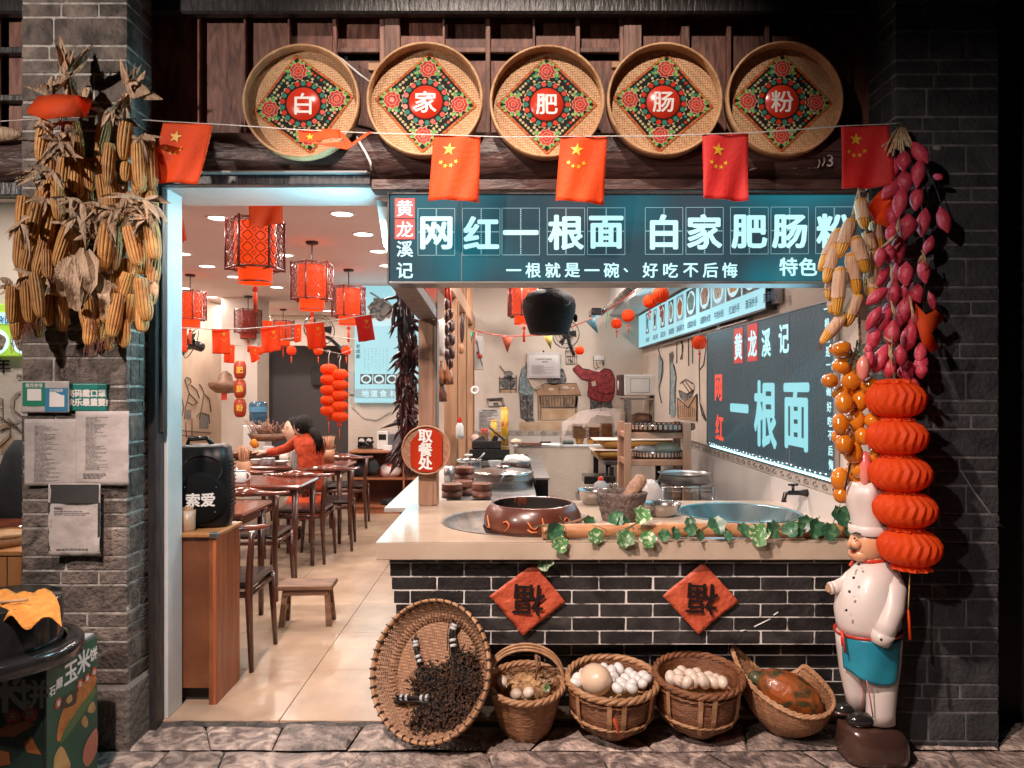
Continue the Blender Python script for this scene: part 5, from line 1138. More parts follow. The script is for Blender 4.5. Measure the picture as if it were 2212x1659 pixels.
# left arm: stump pointing to the photo left; right arm hanging
ob('sleeve', MB().tube([P(1862, 1232, CY+.05), P(1842, 1252, CY+.04), P(1828, 1263, CY+.03), P(1806, 1268, CY+.02), P(1795, 1270, CY+.01)], [.034, .040, .036, .026, .023], 14).tube([P(1797, 1270, CY+.01), P(1791, 1271, CY+.01)], [.026, .024], 14), m_chw, ch)
ob('broken_wrist', MB().tube([P(1792, 1271, CY+.007), P(1789, 1271, CY+.004)], [.019, .016], 12), M('raw_clay', (.35, .22, .12), .8), ch)
ob('sleeve', MB().tube([P(1918, 1240, CY-.02), P(1930, 1275, CY-.07), P(1927, 1315, CY-.10), P(1915, 1350, CY-.115), P(1906, 1376, CY-.115)], [.044, .050, .046, .042, .040], 16).tube([P(1909, 1366, CY-.116), P(1899, 1390, CY-.112)], [.045, .036], 16), m_chw, ch)
ob('cuff_button', MB().ball(P(1904, 1381, CY-.150), (.006, .004, .006), 8, 5), m_shoe, ch)
for u, v, d in ((1849, 1219, .074), (1838, 1248, .105), (1829, 1278, .115), (1822, 1318, .118)): ob('button', MB().ball(P(u+6, v, CY-d+.002), (.006, .005, .006), 8, 5), m_shoe, ch)
# apron with belt
def ap(a, b):
    q = -2.95+a*2.9; z = 1366+(72+46*math.sin(min(1, a*1.15)*math.pi)*.8*(a**.7))*b*(1.0 if a < .9 else .85); rx = (62-4*b)/F*CY; ry = .112-.012*b
    w = 1+.035*math.sin(a*17+b*3)*b; return (XX(1876, CY)+math.cos(q)*rx*w*1.02, CY+math.sin(q)*ry*w*1.04, ZZ(z, CY))
ob('apron', MB().grid(lambda a, b: ap(a, 1-b), 36, 14), m_apr, ch, thick=.004)
bl = MB(); bl.tube([(XX(1876, CY)+math.cos(q)*.128, CY+math.sin(q)*.118, ZZ(1361-4*math.cos(q), CY)) for q in [k*math.pi/20 for k in range(40)]], .0095, 8, closed=True, flat=.45)
bl.tube([P(1819, 1362, CY-.06), P(1822, 1385, CY-.075), P(1826, 1410, CY-.075)], [.007, .004, .005], 6).tube([P(1820, 1362, CY-.065), P(1818, 1380, CY-.07), P(1820, 1396, CY-.07)], [.006, .004, .004], 6)
ob('belt', bl, m_chr, ch)
ob('collar', MB().lathe([(.052, -.006), (.056, .004), (.048, .012)], 24, P(1882, 1209, CY), sx=1.05, sy=.95).tube([P(1842, 1213, CY-.045), P(1836, 1222, CY-.06)], .006, 6), m_chr, ch)
# head in profile, facing photo left
hx = P(1876, 1172, CY)
def hf(d):
    k = 1+.05*max(0, -d.z)*max(0, -d.x); 
    return k
hd = MB(); hd.ball(hx, (.073, .066, .082), 26, 20, fn=hf)
hd.ball(P(1858, 1196, CY), (.045, .05, .032), 16, 10)          # jowl
hd.ball(P(1845, 1192, CY), (.017, .022, .014), 12, 8)            # chin
hd.tube([P(1844, 1158, CY), P(1838, 1168, CY), P(1833, 1177, CY), P(1841, 1181, CY)], [.006, .009, .010, .006], 10)  # nose
hd.ball(P(1850, 1176, CY-.035), (.022, .018, .020), 12, 8); hd.tube([P(1885, 1212, CY), P(1880, 1195, CY)], [.046, .05], 18)
ob('head', hd, m_skin, ch)
ob('ear', MB().ball(P(1898, 1178, CY-.058), (.014, .010, .021), 12, 8).ball(P(1900, 1180, CY-.066), (.007, .006, .012), 8, 6), m_skin, ch)
ob('hair', MB().ball(P(1894, 1163, CY), (.056, .066, .048), 18, 12).ball(P(1876, 1152, CY), (.066, .067, .03), 16, 8), m_hair, ch)
ob('moustache', MB().tube([P(1836, 1184, CY-.012), P(1841, 1185, CY-.03), P(1846, 1189, CY-.042)], [.004, .008, .003], 8), m_hair, ch)
ob('mouth', MB().tube([P(1838, 1191, CY-.012), P(1843, 1192, CY-.030)], [.005, .004], 6), m_chr, ch)
ob('eye', MB().ball(P(1848, 1163, CY-.0485), (.009, .004, .004), 8, 6), m_wht, ch); ob('eye', MB().ball(P(1846, 1163, CY-.051), (.0045, .003, .0045), 8, 6), m_hair, ch)
ob('eyebrow', MB().tube([P(1842, 1153, CY-.035), P(1850, 1151, CY-.052), P(1860, 1154, CY-.060)], [.003, .005, .002], 6), m_hair, ch)
ht = MB(); Wt = lambda q, i, z: 1+(.05*math.sin(q*5+i) if i > 3 else 0)
ht.lathe([(.074, -.006), (.079, .0), (.079, .028), (.074, .033)], 30, P(1877, 1150, CY), sx=1.0, sy=.95, mat=None)
ob('hat_band', ht, m_chw, ch)
ht = MB(); n0 = P(1876, 1141, CY)
secs = [(1876, 1142, 35), (1875, 1130, 34), (1873, 1112, 35), (1870, 1095, 37), (1869, 1078, 40), (1870, 1065, 42), (1873, 1052, 40), (1876, 1042, 32), (1878, 1037, 18), (1878, 1035, 2)]
mbh = MB(); vs = []; nn = 36
for i, (u, v, r) in enumerate(secs):
    for j in range(nn):
        q = 2*math.pi*j/nn; k = 1+.07*math.sin(q*4+i*.5)*(i > 1)+.05*math.sin(q*7+1)*(i > 2); c0 = P(u, v, CY); vs.append(c0+Vector((math.cos(q)*r/F*CY*k, math.sin(q)*r/F*CY*k*.9, 0)))
mbh.add(vs, [(i*nn+j, i*nn+(j+1) % nn, (i+1)*nn+(j+1) % nn, (i+1)*nn+j) for i in range(len(secs)-1) for j in range(nn)], True); ob('hat_crown', mbh, m_chw, ch)

# ================================================================ FOREGROUND LEFT: green box, black stove drum, cloth
BXR = -1.607
gb = thing('display_box', 'green printed corn cake box under a black round griddle at the left edge', 'printed box', (-2.0, 2.7, ST))
m_gb = M('green_poster', (.010, .085, .048), .5, col2=(.008, .065, .038), vs=3); m_bb = M('shaded_green_poster', (.012, .035, .025), .3, col2=(.01, .02, .017), vs=3)  # m_bb: green print coloured dark, painting in the shade on the front face
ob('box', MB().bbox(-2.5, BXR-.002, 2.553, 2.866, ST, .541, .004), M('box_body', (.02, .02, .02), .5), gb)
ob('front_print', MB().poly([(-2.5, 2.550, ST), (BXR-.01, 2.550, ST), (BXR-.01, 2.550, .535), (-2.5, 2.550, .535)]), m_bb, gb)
ob('side_print', MB().poly([(BXR, 2.553, ST), (BXR, 2.865, ST), (BXR, 2.865, .54), (BXR, 2.553, .54)]), m_gb, gb)
ob('grey_top_edge', MB().box(BXR-.08, BXR-.01, 2.78, 2.86, .542, .552), M('foam_grey', (.42, .40, .38), .8), gb)
def sf(u, v, o=.001): Y = BXR*F/(u-CU); return Vector((BXR+o, Y, ZZ(v, Y)))
def spoly(pts, m, nm='print_shape', o=.001): return ob(nm, MB().poly([sf(u, v, o) for u, v in reversed(cr(pts))]), m, gb)
aY = Vector((0, 1, 0))
for chh, u, v, s, m in (('石', 112, 1493, .036, m_wht), ('磨', 127, 1475, .04, m_wht), ('玉', 152, 1452, .085, m_wht), ('米', 180, 1428, .085, m_wht), ('饼', 201, 1413, .052, m_wht)):
    mb = MB(); text(mb, chh, sf(u, v, .002), aY, Z_, s, .035); ob('character', mb, m, gb)
for k, (chh, u, v) in enumerate((('香', 125, 1519), ('软', 172, 1478), ('美', 187, 1466), ('味', 202, 1452))):
    c_ = sf(u, v, .0018); mb = MB(); mb.poly([(c_.x, c_.y+.021*math.cos(2*math.pi*j/6), c_.z+.021*math.sin(2*math.pi*j/6)) for j in range(6)]); d_ = ob('red_badge', mb, M('badge_red', (.50, .06, .02), .4), gb)
    mb = MB(); text(mb, chh, c_+Vector((.001, 0, 0)), aY, Z_, .022, .02); ob('character', mb, m_wht, d_)
m_cp = M('printed_corn', (.55, .19, .035), .4, col2=(.40, .12, .02), vs=40); m_cl = M('printed_leaf', (.05, .14, .04), .4); m_pc = M('printed_cream', (.55, .36, .13), .4, col2=(.40, .20, .06), vs=12)
spoly([(122, 1592), (131, 1545), (150, 1510), (160, 1500), (163, 1515), (150, 1555), (130, 1600)], m_cp, 'printed_corn'); spoly([(150, 1545), (160, 1508), (185, 1468), (203, 1458), (208, 1468), (198, 1495), (172, 1535), (140, 1580)], m_cp, 'printed_corn', .0014)
spoly([(128, 1605), (148, 1560), (200, 1490), (205, 1500), (180, 1540), (145, 1590)], m_cl, 'printed_leaf', .0018)
spoly([(116, 1640), (132, 1612), (148, 1640), (150, 1659), (120, 1680)], m_pc, 'printed_slice'); spoly([(175, 1560), (183, 1545), (190, 1562), (184, 1572)], m_pc, 'printed_slice'); spoly([(188, 1535), (200, 1515), (206, 1532), (198, 1540)], m_pc, 'printed_slice')
spoly([(178, 1640), (185, 1605), (208, 1573), (209, 1620), (190, 1655)], M('printed_meat', (.50, .16, .10), .4), 'printed_slice', .0012)
spoly([(133, 1530), (135, 1510), (150, 1496), (163, 1490), (164, 1515), (152, 1526)], M('black_patch', (.01, .01, .01), .4), 'black_patch', .0019); spoly([(142, 1512), (152, 1500), (155, 1512), (146, 1520)], m_pc, 'print_shape', .0022)
def ff(u, v, o=.0015): return Vector((XX(u, 2.55), 2.550-o, ZZ(v, 2.55)))
m_shwht = M('shaded_white_print', (.16, .17, .15), .5); m_dk = M('shaded_corn_print', (.18, .06, .015), .5); m_dr = M('shaded_red_print', (.20, .025, .012), .5)  # front prints dimmed in colour for the shade on that face
for chh, u, v, s in (('米', 12, 1492, .16), ('饼', 72, 1499, .105)): mb = MB(); text(mb, chh, ff(u, v), X_, Z_, s, .03); ob('character', mb, m_shwht, gb)
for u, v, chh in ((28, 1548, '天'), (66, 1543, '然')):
    c_ = ff(u, v); mb = MB(); disc(mb, c_.x, c_.z, .028, c_.y, 8); d_ = ob('red_badge', mb, m_dr, gb); mb = MB(); text(mb, chh, c_+Vector((0, -.001, 0)), X_, Z_, .03, .02); ob('character', mb, m_shwht, d_)
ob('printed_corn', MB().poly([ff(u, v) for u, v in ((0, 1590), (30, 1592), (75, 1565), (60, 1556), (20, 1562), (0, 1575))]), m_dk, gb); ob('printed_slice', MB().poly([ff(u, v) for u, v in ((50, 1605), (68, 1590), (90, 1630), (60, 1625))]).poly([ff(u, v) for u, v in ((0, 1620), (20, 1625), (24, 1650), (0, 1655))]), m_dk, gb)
dr = thing('griddle_drum', 'black round griddle stove standing on the green printed box', 'stove', (-1.80, 2.60, .545))
m_gd = M('black_enamel', (.016, .016, .017), .16, col2=(.022, .022, .022), vs=14, coat=.3)
ob('ring', MB().lathe([(.0002, .0), (.245, 0), (.258, .006), (.258, .045), (.250, .055), (.205, .060), (.200, .05)], 64, (-1.80, 2.60, .545)), m_gd, dr)
ob('drum', MB().lathe([(.190, .045), (.192, .205), (.188, .214), (.0002, .216)], 64, (-1.80, 2.60, .545)), m_gd, dr)
def cl(a, b):
    u = -30+164*a; Y = 2.43+.24*b+.02*math.sin(a*9); z = .763+.010*abs(noise.noise((a*5, b*5, 1)))+.004*math.sin(a*22+b*9)
    if b < .25: z -= (.25-b)*.14*(1+.5*math.sin(a*14))
    if a > .92: z -= (a-.92)*.0
    return (XX(u-22*b*(a > .5)*(a-.5)*2, Y), Y, z)
one('yellow_cloth', 'crumpled orange yellow cloth lying on top of the black griddle', 'cloth', MB().grid(cl, 60, 24), M('yellow_cloth', (.72, .30, .05), .8, col2=(.60, .22, .035), vs=25, bump=1, bs=90), thick=.003)
one('chopstick', 'pale wooden stick lying on the yellow cloth', 'chopstick', MB().tube([P(0, 1301, 2.5), P(60, 1296, 2.5)], .005, 6), MATS['raw_wood'])

# ================================================================ LEFT BAY (sliver left of the pillar)
m_bwood = M('honey_wood', (.50, .24, .10), .35, col2=(.40, .17, .06), vs=10, stretch=(1, 1, .15))
m_lam = M('striped_laminate', (.42, .12, .045), .35, col2=(.26, .065, .025), vs=42, stretch=(2, 2, .05), mixlo=.42, mixhi=.58)
m_cabf = M('worn_brown_board', (.23, .085, .035), .4, col2=(.15, .05, .022), vs=5, bump=.3)
t = thing('left_bay_facade', 'dark log and lintel over the neighbouring opening at the far left', 'timber wall', (-2.6, 3.35, 2.3))
ob('log', logfn(-4.2, -2.07, 2.52, 3.385, .11, 16), m_log, t); ob('lintel_board', MB().bbox(-4.2, -2.08, 3.30, 3.345, 2.36, 2.42, .004), m_dark, t)
for z in (3.04, 2.82): ob('rail', MB().bbox(-4.2, -2.1, 3.40, 3.44, z, z+.03, .004), m_dark, t)
for k in range(4): ob('board', MB().bbox(-2.13-.26*k-.22, -2.13-.26*k, 3.45, 3.47, 2.62, 3.6, .004), m_boardA, t)
one('wall_plate', 'pale rounded plate edge on the log at the far left', 'plate', MB().ball(P(-8, 290, 3.26), (.115, .03, .034), 24, 12), m_huskp)
one('left_bay_floor_board', 'low wooden threshold under the neighbouring opening', 'threshold', MB().bbox(-4.2, -2.1, 3.36, 3.45, 0, .02), m_bwood)
gm = thing('menu_board', 'bright green menu board with noodle bowls behind the far left opening', 'menu board', P(0, 770, 5.0))
ob('panel', MB().bbox(-4.6, XX(48, 5), 5.0, 5.05, ZZ(769, 5), ZZ(657, 5), .004), M('green_panel', (.35, .55, .06), .4, emit=(.36, .62, .07), es=.5), gm)
ob('top_strip', MB().box(-4.6, XX(48, 5), 4.994, 4.999, ZZ(700, 5), ZZ(675, 5)), M('pale_strip', (.5, .8, .75), .4, emit=(.4, .7, .65), es=.6), gm)
mb = MB(); text(mb, '杂面', P(9, 690, 4.99), X_, Z_, .062, .03); ob('lettering', mb, M('blue_letter', (.05, .2, .5), .5), gm)
for u in (-18, 50): 
    mb = MB(); c_ = P(u+6, 738, 4.995); disc(mb, c_.x, c_.z, .10, c_.y, 28, None, .9); w_ = ob('bowl_picture', mb, M('bowl_white', (.7, .8, .8), .3, emit=(.5, .75, .8), es=.7), gm)
    mb = MB(); disc(mb, c_.x, c_.z, .078, c_.y-.002, 24, lambda q: 1+.06*math.sin(q*5), .85); ob('noodles', mb, M('noodle_print', (.35, .28, .2), .5, col2=(.08, .07, .06), vs=40), w_)
ob('wall', MB().box(-6, -2.75, 5.06, 5.16, 0, 2.77), m_wall, kind='structure')
mb = MB(); text(mb, '年', P(6, 790, 5.05), X_, Z_, .11, .02)
one('wall_character', 'black brush character painted on the wall below the green menu', 'wall writing', mb, m_inkb)
m_sk = M('mural_line', (.13, .09, .06), .8); m_mw = M('mural_wash', (.42, .26, .15), .8, col2=(.55, .40, .27), vs=6)
def strokes(lst, Y, w=.004, mb=None):
    mb = mb or MB()
    for l in lst: mb.tube([P(u, v, Y) for u, v in l], w, 4, flat=.25)
    return mb
ms = strokes([[(47, 845), (36, 848), (24, 860), (22, 880), (30, 900), (44, 910)], [(47, 850), (32, 865), (30, 885), (47, 900)], [(0, 860), (6, 862), (7, 905), (0, 910)], [(0, 870), (7, 871)], [(0, 882), (7, 883)], [(0, 900), (22, 915), (22, 945), (0, 965)], [(16, 903), (40, 925), (47, 922)], [(22, 912), (47, 935)], [(0, 930), (47, 905)], [(37, 809), (46, 809), (46, 818), (37, 818), (37, 809)]], 5.052)
one('wall_mural', 'ink sketch of steamers and baskets on the wall at the far left', 'mural', ms, m_sk)
mb = MB()
for a, b in (((0, 920), (12, 912)), ((0, 955), (22, 930)), ((2, 970), (25, 938))): mb.poly([P(a[0], a[1]+14, 5.055), P(b[0]+4, b[1]+14, 5.055), P(b[0]+4, b[1], 5.055), P(a[0], a[1], 5.055)])
one('mural_wash', 'brown wash of the ink sketch at the far left', 'mural', mb, m_mw)
# dark coat over a chair, table edge, bench with steamer, cupboard
m_coat = M('black_coat', (.012, .013, .015), .85, col2=(.02, .02, .024), vs=12, bump=.6)
one('black_coat', 'black coat hung over a chair back behind the left pillar', 'coat', MB().loft([(XX(50, 4.4), 4.4, ZZ(1150, 4.4), .12, .08), (XX(45, 4.4), 4.4, ZZ(1085, 4.4), .15, .10), (XX(42, 4.4), 4.4, ZZ(1030, 4.4), .13, .10), (XX(45, 4.4), 4.4, ZZ(980, 4.4), .09, .07), (XX(52, 4.4), 4.4, ZZ(950, 4.4), .05, .04)], 20), m_coat)
m_redw = M('red_lacquer_wood', (.20, .045, .022), .16, col2=(.12, .028, .016), vs=5, stretch=(3, .4, 3), coat=.6)
m_redd = M('dark_red_wood', (.10, .030, .018), .25, col2=(.06, .02, .013), vs=8, coat=.3)
tb = thing('dining_table', 'dark red table end showing left of the brick pillar', 'table', (-3.1, 3.9, 0))
ob('tabletop', MB().bbox(-4.2, XX(41, 4.0), 3.75, 4.25, .72, .75, .008), m_redw, tb)
for x in (-4.1, XX(30, 4.0)): 
    for y in (3.8, 4.2): ob('leg', MB().tube([(x, y, 0), (x, y, .72)], [.016, .022], 8), m_redd, tb)
cu = thing('cupboard', 'honey coloured slatted wooden cupboard at the far left behind the griddle', 'cupboard', (-2.9, 3.62, 0))
cx1 = XX(46, 3.6)
ob('carcass', MB().box(-3.6, cx1-.004, 3.612, 3.95, 0, ZZ(1192, 3.6)), m_cabf, cu)
for k in range(7): ob('plank', MB().bbox(cx1-.072*(k+1)+.004, cx1-.072*k, 3.60, 3.612, .03, ZZ(1203, 3.6), .003), m_bwood, cu)
ob('top_board', MB().bbox(-3.6, cx1+.006, 3.59, 3.96, ZZ(1200, 3.6), ZZ(1190, 3.6), .003), m_bwood, cu)
st_ = thing('steamer_basket', 'round bamboo steamer lid standing on the cupboard at the far left', 'steamer', (XX(8, 3.75), 3.75, ZZ(1186, 3.6)))
ob('side', MB().lathe([(.10, 0), (.135, .002), (.137, .05), (.128, .052), (.0002, .03)], 36, (XX(0, 3.75), 3.75, ZZ(1189, 3.6))), m_wickl, st_)
ob('hoop', MB().lathe([(.134, .045), (.141, .046), (.141, .062), (.134, .064)], 36, (XX(0, 3.75), 3.75, ZZ(1189, 3.6))), m_rim, st_)
# ================================================================ CEILING LIGHTS
m_lamp = M('lamp_disc', (1, 1, 1), .5, emit=(1, .90, .80), es=9); m_ring = M('lamp_ring', (.75, .72, .70), .35)
dl = [(473, 470), (739, 461), (785, 505), (818, 542), (836.5, 573), (392.6, 547.5), (447.5, 574), (506, 597), (615, 550.5), (598, 619.7), (399, 622), (458, 641), (506, 657), (551, 672), (578, 681.5), (706.6, 671)]
dlab = ['nearest downlight at the left of the ceiling', 'nearest downlight at the right of the ceiling', 'second downlight in the right row', 'third downlight in the right row', 'fourth downlight in the right row, beside the sign', 'downlight at the far left edge of the doorway view', 'downlight above and right of the left lantern',
        'downlight just left under the biggest lantern', 'downlight right behind the biggest lantern', 'downlight below right of the biggest lantern', 'downlight just above the leftmost lantern', 'downlight right of the leftmost lantern', 'downlight above the unlit lantern', 'downlight behind the tassel of the biggest lantern', 'farthest downlight in the middle', 'farthest downlight at the right beside a lantern']
lm_ = MB().lathe([(.0002, -.004), (.075, -.004)], 28).mesh('diffuser'); rm_ = MB().lathe([(.0755, -.002), (.080, -.009), (.094, -.006), (.096, 0)], 28).mesh('trim_ring')
for i, ((u, v), lb) in enumerate(zip(dl, dlab)):
    Y = 1.27*F/(HV-v); x = XX(u, Y); t = thing('ceiling_downlight', lb, 'ceiling light', (x, Y, 2.769), 0, 'round downlights in the dining room ceiling')
    ob('diffuser', lm_, m_lamp, t, local=True); ob('trim_ring', rm_, m_ring, t, local=True)
    light('AREA', 'downlight', (x, Y, 2.755), (x, Y, 0), 15, (1, .90, .82), .15)
for x, y, lb in ((.1, 5.2, 'front left'), (.9, 5.0, 'front right'), (.2, 7.6, 'rear left'), (1.0, 7.2, 'rear right')):  # unseen fixtures above the sign, carrying the kitchen's lamps
    t = thing('ceiling_downlight', lb+' unseen round downlight in the kitchen ceiling above the sign', 'ceiling light', (x, y, 2.949), 0, 'round downlights in the kitchen ceiling'); ob('diffuser', lm_, m_lamp, t, local=True); ob('trim_ring', rm_, m_ring, t, local=True)
    light('AREA', 'downlight', (x, y, 2.93), (x, y, 0), 30, (1, .90, .83), .15)
for x, y in ((-3.3, 4.3), (-4.6, 4.4), (-2.2, 4.6), (-3.4, 6.4), (-5.0, 6.6)): light('AREA', 'downlight', (x, y, 2.76), (x, y, 0), 15, (1, .90, .82), .15)

# ================================================================ HEXAGONAL LANTERNS
m_lw = M('carved_red_wood', (.16, .022, .015), .3, coat=.3); m_ll = M('lit_shade', (.4, .03, .005), .5, emit=(.85, .052, .004), es=1.0); m_lu = M('unlit_shade', (.30, .03, .018), .5)
m_tas = M('red_tassel', (.62, .05, .01), .5)
hexr, hh = .180, .318
def lantern_parts(t, lit=True):
    pr = []; 
    ob('canopy', MB().lathe([(.0002, .19), (.053, .19), (.055, .172), (.04, .164), (.0002, .163)], 20), m_dark, t, local=True)
    ob('rod', MB().tube([(0, 0, .17), (0, 0, -.02)], .006, 6), m_dark, t, local=True)
    s = ob('shade', MB().lathe([(.128, -.02), (.128, -hh+.02), (.106, -hh+.018), (.106, -hh-.082), (.103, -hh-.086)], 32), m_ll if lit else m_lu, t, local=True)
    ob('shade_rim', MB().lathe([(.108, -hh-.076), (.108, -hh-.086)], 32), m_lw, t, local=True)
    for k in range(6):
        a = math.pi/3*k+math.pi/6*.55; b = a+math.pi/3; A = Vector((hexr*math.cos(a), hexr*math.sin(a), 0)); B = Vector((hexr*math.cos(b), hexr*math.sin(b), 0)); d = (B-A)
        ob('corner_post', MB().tube([A+Vector((0, 0, .008)), A+Vector((0, 0, -hh-.008))], .0085, 6), m_lw, t, local=True)
        f = MB(); 
        for z in (-.006, -hh+.006): f.tube([A+Vector((0, 0, z)), B+Vector((0, 0, z))], .008, 4)
        f.tube([A+Vector((0, 0, -hh)), A*.6+Vector((0, 0, -hh-.002))], .007, 4)
        ob('panel_rail', f, m_lw, t, local=True)
        L = MB(); nr, nc = 4, 2
        for i in range(nc):
            for j in range(nr):
                c = A+d*((i+.5)/nc*.86+.07)+Vector((0, 0, -hh*((j+.5)/nr*.92+.04))); rr = d.length/nc*.36; u_ = d.normalized()
                L.tube([c+u_*rr*math.cos(q)*(1-.22*abs(math.sin(2*q)))+Vector((0, 0, 1))*rr*math.sin(q)*(1-.22*abs(math.sin(2*q))) for q in [math.pi*k2/6 for k2 in range(12)]], .0042, 3, closed=True)
        for i in range(nc+1):
            for j in range(nr+1):
                c = A+d*(i/nc*.86+.07)+Vector((0, 0, -hh*(j/nr*.92+.04))); rr = .013; u_ = d.normalized()
                L.tube([c+u_*rr*math.cos(q)+Vector((0, 0, 1))*rr*math.sin(q) for q in [math.pi*k2/2 for k2 in range(4)]], .0036, 3, closed=True)
        ob('lattice', L, m_lw, t, local=True, kind='stuff')
    ts = MB().tube([(0, 0, -hh-.08), (0, 0, -hh-.11)], .002, 4); ts.ball((0, 0, -hh-.125), (.02, .012, .02), 8, 6); ts.tube([(0, 0, -hh-.14), (0, 0, -hh-.17), (0, 0, -hh-.27)], [.006, .013, .014], 8)
    ob('tassel', ts, m_tas, t, local=True)
LN = [(551.5, 4.78, 'biggest red hexagonal lantern, nearest the doorway'), (674, 6.42, 'red hexagonal lantern hung between the big lantern and the menu screen'), (753, 7.92, 'red hexagonal lantern beside the glowing menu poster'),
      (411, 8.28, 'leftmost red hexagonal lantern, partly behind the doorway jamb'), (611.5, 11.9, 'small farthest red lantern behind the small flags'), (1132, 7.9, 'red lantern in the kitchen half hidden by the black pot')]
LG = 'hexagonal red lanterns hanging from the ceiling'
base_l = None
for u, Y, lb in LN:
    z = 2.58
    if base_l is None:
        base_l = thing('hexagonal_lantern', lb, 'lantern', (XX(u, Y), Y, z), 0, LG); lantern_parts(base_l)
    else: dup(base_l, (XX(u, Y), Y, z), jit(.3), lb, LG)
ul = thing('hexagonal_lantern', 'unlit dark red hexagonal lantern in the middle of the dining room', 'lantern', (XX(536, 10.2), 10.2, 2.58), .2, LG); lantern_parts(ul, False)
dup(base_l, (XX(-8, 5.6), 5.6, 2.50), .3, 'red hexagonal lantern at the far left edge of the photo', LG)
for u, Y in ((551.5, 4.78), (674, 6.42), (753, 7.92), (411, 8.28)):
    l = bpy.data.lights.new('lantern_glow', 'POINT'); l.energy = 3; l.color = (1, .22, .05); l.shadow_soft_size = .12; o = bpy.data.objects.new('lantern_glow', l); C.objects.link(o); o.location = (XX(u, Y), Y, 2.14)

# inside flags and their string
FI = 'small flags hanging inside the dining room'
for q, Y, lb, kw in [([(536, 437), (611, 437), (612, 484), (539, 490)], 4.0, 'plain backlit flag hanging in front of the biggest lantern', dict(nostar=True)),
                     ([(380, 430), (391, 440), (405, 520), (386, 524)], 3.9, 'narrow flag end hanging just inside the left jamb', dict(nostar=True)),
                     ([(366, 709), (405, 709), (405, 761), (366, 759)], 5.2, 'inside flag touching the left jamb', dict(star=(.55, .2))), ([(457, 711), (497, 711), (499, 765), (459, 764)], 5.2, 'inside flag second from the left on the string', dict(star=(.66, .2))),
                     ([(562, 708), (605, 704), (608, 757), (567, 763)], 5.2, 'inside flag hanging in front of the unlit lantern', dict(star=(.66, .22))), ([(658, 700), (700, 696), (706, 750), (666, 755)], 5.2, 'inside flag hanging right of the small far lantern', dict(star=(.66, .22))),
                     ([(766, 684), (802, 679), (811, 734), (775, 739)], 5.2, 'crimson inside flag in front of the glowing menu poster', dict(star=(.66, .24), mat=m_flagr)),
                     ([(482, 744), (508, 746), (507, 785), (484, 783)], 6.6, 'far inside flag tucked behind the second flag', dict(star=(.6, .25))), ([(536, 746), (560, 750), (559, 778), (543, 784)], 6.6, 'tilted far inside flag left of a small paper ball', dict(star=(.6, .25))),
                     ([(566, 692), (590, 694), (588, 712), (568, 712)], 6.6, 'far inside flag peeking above the front flag', dict(star=(.6, .35))), ([(635, 700), (652, 700), (651, 738), (636, 740)], 6.6, 'far inside flag edge right of the small lantern', dict(star=(.6, .3)))]:
    flag(q, Y, lb, FI, **kw)
one('flag_string', 'white string across the dining room carrying the small flags', 'string', MB().tube([P(u, v, 5.19) for u, v in ((360, 709), (405, 709), (457, 711), (530, 710), (605, 704), (660, 699), (705, 695), (745, 689), (766, 685), (810, 678))], .004, 5), m_str)
one('flag_string', 'second white string hanging farther back in the dining room', 'string', MB().tube([P(u, v, 6.61) for u, v in ((470, 742), (505, 745), (560, 748), (600, 735), (690, 722), (780, 735))], .004, 5), m_str)
# little paper balls
def pball(u, v, r, Y, lb, g='small red honeycomb paper lanterns', tassel=True, cat='paper lantern'):
    t = thing('paper_lantern', lb, cat, P(u, v, Y), 0, g); honey(t, u, v, r, r*.92, Y)
    if tassel: ob('tassel', MB().tube([P(u, v+r*.9, Y), P(u, v+r*1.6, Y)], .002, 4).ball(P(u, v+r*1.5, Y), r*.22/F*Y, 8, 6).tube([P(u, v+r*1.7, Y), P(u, v+r*2.7, Y)], [.006, .004], 5), m_tas, t)
    ob('thread', MB().tube([P(u, v-r, Y), P(u, v-r*2.2, Y)], .002, 4), m_str, t)
for u, lb in ((559.5, 'first small paper lantern from the left under the flags'), (629.5, 'second small paper lantern from the left, before the grey wall'), (687.6, 'third small paper lantern from the left, above the big paper chains'), (748, 'fourth small paper lantern, next to the menu poster')): pball(u, 757, 10.5, 8.0, lb)
pball(1404, 651, 15, 5.6, 'lower left of the two large paper lanterns by the kitchen menu'); pball(1427, 637, 18, 5.3, 'largest paper lantern in front of the kitchen menu screen'); pball(1357, 682, 14, 6.0, 'paper lantern hanging left of the kitchen menu end'); pball(1332, 699, 11.5, 6.6, 'smallest paper lantern beside the green pennant')
pball(1511, 740, 16, 5.2, 'paper lantern at the top left corner of the dark wall board'); pball(1252, 757, 10, 7.6, 'red paper knot hanging from the kitchen wall fan', tassel=False)
for u, v0, v1, lb in ((710, 786, 912, 'left big red honeycomb paper chain in the dining room'), (733.5, 797, 925, 'right big red honeycomb paper chain in the dining room')):
    t = thing('paper_lantern_chain', lb, 'lantern chain', P(u, v0, 6.8)); n = 5; h = (v1-v0-14)/n
    for k in range(n): honey(t, u, v0+h*(k+.5), 18.5, h*.5, 6.8, n=24)
    ob('tassel', MB().ball(P(u, v1-8, 6.8), .022, 8, 6).tube([P(u, v1, 6.8), P(u, v1+26, 6.8)], .004, 4), m_tas, t)
    ob('hook', MB().tube([P(u, v0, 6.8), P(u, v0-16, 6.8), P(u+3, v0-28, 6.8), P(u-2, v0-30, 6.8), P(u-4, v0-24, 6.8)], .004, 5), m_str, t)
one('wire', 'thin wire sagging above the two big paper chains', 'wire', MB().tube([P(u, v, 6.78) for u, v in ((640, 742), (700, 757), (735, 764), (768, 752))], .003, 4), m_str)
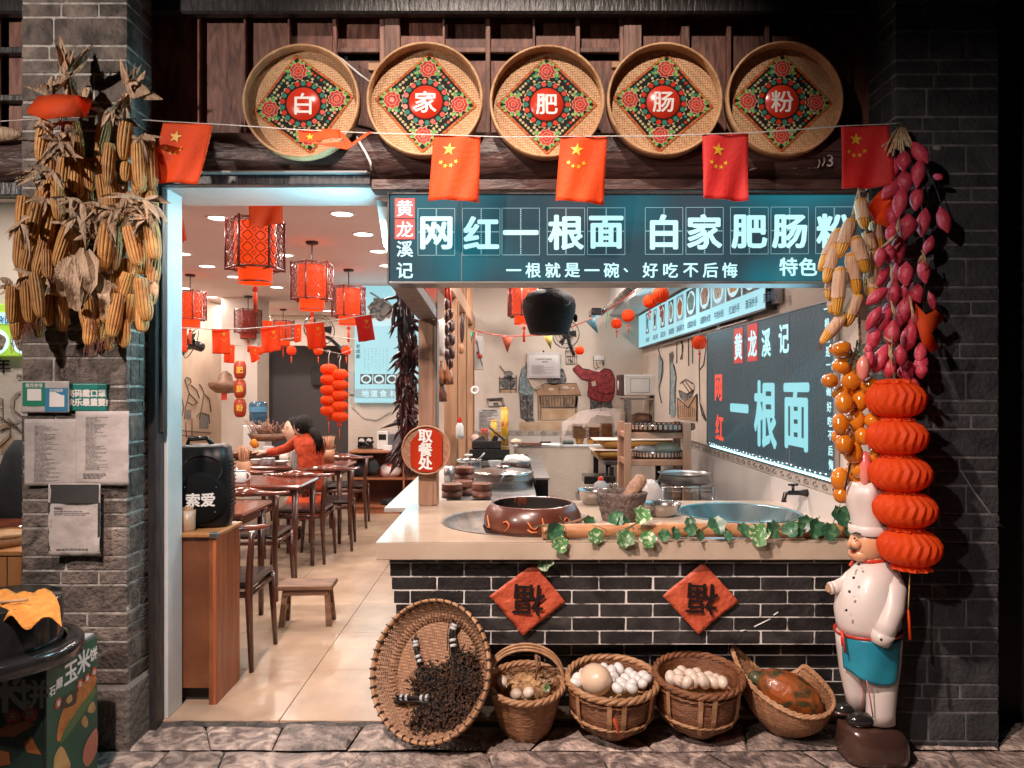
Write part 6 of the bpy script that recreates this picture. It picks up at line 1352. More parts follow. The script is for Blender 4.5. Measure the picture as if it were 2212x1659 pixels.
# barrel lanterns with lettering
m_bar = M('dark_red_silk', (.42, .045, .015), .4, col2=(.33, .03, .012), vs=30, stretch=(1, 1, 6)); m_gold = M('gold_letter', (.72, .42, .06), .4)
t = thing('barrel_lantern_chain', 'chain of three dark red barrel lanterns with golden 肥肠粉', 'lantern chain', P(518, 903, 8.6))
for k, chh in enumerate('肥肠粉'):
    u, v, Y = 518.5, 799+41*k, 8.6; r = 12.8/F*Y; h = 20/F*Y
    bdy = ob('barrel', MB().lathe([(r*.45, -h), (r*.8, -h*.88), (r, -h*.45), (r*1.02, 0), (r, h*.45), (r*.8, h*.88), (r*.45, h)], 24, P(u, v, Y)), m_bar, t)
    ob('cap_ring', MB().lathe([(r*.5, -h*1.03), (r*.52, -h*.96)], 18, P(u, v, Y)).lathe([(r*.52, h*.96), (r*.5, h*1.03)], 18, P(u, v, Y)), m_gold, bdy)
    mb = MB(); text(mb, chh, P(u-1, v, Y-r*1.06), X_, Z_, 15/F*Y, .03); ob('character', mb, m_gold, bdy)
# wall fans
def fan(lb, u, v, r, Y, yaw=0, pitch=0, arm=(1, -1)):
    t = thing('wall_fan', lb, 'wall fan', P(u, v, Y)); R_ = r/F*Y; mm = Euler((R(pitch), 0, R(yaw))).to_matrix().to_4x4() @ Matrix.Rotation(R(90), 4, 'X'); c = P(u, v, Y)
    g = MB()
    for k in range(30):
        a = math.pi*2*k/30; g.tube([c+mm @ Vector((R_*s*math.cos(a+s*.5), R_*s*math.sin(a+s*.5), .07*math.sqrt(max(0, 1-s*s)))) for s in (.15, .5, .8, 1)], .0016, 3, cap=False)
    for s in (.4, .7, 1.0): g.tube([c+mm @ Vector((R_*s*math.cos(a), R_*s*math.sin(a), .07*math.sqrt(max(0, 1-s*s)))) for a in [math.pi*k/12 for k in range(24)]], .003 if s < 1 else .006, 4, closed=True)
    ob('cage', g, m_gd, t, kind='stuff')
    for k in range(3):
        q = math.pi*2/3*k; b_ = MB(); b_.add([c+mm @ Vector(p) for p in ((.02*math.cos(q), .02*math.sin(q), -.01), (R_*.8*math.cos(q-.3), R_*.8*math.sin(q-.3), -.02), (R_*.85*math.cos(q+.3), R_*.85*math.sin(q+.3), .02), (.03*math.cos(q+.9), .03*math.sin(q+.9), .01))], [(0, 1, 2, 3)]); ob('blade', b_, m_gd, t, thick=.003)
    ob('motor', MB().lathe([(.0002, -.16), (.045, -.15), (.055, -.08), (.05, -.02), (.0002, -.01)], 16, c, mat=None).mesh('motor') if False else MB().tube([c+mm @ Vector((0, 0, z)) for z in (-.16, -.14, -.05, .0, .06)], [.03, .055, .06, .05, .03], 14), m_gd, t)
    ob('arm', MB().tube([c+mm @ Vector((0, 0, -.10)), c+Vector((.10*arm[0], .12, .10*arm[1])), c+Vector((.22*arm[0], .22, .22*arm[1]))], .022, 8), m_gd, t)
fan('black wall fan hanging above the paper chains in the dining room', 690, 712, 34, 8.7, 35, -15, (1, -1)); fan('black wall fan at the left of the dining room behind the jamb', 413, 742, 34, 8.9, -50, -20, (-1, -.5)); fan('black wall fan behind the hanging iron pot', 1222, 722, 30, 8.3, -20, 0, (.5, -1))

# ================================================================ GLOWING MENU POSTER
m_pos = M('poster_glow', (.12, .16, .17), .3, emit=(.36, .76, .84), es=.85)
ps_ = thing('menu_poster', 'tall glowing pale blue menu poster with a bowl photo behind the chilli string', 'light box', P(835, 870, 9.2))
PY = 9.2; 
ob('panel', MB().bbox(XX(766, PY), XX(905, PY), PY, PY+.09, ZZ(870, PY), ZZ(617, PY), .005), m_pos, ps_)
m_pic = M('food_dark', (.20, .18, .16), .5, col2=(.03, .03, .03), vs=18, emit=(.05, .06, .06), es=.6, mixlo=.45, mixhi=.55); m_bl = M('pale_bowl', (.15, .2, .22), .4, emit=(.55, .85, .92), es=.85); m_gr_ = M('grey_band', (.2, .3, .33), .5, emit=(.13, .22, .26), es=.9)
def pdisc(u, v, r, m, o, rz=1, n=28, fn=None, nm='bowl_picture', par=ps_, Y=PY): c_ = P(u, v, Y); mb = MB(); disc(mb, c_.x, c_.z, r/F*Y, Y-o, n, fn, rz); return ob(nm, mb, m, par)
pdisc(824, 690, 34, m_bl, .003, .45); pdisc(822, 668, 26, m_pic, .005, .95, 30, lambda q: 1+.10*math.sin(q*7)+.06*math.sin(q*13)); pdisc(822, 676, 30, M('pale_noodle', (.5, .5, .45), .5, emit=(.35, .42, .42), es=.8), .004, .6)
mb = MB(); mb.tube([P(800, 632, PY-.01), P(865, 672, PY-.01)], .012, 5); ob('chopsticks_picture', mb, m_steel, ps_)
for k in range(9): mb = MB(); mb.tube([P(845+k*4, 622+k*1.5, PY-.004), P(858+k*3, 650, PY-.004)], .004, 4); ob('ray_stroke', mb, m_bl, ps_)
for i, chh in enumerate('老成都'): mb = MB(); text(mb, chh, P(773.5, 748+i*11, PY-.004), X_, Z_, .055, .015); ob('character', mb, m_inkb, ps_)
tx = '地道小吃麻辣鲜香一碗好面十分用心手工制作每日新鲜欢迎品尝'
for k in range(7):
    mb = MB(); s = tx[k*3:k*3+9]
    for j, chh in enumerate(s[:10-(k % 3)]): text(mb, chh, P(788+k*8, 754+j*5.5, PY-.003), X_, Z_, .022, 0)
    ob('text_column', mb, M('faint_ink', (.16, .30, .34), .6, emit=(.12, .3, .35), es=.6), ps_, kind='stuff')
for u in (791, 819, 847): 
    mb = MB(); mb.poly([P(u-13, 830, PY-.002), P(u+13, 830, PY-.002), P(u+13, 808, PY-.002), P(u-13, 808, PY-.002)]); ob('photo', mb, m_pic, ps_); pdisc(u, 819, 11, m_bl, .004, .9); pdisc(u, 819, 7.5, m_pic, .006, .8)
ob('title_band', MB().poly([P(767, 860, PY-.002), P(904, 860, PY-.002), P(904, 840, PY-.002), P(767, 840, PY-.002)]), m_gr_, ps_)
for chh, u in zip('地道食材', (789, 808, 828, 850)): mb = MB(); text(mb, chh, P(u, 850, PY-.004), X_, Z_, 16/F*PY, .03); ob('character', mb, m_bl, ps_)
light('AREA', 'poster_light', (XX(830, PY), 9.15, 1.9), (XX(800, PY), 5, 1.6), 5, (.5, .9, 1), .9, sy=1.2)

# ================================================================ CHILLI STRING, PICK-UP SIGN, POST
m_chil = M('dried_chilli', (.075, .014, .012), .28, col2=(.025, .012, .014), vs=15, rnd=.5); m_pine = M('pine_post', (.36, .20, .13), .5, col2=(.27, .14, .085), vs=9, stretch=(3, 3, .25), rnd=.1)
chs = []
for k in range(3):
    mb = MB(); mb.tube([(0, 0, 0), (.004, 0, -.02), (.012*(k-1)+.004, .004, -.05), (.022*(k-.8), .006, -.085), (.034*(k-.7), .002, -.112)], [.0025, .0075, .0075, .005, .0006], 6); m_ = mb.mesh('chilli'); m_.materials.append(m_chil); chs.append(m_)
cs = thing('chilli_string', 'long thick string of dried dark red chillies hanging left of the wooden post', 'chilli string', P(872, 625, 4.5))
for k in range(290):
    s = random.random()**.9; u = 873+8*math.sin(s*3)+0*s; v = 622+s*352; w = (32 if s < .85 else 20)*(1-.15*s)
    o = bpy.data.objects.new('chilli', random.choice(chs)); C.objects.link(o); o.parent = cs; q = random.uniform(0, 6.28); rr = random.uniform(.1, 1)*w/F*4.45
    o.location = P(u, v, 4.45)+Vector((rr*math.cos(q)*.8, rr*math.sin(q)*.8, 0))-ROOT[cs]; sc = random.uniform(1.25, 1.9); o.scale = (sc,)*3
    o.rotation_euler = (0, R(random.uniform(8, 62)), q); 
ob('cord', MB().tube([P(872, 612, 4.45), P(880, 700, 4.45), P(878, 980, 4.45)], [.04, .05, .035], 8), m_chil, cs)
po = thing('wooden_post', 'nearest brown wooden post standing on the counter end beside the chillies', 'post', (-.49, 4.33, CZ))
ob('post', MB().bbox(-.545, -.435, 4.30, 4.42, CZ+.001, 1.90, .006).box(-.522, -.460, 4.294, 4.299, CZ+.002, 1.9), m_pine, po)
one('steel_upright', 'thin pale steel upright beside the first wooden post', 'upright', MB().bbox(XX(940, 4.26), XX(945, 4.26), 4.26, 4.28, 1.28, 2.05, .002), m_steel)
for y, lb in ((5.92, 'second wooden post of the kitchen partition'), (7.1, 'third wooden post of the kitchen partition'), (8.4, 'rearmost wooden post of the kitchen partition')):
    po = thing('wooden_post', lb, 'post', (-.49, y, .75)); ob('post', MB().bbox(-.545, -.44, y, y+.13, .0, 2.22, .006), M('pale_pine', (.50, .28, .16), .5, col2=(.38, .20, .11), vs=9, stretch=(3, 3, .25), rnd=.1), po)
    ob('batten', MB().box(-.436, -.43, y+.03, y+.1, .9, 2.2), MATS['pale_pine'], po)
t = thing('partition_beam', 'wooden beam running along the top of the kitchen partition', 'beam', (-.49, 7, 2.2)); ob('beam', MB().bbox(-.545, -.445, 4.45, 8.95, 2.222, 2.36, .006), MATS['pale_pine'], t)
for k in range(9): ob('slat', MB().bbox(-.535, -.455, 4.7+k*.48, 4.73+k*.48, 2.36, 2.93, .003), MATS['pale_pine'], t)
t = thing('pickup_sign', 'round bamboo disc with a red plaque reading 取餐处 on the wooden post', 'round sign', P(920.5, 972, 4.25))
r_s = 53/F*4.25
ob('woven_base', MB().lathe([(.0002, 0), (r_s*.95, 0)], 40, mat=RX), weave('sign_weave', (.45, .22, .13), (.30, .12, .07), .012, 'XZ'), t, local=True)
ob('rim', MB().lathe([(r_s*.93, 0), (r_s*.95, .012), (r_s, .012), (r_s*1.01, 0), (r_s, -.012)], 48, mat=RX), M('sign_rim', (.45, .24, .14), .5), t, local=True)
pq = ob('plaque', MB().poly([P(u, v, 4.236) for u, v in ((886.5, 1004), (904, 1019), (940, 1019), (955, 1003), (955, 940), (940, 927), (912, 925), (886.5, 955))]), M('plaque_red', (.45, .035, .012), .2), t)
for chh, v in zip('取餐处', (942, 971, 1000)): mb = MB(); text(mb, chh, P(919, v, 4.230), X_, Z_, 31/F*4.25, .035); ob('character', mb, m_wht, pq)

# ================================================================ DINING FURNITURE
def table(lb, x0, x1, y0, y1, g=None):
    t = thing('dining_table', lb, 'table', ((x0+x1)/2, (y0+y1)/2, 0), 0, 'dark red dining tables'); ob('tabletop', MB().bbox(x0, x1, y0, y1, .718, .75, .012), m_redw, t)
    ob('apron', MB().box(x0+.05, x1-.05, y0+.05, y1-.05, .66, .717), m_redd, t)
    for x in (x0+.06, x1-.06):
        for y in (y0+.06, y1-.06): ob('leg', MB().tube([(x, y, 0), (x, y, .7)], [.017, .026], 10), m_redd, t)
table('dining table nearest the doorway, behind the speaker', -2.75, -1.60, 4.39, 4.95); table('second dining table with a white mug and chopstick cup', -2.85, -1.625, 5.68, 6.30); table('third dining table where the woman in the red coat sits', -3.0, -1.60, 7.05, 7.62); table('farthest dining table with the basket of sticks', -3.4, -2.2, 8.35, 8.95)
table('dining table by the left wall seen beside the jamb', -4.2, -3.2, 6.2, 6.8)
m_seat = M('black_leather', (.028, .014, .012), .25, coat=.2)
def chair(name, lb):
    t = thing('dining_chair', lb, 'chair', (0, 0, 0), 0, 'dark red wooden dining chairs')
    ob('seat', MB().bbox(-.21, .21, -.19, .20, .425, .462, .016), m_seat, t, local=True)
    fr = MB()
    for (a, b) in (((-.20, .18), (.20, .18)), ((-.20, -.19), (.20, -.19)), ((-.20, -.19), (-.20, .18)), ((.20, -.19), (.20, .18))): fr.tube([(*a, .40), (*b, .40)], .018, 6)
    ob('seat_frame', fr, m_redd, t, local=True)
    for s in (-1, 1):
        ob('leg', MB().tube([(s*.215, .21, 0), (s*.20, .18, .43)], [.013, .021], 10), m_redd, t, local=True)
        ob('leg', MB().tube([(s*.225, -.22, 0), (s*.20, -.19, .40), (s*.215, -.21, .60), (s*.235, -.235, .745)], [.013, .021, .018, .015], 10), m_redd, t, local=True)
    pts = []; rs = []
    for k in range(25):
        q = (k/24-.5)*2; pts.append((q*.285, -.255+.13*abs(q)**2.2, .755+.018*math.cos(q*3)+.02*q*q)); rs.append(.014+.022*math.exp(-(q/.45)**2)+.008*(1-abs(q)))
    ob('top_rail', MB().tube(pts, rs, 12, flat=.6), m_redw, t, local=True)
    return t
c0 = chair('c', 'chair nearest the doorway, half hidden by the brown cabinet')
c0.location = (-1.60, 4.12, 0)
for x, y, rz, lb in [(-1.88, 5.42, 0, 'chair backing onto the doorway between the first two tables'), (-1.82, 6.50, 0, 'chair right of the woman in the red coat, behind the second table'), (-1.72, 6.98, .12, 'chair with its seat turned to the aisle beside the third table'), (-1.80, 8.08, .1, 'chair beside the wooden shelf at the back'),
                     (-2.55, 5.35, 0, 'chair left of the near chair behind the speaker'), (-2.40, 6.72, 0, 'chair under the woman in the red coat'), (-2.15, 8.1, 3.14, 'chair under the pale dressed woman'), (-2.9, 8.1, 3.3, 'chair left of the pale dressed woman'), (-2.5, 9.3, 3.14, 'chair by the grey back wall'), (-1.3, 11.0, .5, 'dim chair in the dark back area'), (-2.2, 4.12, 0, 'chair hidden behind the brown cabinet')]:
    dup(c0, (x, y, 0), rz, lb)
# cabinet with speaker
cb_ = thing('cabinet', 'brown laminate cabinet standing just inside the left door jamb', 'cabinet', (-1.7, 3.7, 0))
ob('carcass', MB().box(-2.2, -1.416, 3.512, 3.80, .075, .79), m_cabf, cb_); ob('side_panel', MB().box(-1.4155, -1.400, 3.50, 3.80, 0, .79), m_lam, cb_); ob('front_edge', MB().box(-1.4155, -1.435, 3.50, 3.512, .0, .79), m_cabf, cb_)
ob('top', MB().bbox(-2.2, -1.392, 3.49, 3.82, .792, .812, .004), m_bwood, cb_); ob('corner_cap', MB().bbox(-1.43, -1.388, 3.486, 3.52, .79, .816, .004), m_steel, cb_); ob('plinth', MB().box(-2.2, -1.43, 3.56, 3.79, 0, .074), m_void, cb_)
sp_ = thing('loudspeaker', 'black portable loudspeaker with a round cover reading 索爱 on the cabinet', 'loudspeaker', (-1.535, 3.70, .812), R(10))
m_spk = M('speaker_plastic', (.006, .006, .007), .4, spec=.3); m_spg = M('speaker_cloth', (.004, .004, .004), .9, spec=.2)
mb = MB(); mb.loft([(0, .0, .02, .125, .085), (0, 0, .0, .12, .08)][::-1]+[(0, 0, .05, .133, .09), (0, .0, .20, .135, .09), (0, .0, .32, .130, .088), (0, .005, .39, .118, .08), (0, .01, .405, .10, .06)], 36, 4.5); ob('body', mb, m_spk, sp_, local=True)
ob('horn', MB().lathe([(.02, -.05), (.05, -.03), (.09, -.002), (.098, .002)], 28, (0, -.088, .30), mat=None).mesh('h') if False else MB().lathe([(.012, -.06), (.04, -.04), (.085, .0), (.092, .004)], 28, mat=Matrix.Translation((0, -.088, .285)) @ RX, sx=1.1, sy=.8), m_gd, sp_, local=True)
ob('round_cover', MB().lathe([(.0002, .022), (.100, .020), (.112, .010), (.116, -.012)], 40, mat=Matrix.Translation((.004, -.095, .148)) @ RX, sy=1.12), m_spg, sp_, local=True)
for q in (.6, 2.5, 3.8, 5.6): ob('screw', MB().ball((.004+.088*math.cos(q), -.119, .148+.10*math.sin(q)), .004, 6, 4), m_tin, sp_, local=True)
mb = MB(); text(mb, '索爱', (.004, -.1205, .145), X_, Z_, .070, .035); ob('lettering', mb, m_wht, sp_, local=True)
ob('handle', MB().tube([(-.09, .03, .40), (-.085, .03, .43), (.0, .03, .435), (.03, .03, .40)], .012, 8), m_gd, sp_, local=True)
for k in range(12): ob('side_rib', MB().box(-.137, -.128, -.06, .05, .10+k*.02, .108+k*.02).box(.128, .137, -.06, .05, .10+k*.02, .108+k*.02), m_gd, sp_, local=True)
tc_ = thing('toothpick_cup', 'frosted cup of toothpicks on the cabinet beside the speaker', 'cup', (XX(406, 3.56), 3.56, .812))
m_tp = M('pale_stick', (.62, .36, .22), .6, col2=(.5, .26, .14), vs=40)
ob('cup', MB().lathe([(.030, 0), (.034, .01), (.036, .10), (.033, .10), (.030, .012)], 24, (XX(406, 3.56), 3.56, .813)), M('frosted_cup', (.50, .36, .26), .35, col2=(.42, .26, .17), vs=18), tc_)
mb = MB()
for _ in range(60): q, r = random.uniform(0, 6.28), .028*math.sqrt(random.random()); x, y = XX(406, 3.56)+r*math.cos(q), 3.56+r*math.sin(q); mb.tube([(x, y, .83), (x+jit(.008), y+jit(.008), .925+jit(.008))], .0013, 4)
ob('toothpicks', mb, m_tp, tc_, kind='stuff')
# low stool in the doorway
so = thing('wooden_stool', 'small low wooden stool on the cream floor of the doorway', 'stool', (XX(665, 4.72), 4.72, 0), R(3))
m_st = M('stool_wood', (.26, .13, .075), .5, col2=(.12, .06, .035), vs=10, stretch=(.6, 3, 3), bump=.5)
ob('seat', MB().bbox(-.172, .172, -.10, .10, .232, .262, .006), m_st, so, local=True)
for sx in (-1, 1):
    for sy in (-1, 1): ob('leg', MB().prism([(sx*.165, sy*.085, 0), (sx*.130, sy*.085, 0), (sx*.115, sy*.06, .231), (sx*.145, sy*.06, .231)], (0, -sy*.028, 0)), m_st, so, local=True)
    ob('stretcher', MB().box(sx*.140-.010, sx*.140+.010, -.07, .07, .09, .12), m_st, so, local=True)
for sy in (-1, 1): ob('stretcher', MB().box(-.14, .14, sy*.068-.008, sy*.068+.008, .195, .225), m_st, so, local=True)
# things on the tables
m_bcup = M('chopstick_cup', (.50, .25, .13), .4, col2=(.42, .19, .09), vs=12); m_stk = M('chopstick_wood', (.34, .13, .06), .5, col2=(.48, .22, .11), vs=30)
def chop(lb, u, Y, w, h, sh, n=44):
    x = XX(u, Y); t = thing('chopstick_cup', lb, 'chopstick cup', (x, Y, .751)); ob('cup', MB().lathe([(.0002, 0), (w, 0), (w, h), (w*.9, h), (w*.9, .01)], 22, (x, Y, .751)), m_bcup, t); mb = MB()
    for _ in range(n): q, r = random.uniform(0, 6.28), w*.8*math.sqrt(random.random()); mb.tube([(x+r*.6*math.cos(q), Y+r*.6*math.sin(q), .77), (x+r*1.5*math.cos(q), Y+r*1.5*math.sin(q), .751+h+sh+jit(.01))], .0026, 4)
    ob('chopsticks', mb, m_stk, t, kind='stuff')
chop('wooden chopstick cup beside the loudspeaker on the second table', 527, 6.05, .048, .15, .12); chop('wooden chopstick cup behind the woman in the red coat', 710, 7.5, .058, .125, .13)
mg = thing('white_mug', 'white enamel mug beside the chopstick cup', 'mug', (XX(520, 5.85), 5.85, .751)); m_por = M('porcelain', (.72, .70, .68), .2)
ob('body', MB().lathe([(.0002, 0), (.042, 0), (.044, .01), (.045, .095), (.041, .095), (.039, .012)], 24, (XX(520, 5.85), 5.85, .751)), m_por, mg); ob('handle', MB().tube([(XX(520, 5.85)+.043+.03*math.sin(q), 5.85, .80-.03*math.cos(q)) for q in [math.pi*k/8 for k in range(9)]], .006, 6), m_por, mg); ob('rim_line', MB().lathe([(.0455, .088), (.0458, .095)], 24, (XX(520, 5.85), 5.85, .751)), M('blue_line', (.05, .10, .25), .3), mg)
bowl('left white noodle bowl on the table before the woman in red', 553, 998, .055, .05, 7.25, m_por, .751, nm='noodle_bowl'); bowl('blue patterned noodle bowl under the hands of the woman in red', 579, 1002, .068, .065, 7.2, M('blue_porcelain', (.62, .62, .64), .2, col2=(.15, .20, .40), vs=30, mixlo=.55, mixhi=.6), .751, nm='noodle_bowl'); bowl('low bowl with food right of the blue patterned bowl', 609, 1000, .07, .03, 7.3, m_por, .751, nm='plate', cat='plate')
one('tissue_box', 'white tissue box on the far table', 'tissue box', MB().bbox(XX(567, 8.5), XX(588, 8.5), 8.5, 8.58, .751, .83, .006), m_por); one('orange_cloth', 'crumpled orange paper on the far table left of the tissue box', 'paper', MB().ball(P(549, 958, 8.5), (.05, .03, .05), 9, 7, fn=lambda d: 1+.5*noise.noise(d*3)), M('orange_paper', (.8, .25, .02), .5))
bk = thing('stick_basket', 'long dark basket heaped with brown sticks on the far table', 'basket', P(578, 955, 8.6)); c_ = P(578, 944, 8.6)
ob('basket', MB().lathe([(.10, -.05), (.19, -.03), (.235, .04), (.225, .04), (.18, -.02)], 28, c_, sy=.45), m_st, bk); mb = MB(); rs_ = random.Random(9)
for _ in range(80): x = rs_.gauss(0, .085); p = c_+Vector((x, rs_.gauss(0, .04), .03)); mb.tube([p, p+Vector((rs_.gauss(-.02, .07), 0, abs(rs_.gauss(.10, .04))))], .004, 4)
ob('sticks', mb, M('brown_sticks', (.38, .17, .09), .6, rnd=0, col2=(.2, .08, .05), vs=30), bk, kind='stuff')
wd = thing('water_dispenser', 'white water dispenser with a dark blue bottle beside the grey wall', 'water dispenser', (XX(558, 9.6), 9.6, 0)); x_ = XX(558, 9.6)
ob('body', MB().bbox(x_-.15, x_+.13, 9.45, 9.75, 0, 1.02, .01), m_por, wd); ob('bottle', MB().lathe([(.03, 0), (.06, .03), (.11, .05), (.115, .13), (.108, .15), (.115, .17), (.115, .27), (.09, .30), (.0002, .31)], 24, (x_, 9.6, 1.02)), M('blue_bottle', (.03, .10, .17), .15, coat=.5), wd); ob('bottle_label', MB().lathe([(.117, .17), (.117, .24)], 24, (x_, 9.6, 1.02)), M('bottle_label', (.10, .30, .50), .4), wd)
for u0, u1, v0, v1, lb in ((563, 576, 781, 836, 'dark speaker panel on the grey wall left'), (672, 700, 792, 832, 'dark framed panel on the grey wall behind the paper chains')):
    one('wall_panel', lb, 'wall panel', MB().bbox(XX(u0, 13.5), XX(u1, 13.5), 13.5, 13.58, ZZ(v1, 13.5), ZZ(v0, 13.5)), M('black_panel', (.02, .018, .02), .5))
# wall art on the left wall x = -4.4 and shelf pot
def lw(u, v, o=.0): Y = 4.4*F/(CU-u); return Vector((-4.395+o, Y, ZZ(v, Y)))
mb = MB()
for l in [[(398, 905), (400, 880), (408, 850), (402, 830), (398, 822), (402, 815), (410, 818), (412, 826), (406, 832)], [(408, 850), (420, 862), (426, 870), (416, 875), (404, 868)], [(412, 832), (424, 842), (430, 860)], [(430, 905), (436, 875), (440, 850), (436, 838), (430, 830)], [(440, 850), (452, 862), (455, 890)], [(424, 900), (432, 890), (450, 896), (452, 915)], [(400, 912), (402, 945)], [(414, 905), (414, 945)], [(390, 930), (455, 935)], [(390, 940), (455, 947)], [(392, 860), (396, 880), (392, 900)]]:
    mb.tube([lw(u, v) for u, v in l], .008, 4)
one('wall_mural', 'ink drawing of two street cooks on the left dining wall', 'mural', mb, m_sk)
mb = MB()
for l in ([(402, 905), (402, 885), (412, 885), (412, 905)], [(430, 925), (431, 895), (448, 895), (450, 925)]): mb.poly([lw(u, v, .002) for u, v in l])
one('mural_wash', 'grey brown wash of the drawing on the left dining wall', 'mural', mb, M('mural_grey', (.20, .18, .17), .8))
one('hanging_basket', 'dark round pot hanging on the left wall beside the barrel lanterns', 'hanging pot', MB().lathe([(.0002, 0), (.12, .01), (.20, .07), (.22, .14), (.10, .17), (.08, .25), (.02, .3)], 22, P(487, 850, 9.8)), m_st); one('red_ribbon', 'dark red ribbon hanging under the round wall pot', 'ribbon', MB().bbox(XX(479, 9.8), XX(491, 9.8), 9.78, 9.80, ZZ(864, 9.8), ZZ(848, 9.8)), m_redsq)
# wooden shelf unit
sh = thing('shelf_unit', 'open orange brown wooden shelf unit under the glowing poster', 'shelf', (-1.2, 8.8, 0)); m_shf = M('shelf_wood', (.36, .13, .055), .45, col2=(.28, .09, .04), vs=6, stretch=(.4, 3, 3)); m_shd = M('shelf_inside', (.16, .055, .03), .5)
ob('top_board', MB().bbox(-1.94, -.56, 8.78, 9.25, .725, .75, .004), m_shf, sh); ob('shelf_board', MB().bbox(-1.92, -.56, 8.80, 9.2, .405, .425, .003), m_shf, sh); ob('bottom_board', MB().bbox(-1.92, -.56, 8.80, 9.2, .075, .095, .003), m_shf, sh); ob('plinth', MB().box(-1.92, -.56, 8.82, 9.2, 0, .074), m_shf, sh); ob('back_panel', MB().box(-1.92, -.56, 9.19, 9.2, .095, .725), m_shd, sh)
for x in (-1.93, -1.30, -.74): ob('divider', MB().box(x, x+.02, 8.80, 9.19, .0951, .7249), m_shf, sh)
bag('black_bag', 'black bag on the left of the shelf unit middle shelf', P(780, 1016, 9.0), (.11, .09, .10), m_coat, 4, 'bag'); bag('plastic_bag', 'knotted white and red plastic shopping bag on the shelf unit', P(843, 1018, 8.95), (.135, .08, .095), M('carrier_bag', (.62, .50, .47), .3, col2=(.6, .07, .05), vs=9, mixlo=.52, mixhi=.62), 7); bag('black_bag', 'flat black bag on the bottom shelf of the shelf unit', P(850, 1084, 8.9), (.145, .09, .05), m_coat, 8, 'bag'); bag('black_hat', 'round black hat hanging in the middle of the shelf unit', P(808, 1010, 8.82), (.065, .03, .09), m_coat, 5, 'hat')
for u, lb in ((781, 'left round clock shaped dial on the shelf unit'), (797, 'right round clock shaped dial on the shelf unit')):
    t = thing('round_dial', lb, 'dial', P(u, 962, 9.1)); ob('case', MB().bbox(XX(u-8, 9.1), XX(u+8, 9.1), 9.1, 9.13, .751, ZZ(944, 9.1), .003), m_gd, t); mb = MB(); c_ = P(u, 953, 9.09); disc(mb, c_.x, c_.z, .035, 9.095, 20); ob('face', mb, m_por, t)
t = thing('white_appliance', 'small white box appliance with wires on the shelf unit', 'appliance', P(826, 964, 9.0)); ob('body', MB().bbox(XX(814, 9), XX(838, 9), 9.0, 9.12, .751, ZZ(932, 9), .006), m_por, t); ob('slot', MB().box(XX(818, 9), XX(834, 9), 8.995, 8.999, ZZ(950, 9), ZZ(938, 9)), m_gd, t)
one('storage_box', 'grey mesh storage box on the shelf unit right of the white appliance', 'box', MB().bbox(XX(840, 9), XX(872, 9), 9.0, 9.12, .751, ZZ(938, 9), .004), M('grey_mesh_box', (.12, .12, .13), .4)); one('small_box', 'small white carton at the front of the shelf unit top', 'box', MB().bbox(XX(828, 8.85), XX(846, 8.85), 8.85, 8.92, .751, ZZ(962, 8.85), .003), m_por)
one('cable_pile', 'tangled pile of black cables on the shelf unit', 'cables', MB().tube([P(790+18*math.sin(k*1.7), 960+7*math.cos(k*2.3), 8.88) for k in range(60)], .006, 5), m_gd)
one('cable', 'thin cable sagging on the wall under the glowing poster', 'cable', MB().tube([P(u, v, 9.28) for u, v in ((757, 852), (760, 880), (785, 903), (812, 908), (845, 890))], .006, 4), m_steel)
one('wall_notice', 'pale paper notice on the wall edge left of the glowing poster', 'notice', MB().bbox(XX(753, 9.25), XX(765, 9.25), 9.25, 9.29, ZZ(852, 9.25), ZZ(802, 9.25)), m_paper)

# ================================================================ TWO SEATED WOMEN
def skin_mesh(name, verts, edges, radii, mat, par, sub=2, root=0):
    me = bpy.data.meshes.new(name); r0 = ROOT.get(par, Vector((0, 0, 0))); me.from_pydata([tuple(Vector(v)-r0) for v in verts], edges, [])
    o = bpy.data.objects.new(name, me); C.objects.link(o); o.parent = par; me.materials.append(mat)
    md = o.modifiers.new('skin', 'SKIN'); md.use_smooth_shade = True
    for i, r in enumerate(radii): me.skin_vertices[0].data[i].radius = r if hasattr(r, '__len__') else (r, r)
    me.skin_vertices[0].data[root].use_root = True
    s = o.modifiers.new('sub', 'SUBSURF'); s.levels = sub; s.render_levels = sub; return o
m_coatr = M('orange_red_coat', (.58, .065, .012), .85, col2=(.40, .04, .01), vs=14, bump=4, bs=9); m_sk2 = M('skin', (.60, .36, .26), .5); m_hr = M('black_hair', (.008, .006, .006), .6, col2=(.018, .012, .01), vs=60, stretch=(4, 4, 1), spec=.2, bump=1); m_greyt = M('grey_knit', (.28, .24, .22), .85, col2=(.16, .14, .13), vs=60); m_wt = M('pale_trousers', (.60, .50, .45), .7)
W1 = 6.93
w1 = thing('person', 'woman in an orange red coat with a ponytail, seated and reaching left over the table', 'person', P(660, 1150, W1))
def q(u, v, Y): return P(u, v, Y)
V = [q(668, 1060, 6.88), q(670, 1025, 6.87), q(672, 985, 6.90), q(668, 955, 6.93), q(664, 938, 6.95), q(645, 950, 7.02), q(622, 968, 7.10), q(597, 975, 7.15), q(577, 978, 7.18), q(684, 955, 6.86), q(692, 975, 6.90), q(680, 1000, 7.02), q(650, 1005, 7.12)]
skin_mesh('coat', V, [(0, 1), (1, 2), (2, 3), (3, 4), (3, 5), (5, 6), (6, 7), (7, 8), (3, 9), (9, 10), (10, 11), (11, 12)], [(.150, .13), (.135, .12), (.125, .115), (.115, .09), (.05, .05), (.065, .06), (.052, .05), (.045, .043), (.042, .04), (.07, .07), (.062, .06), (.05, .05), (.042, .04)], m_coatr, w1, 2, 1)
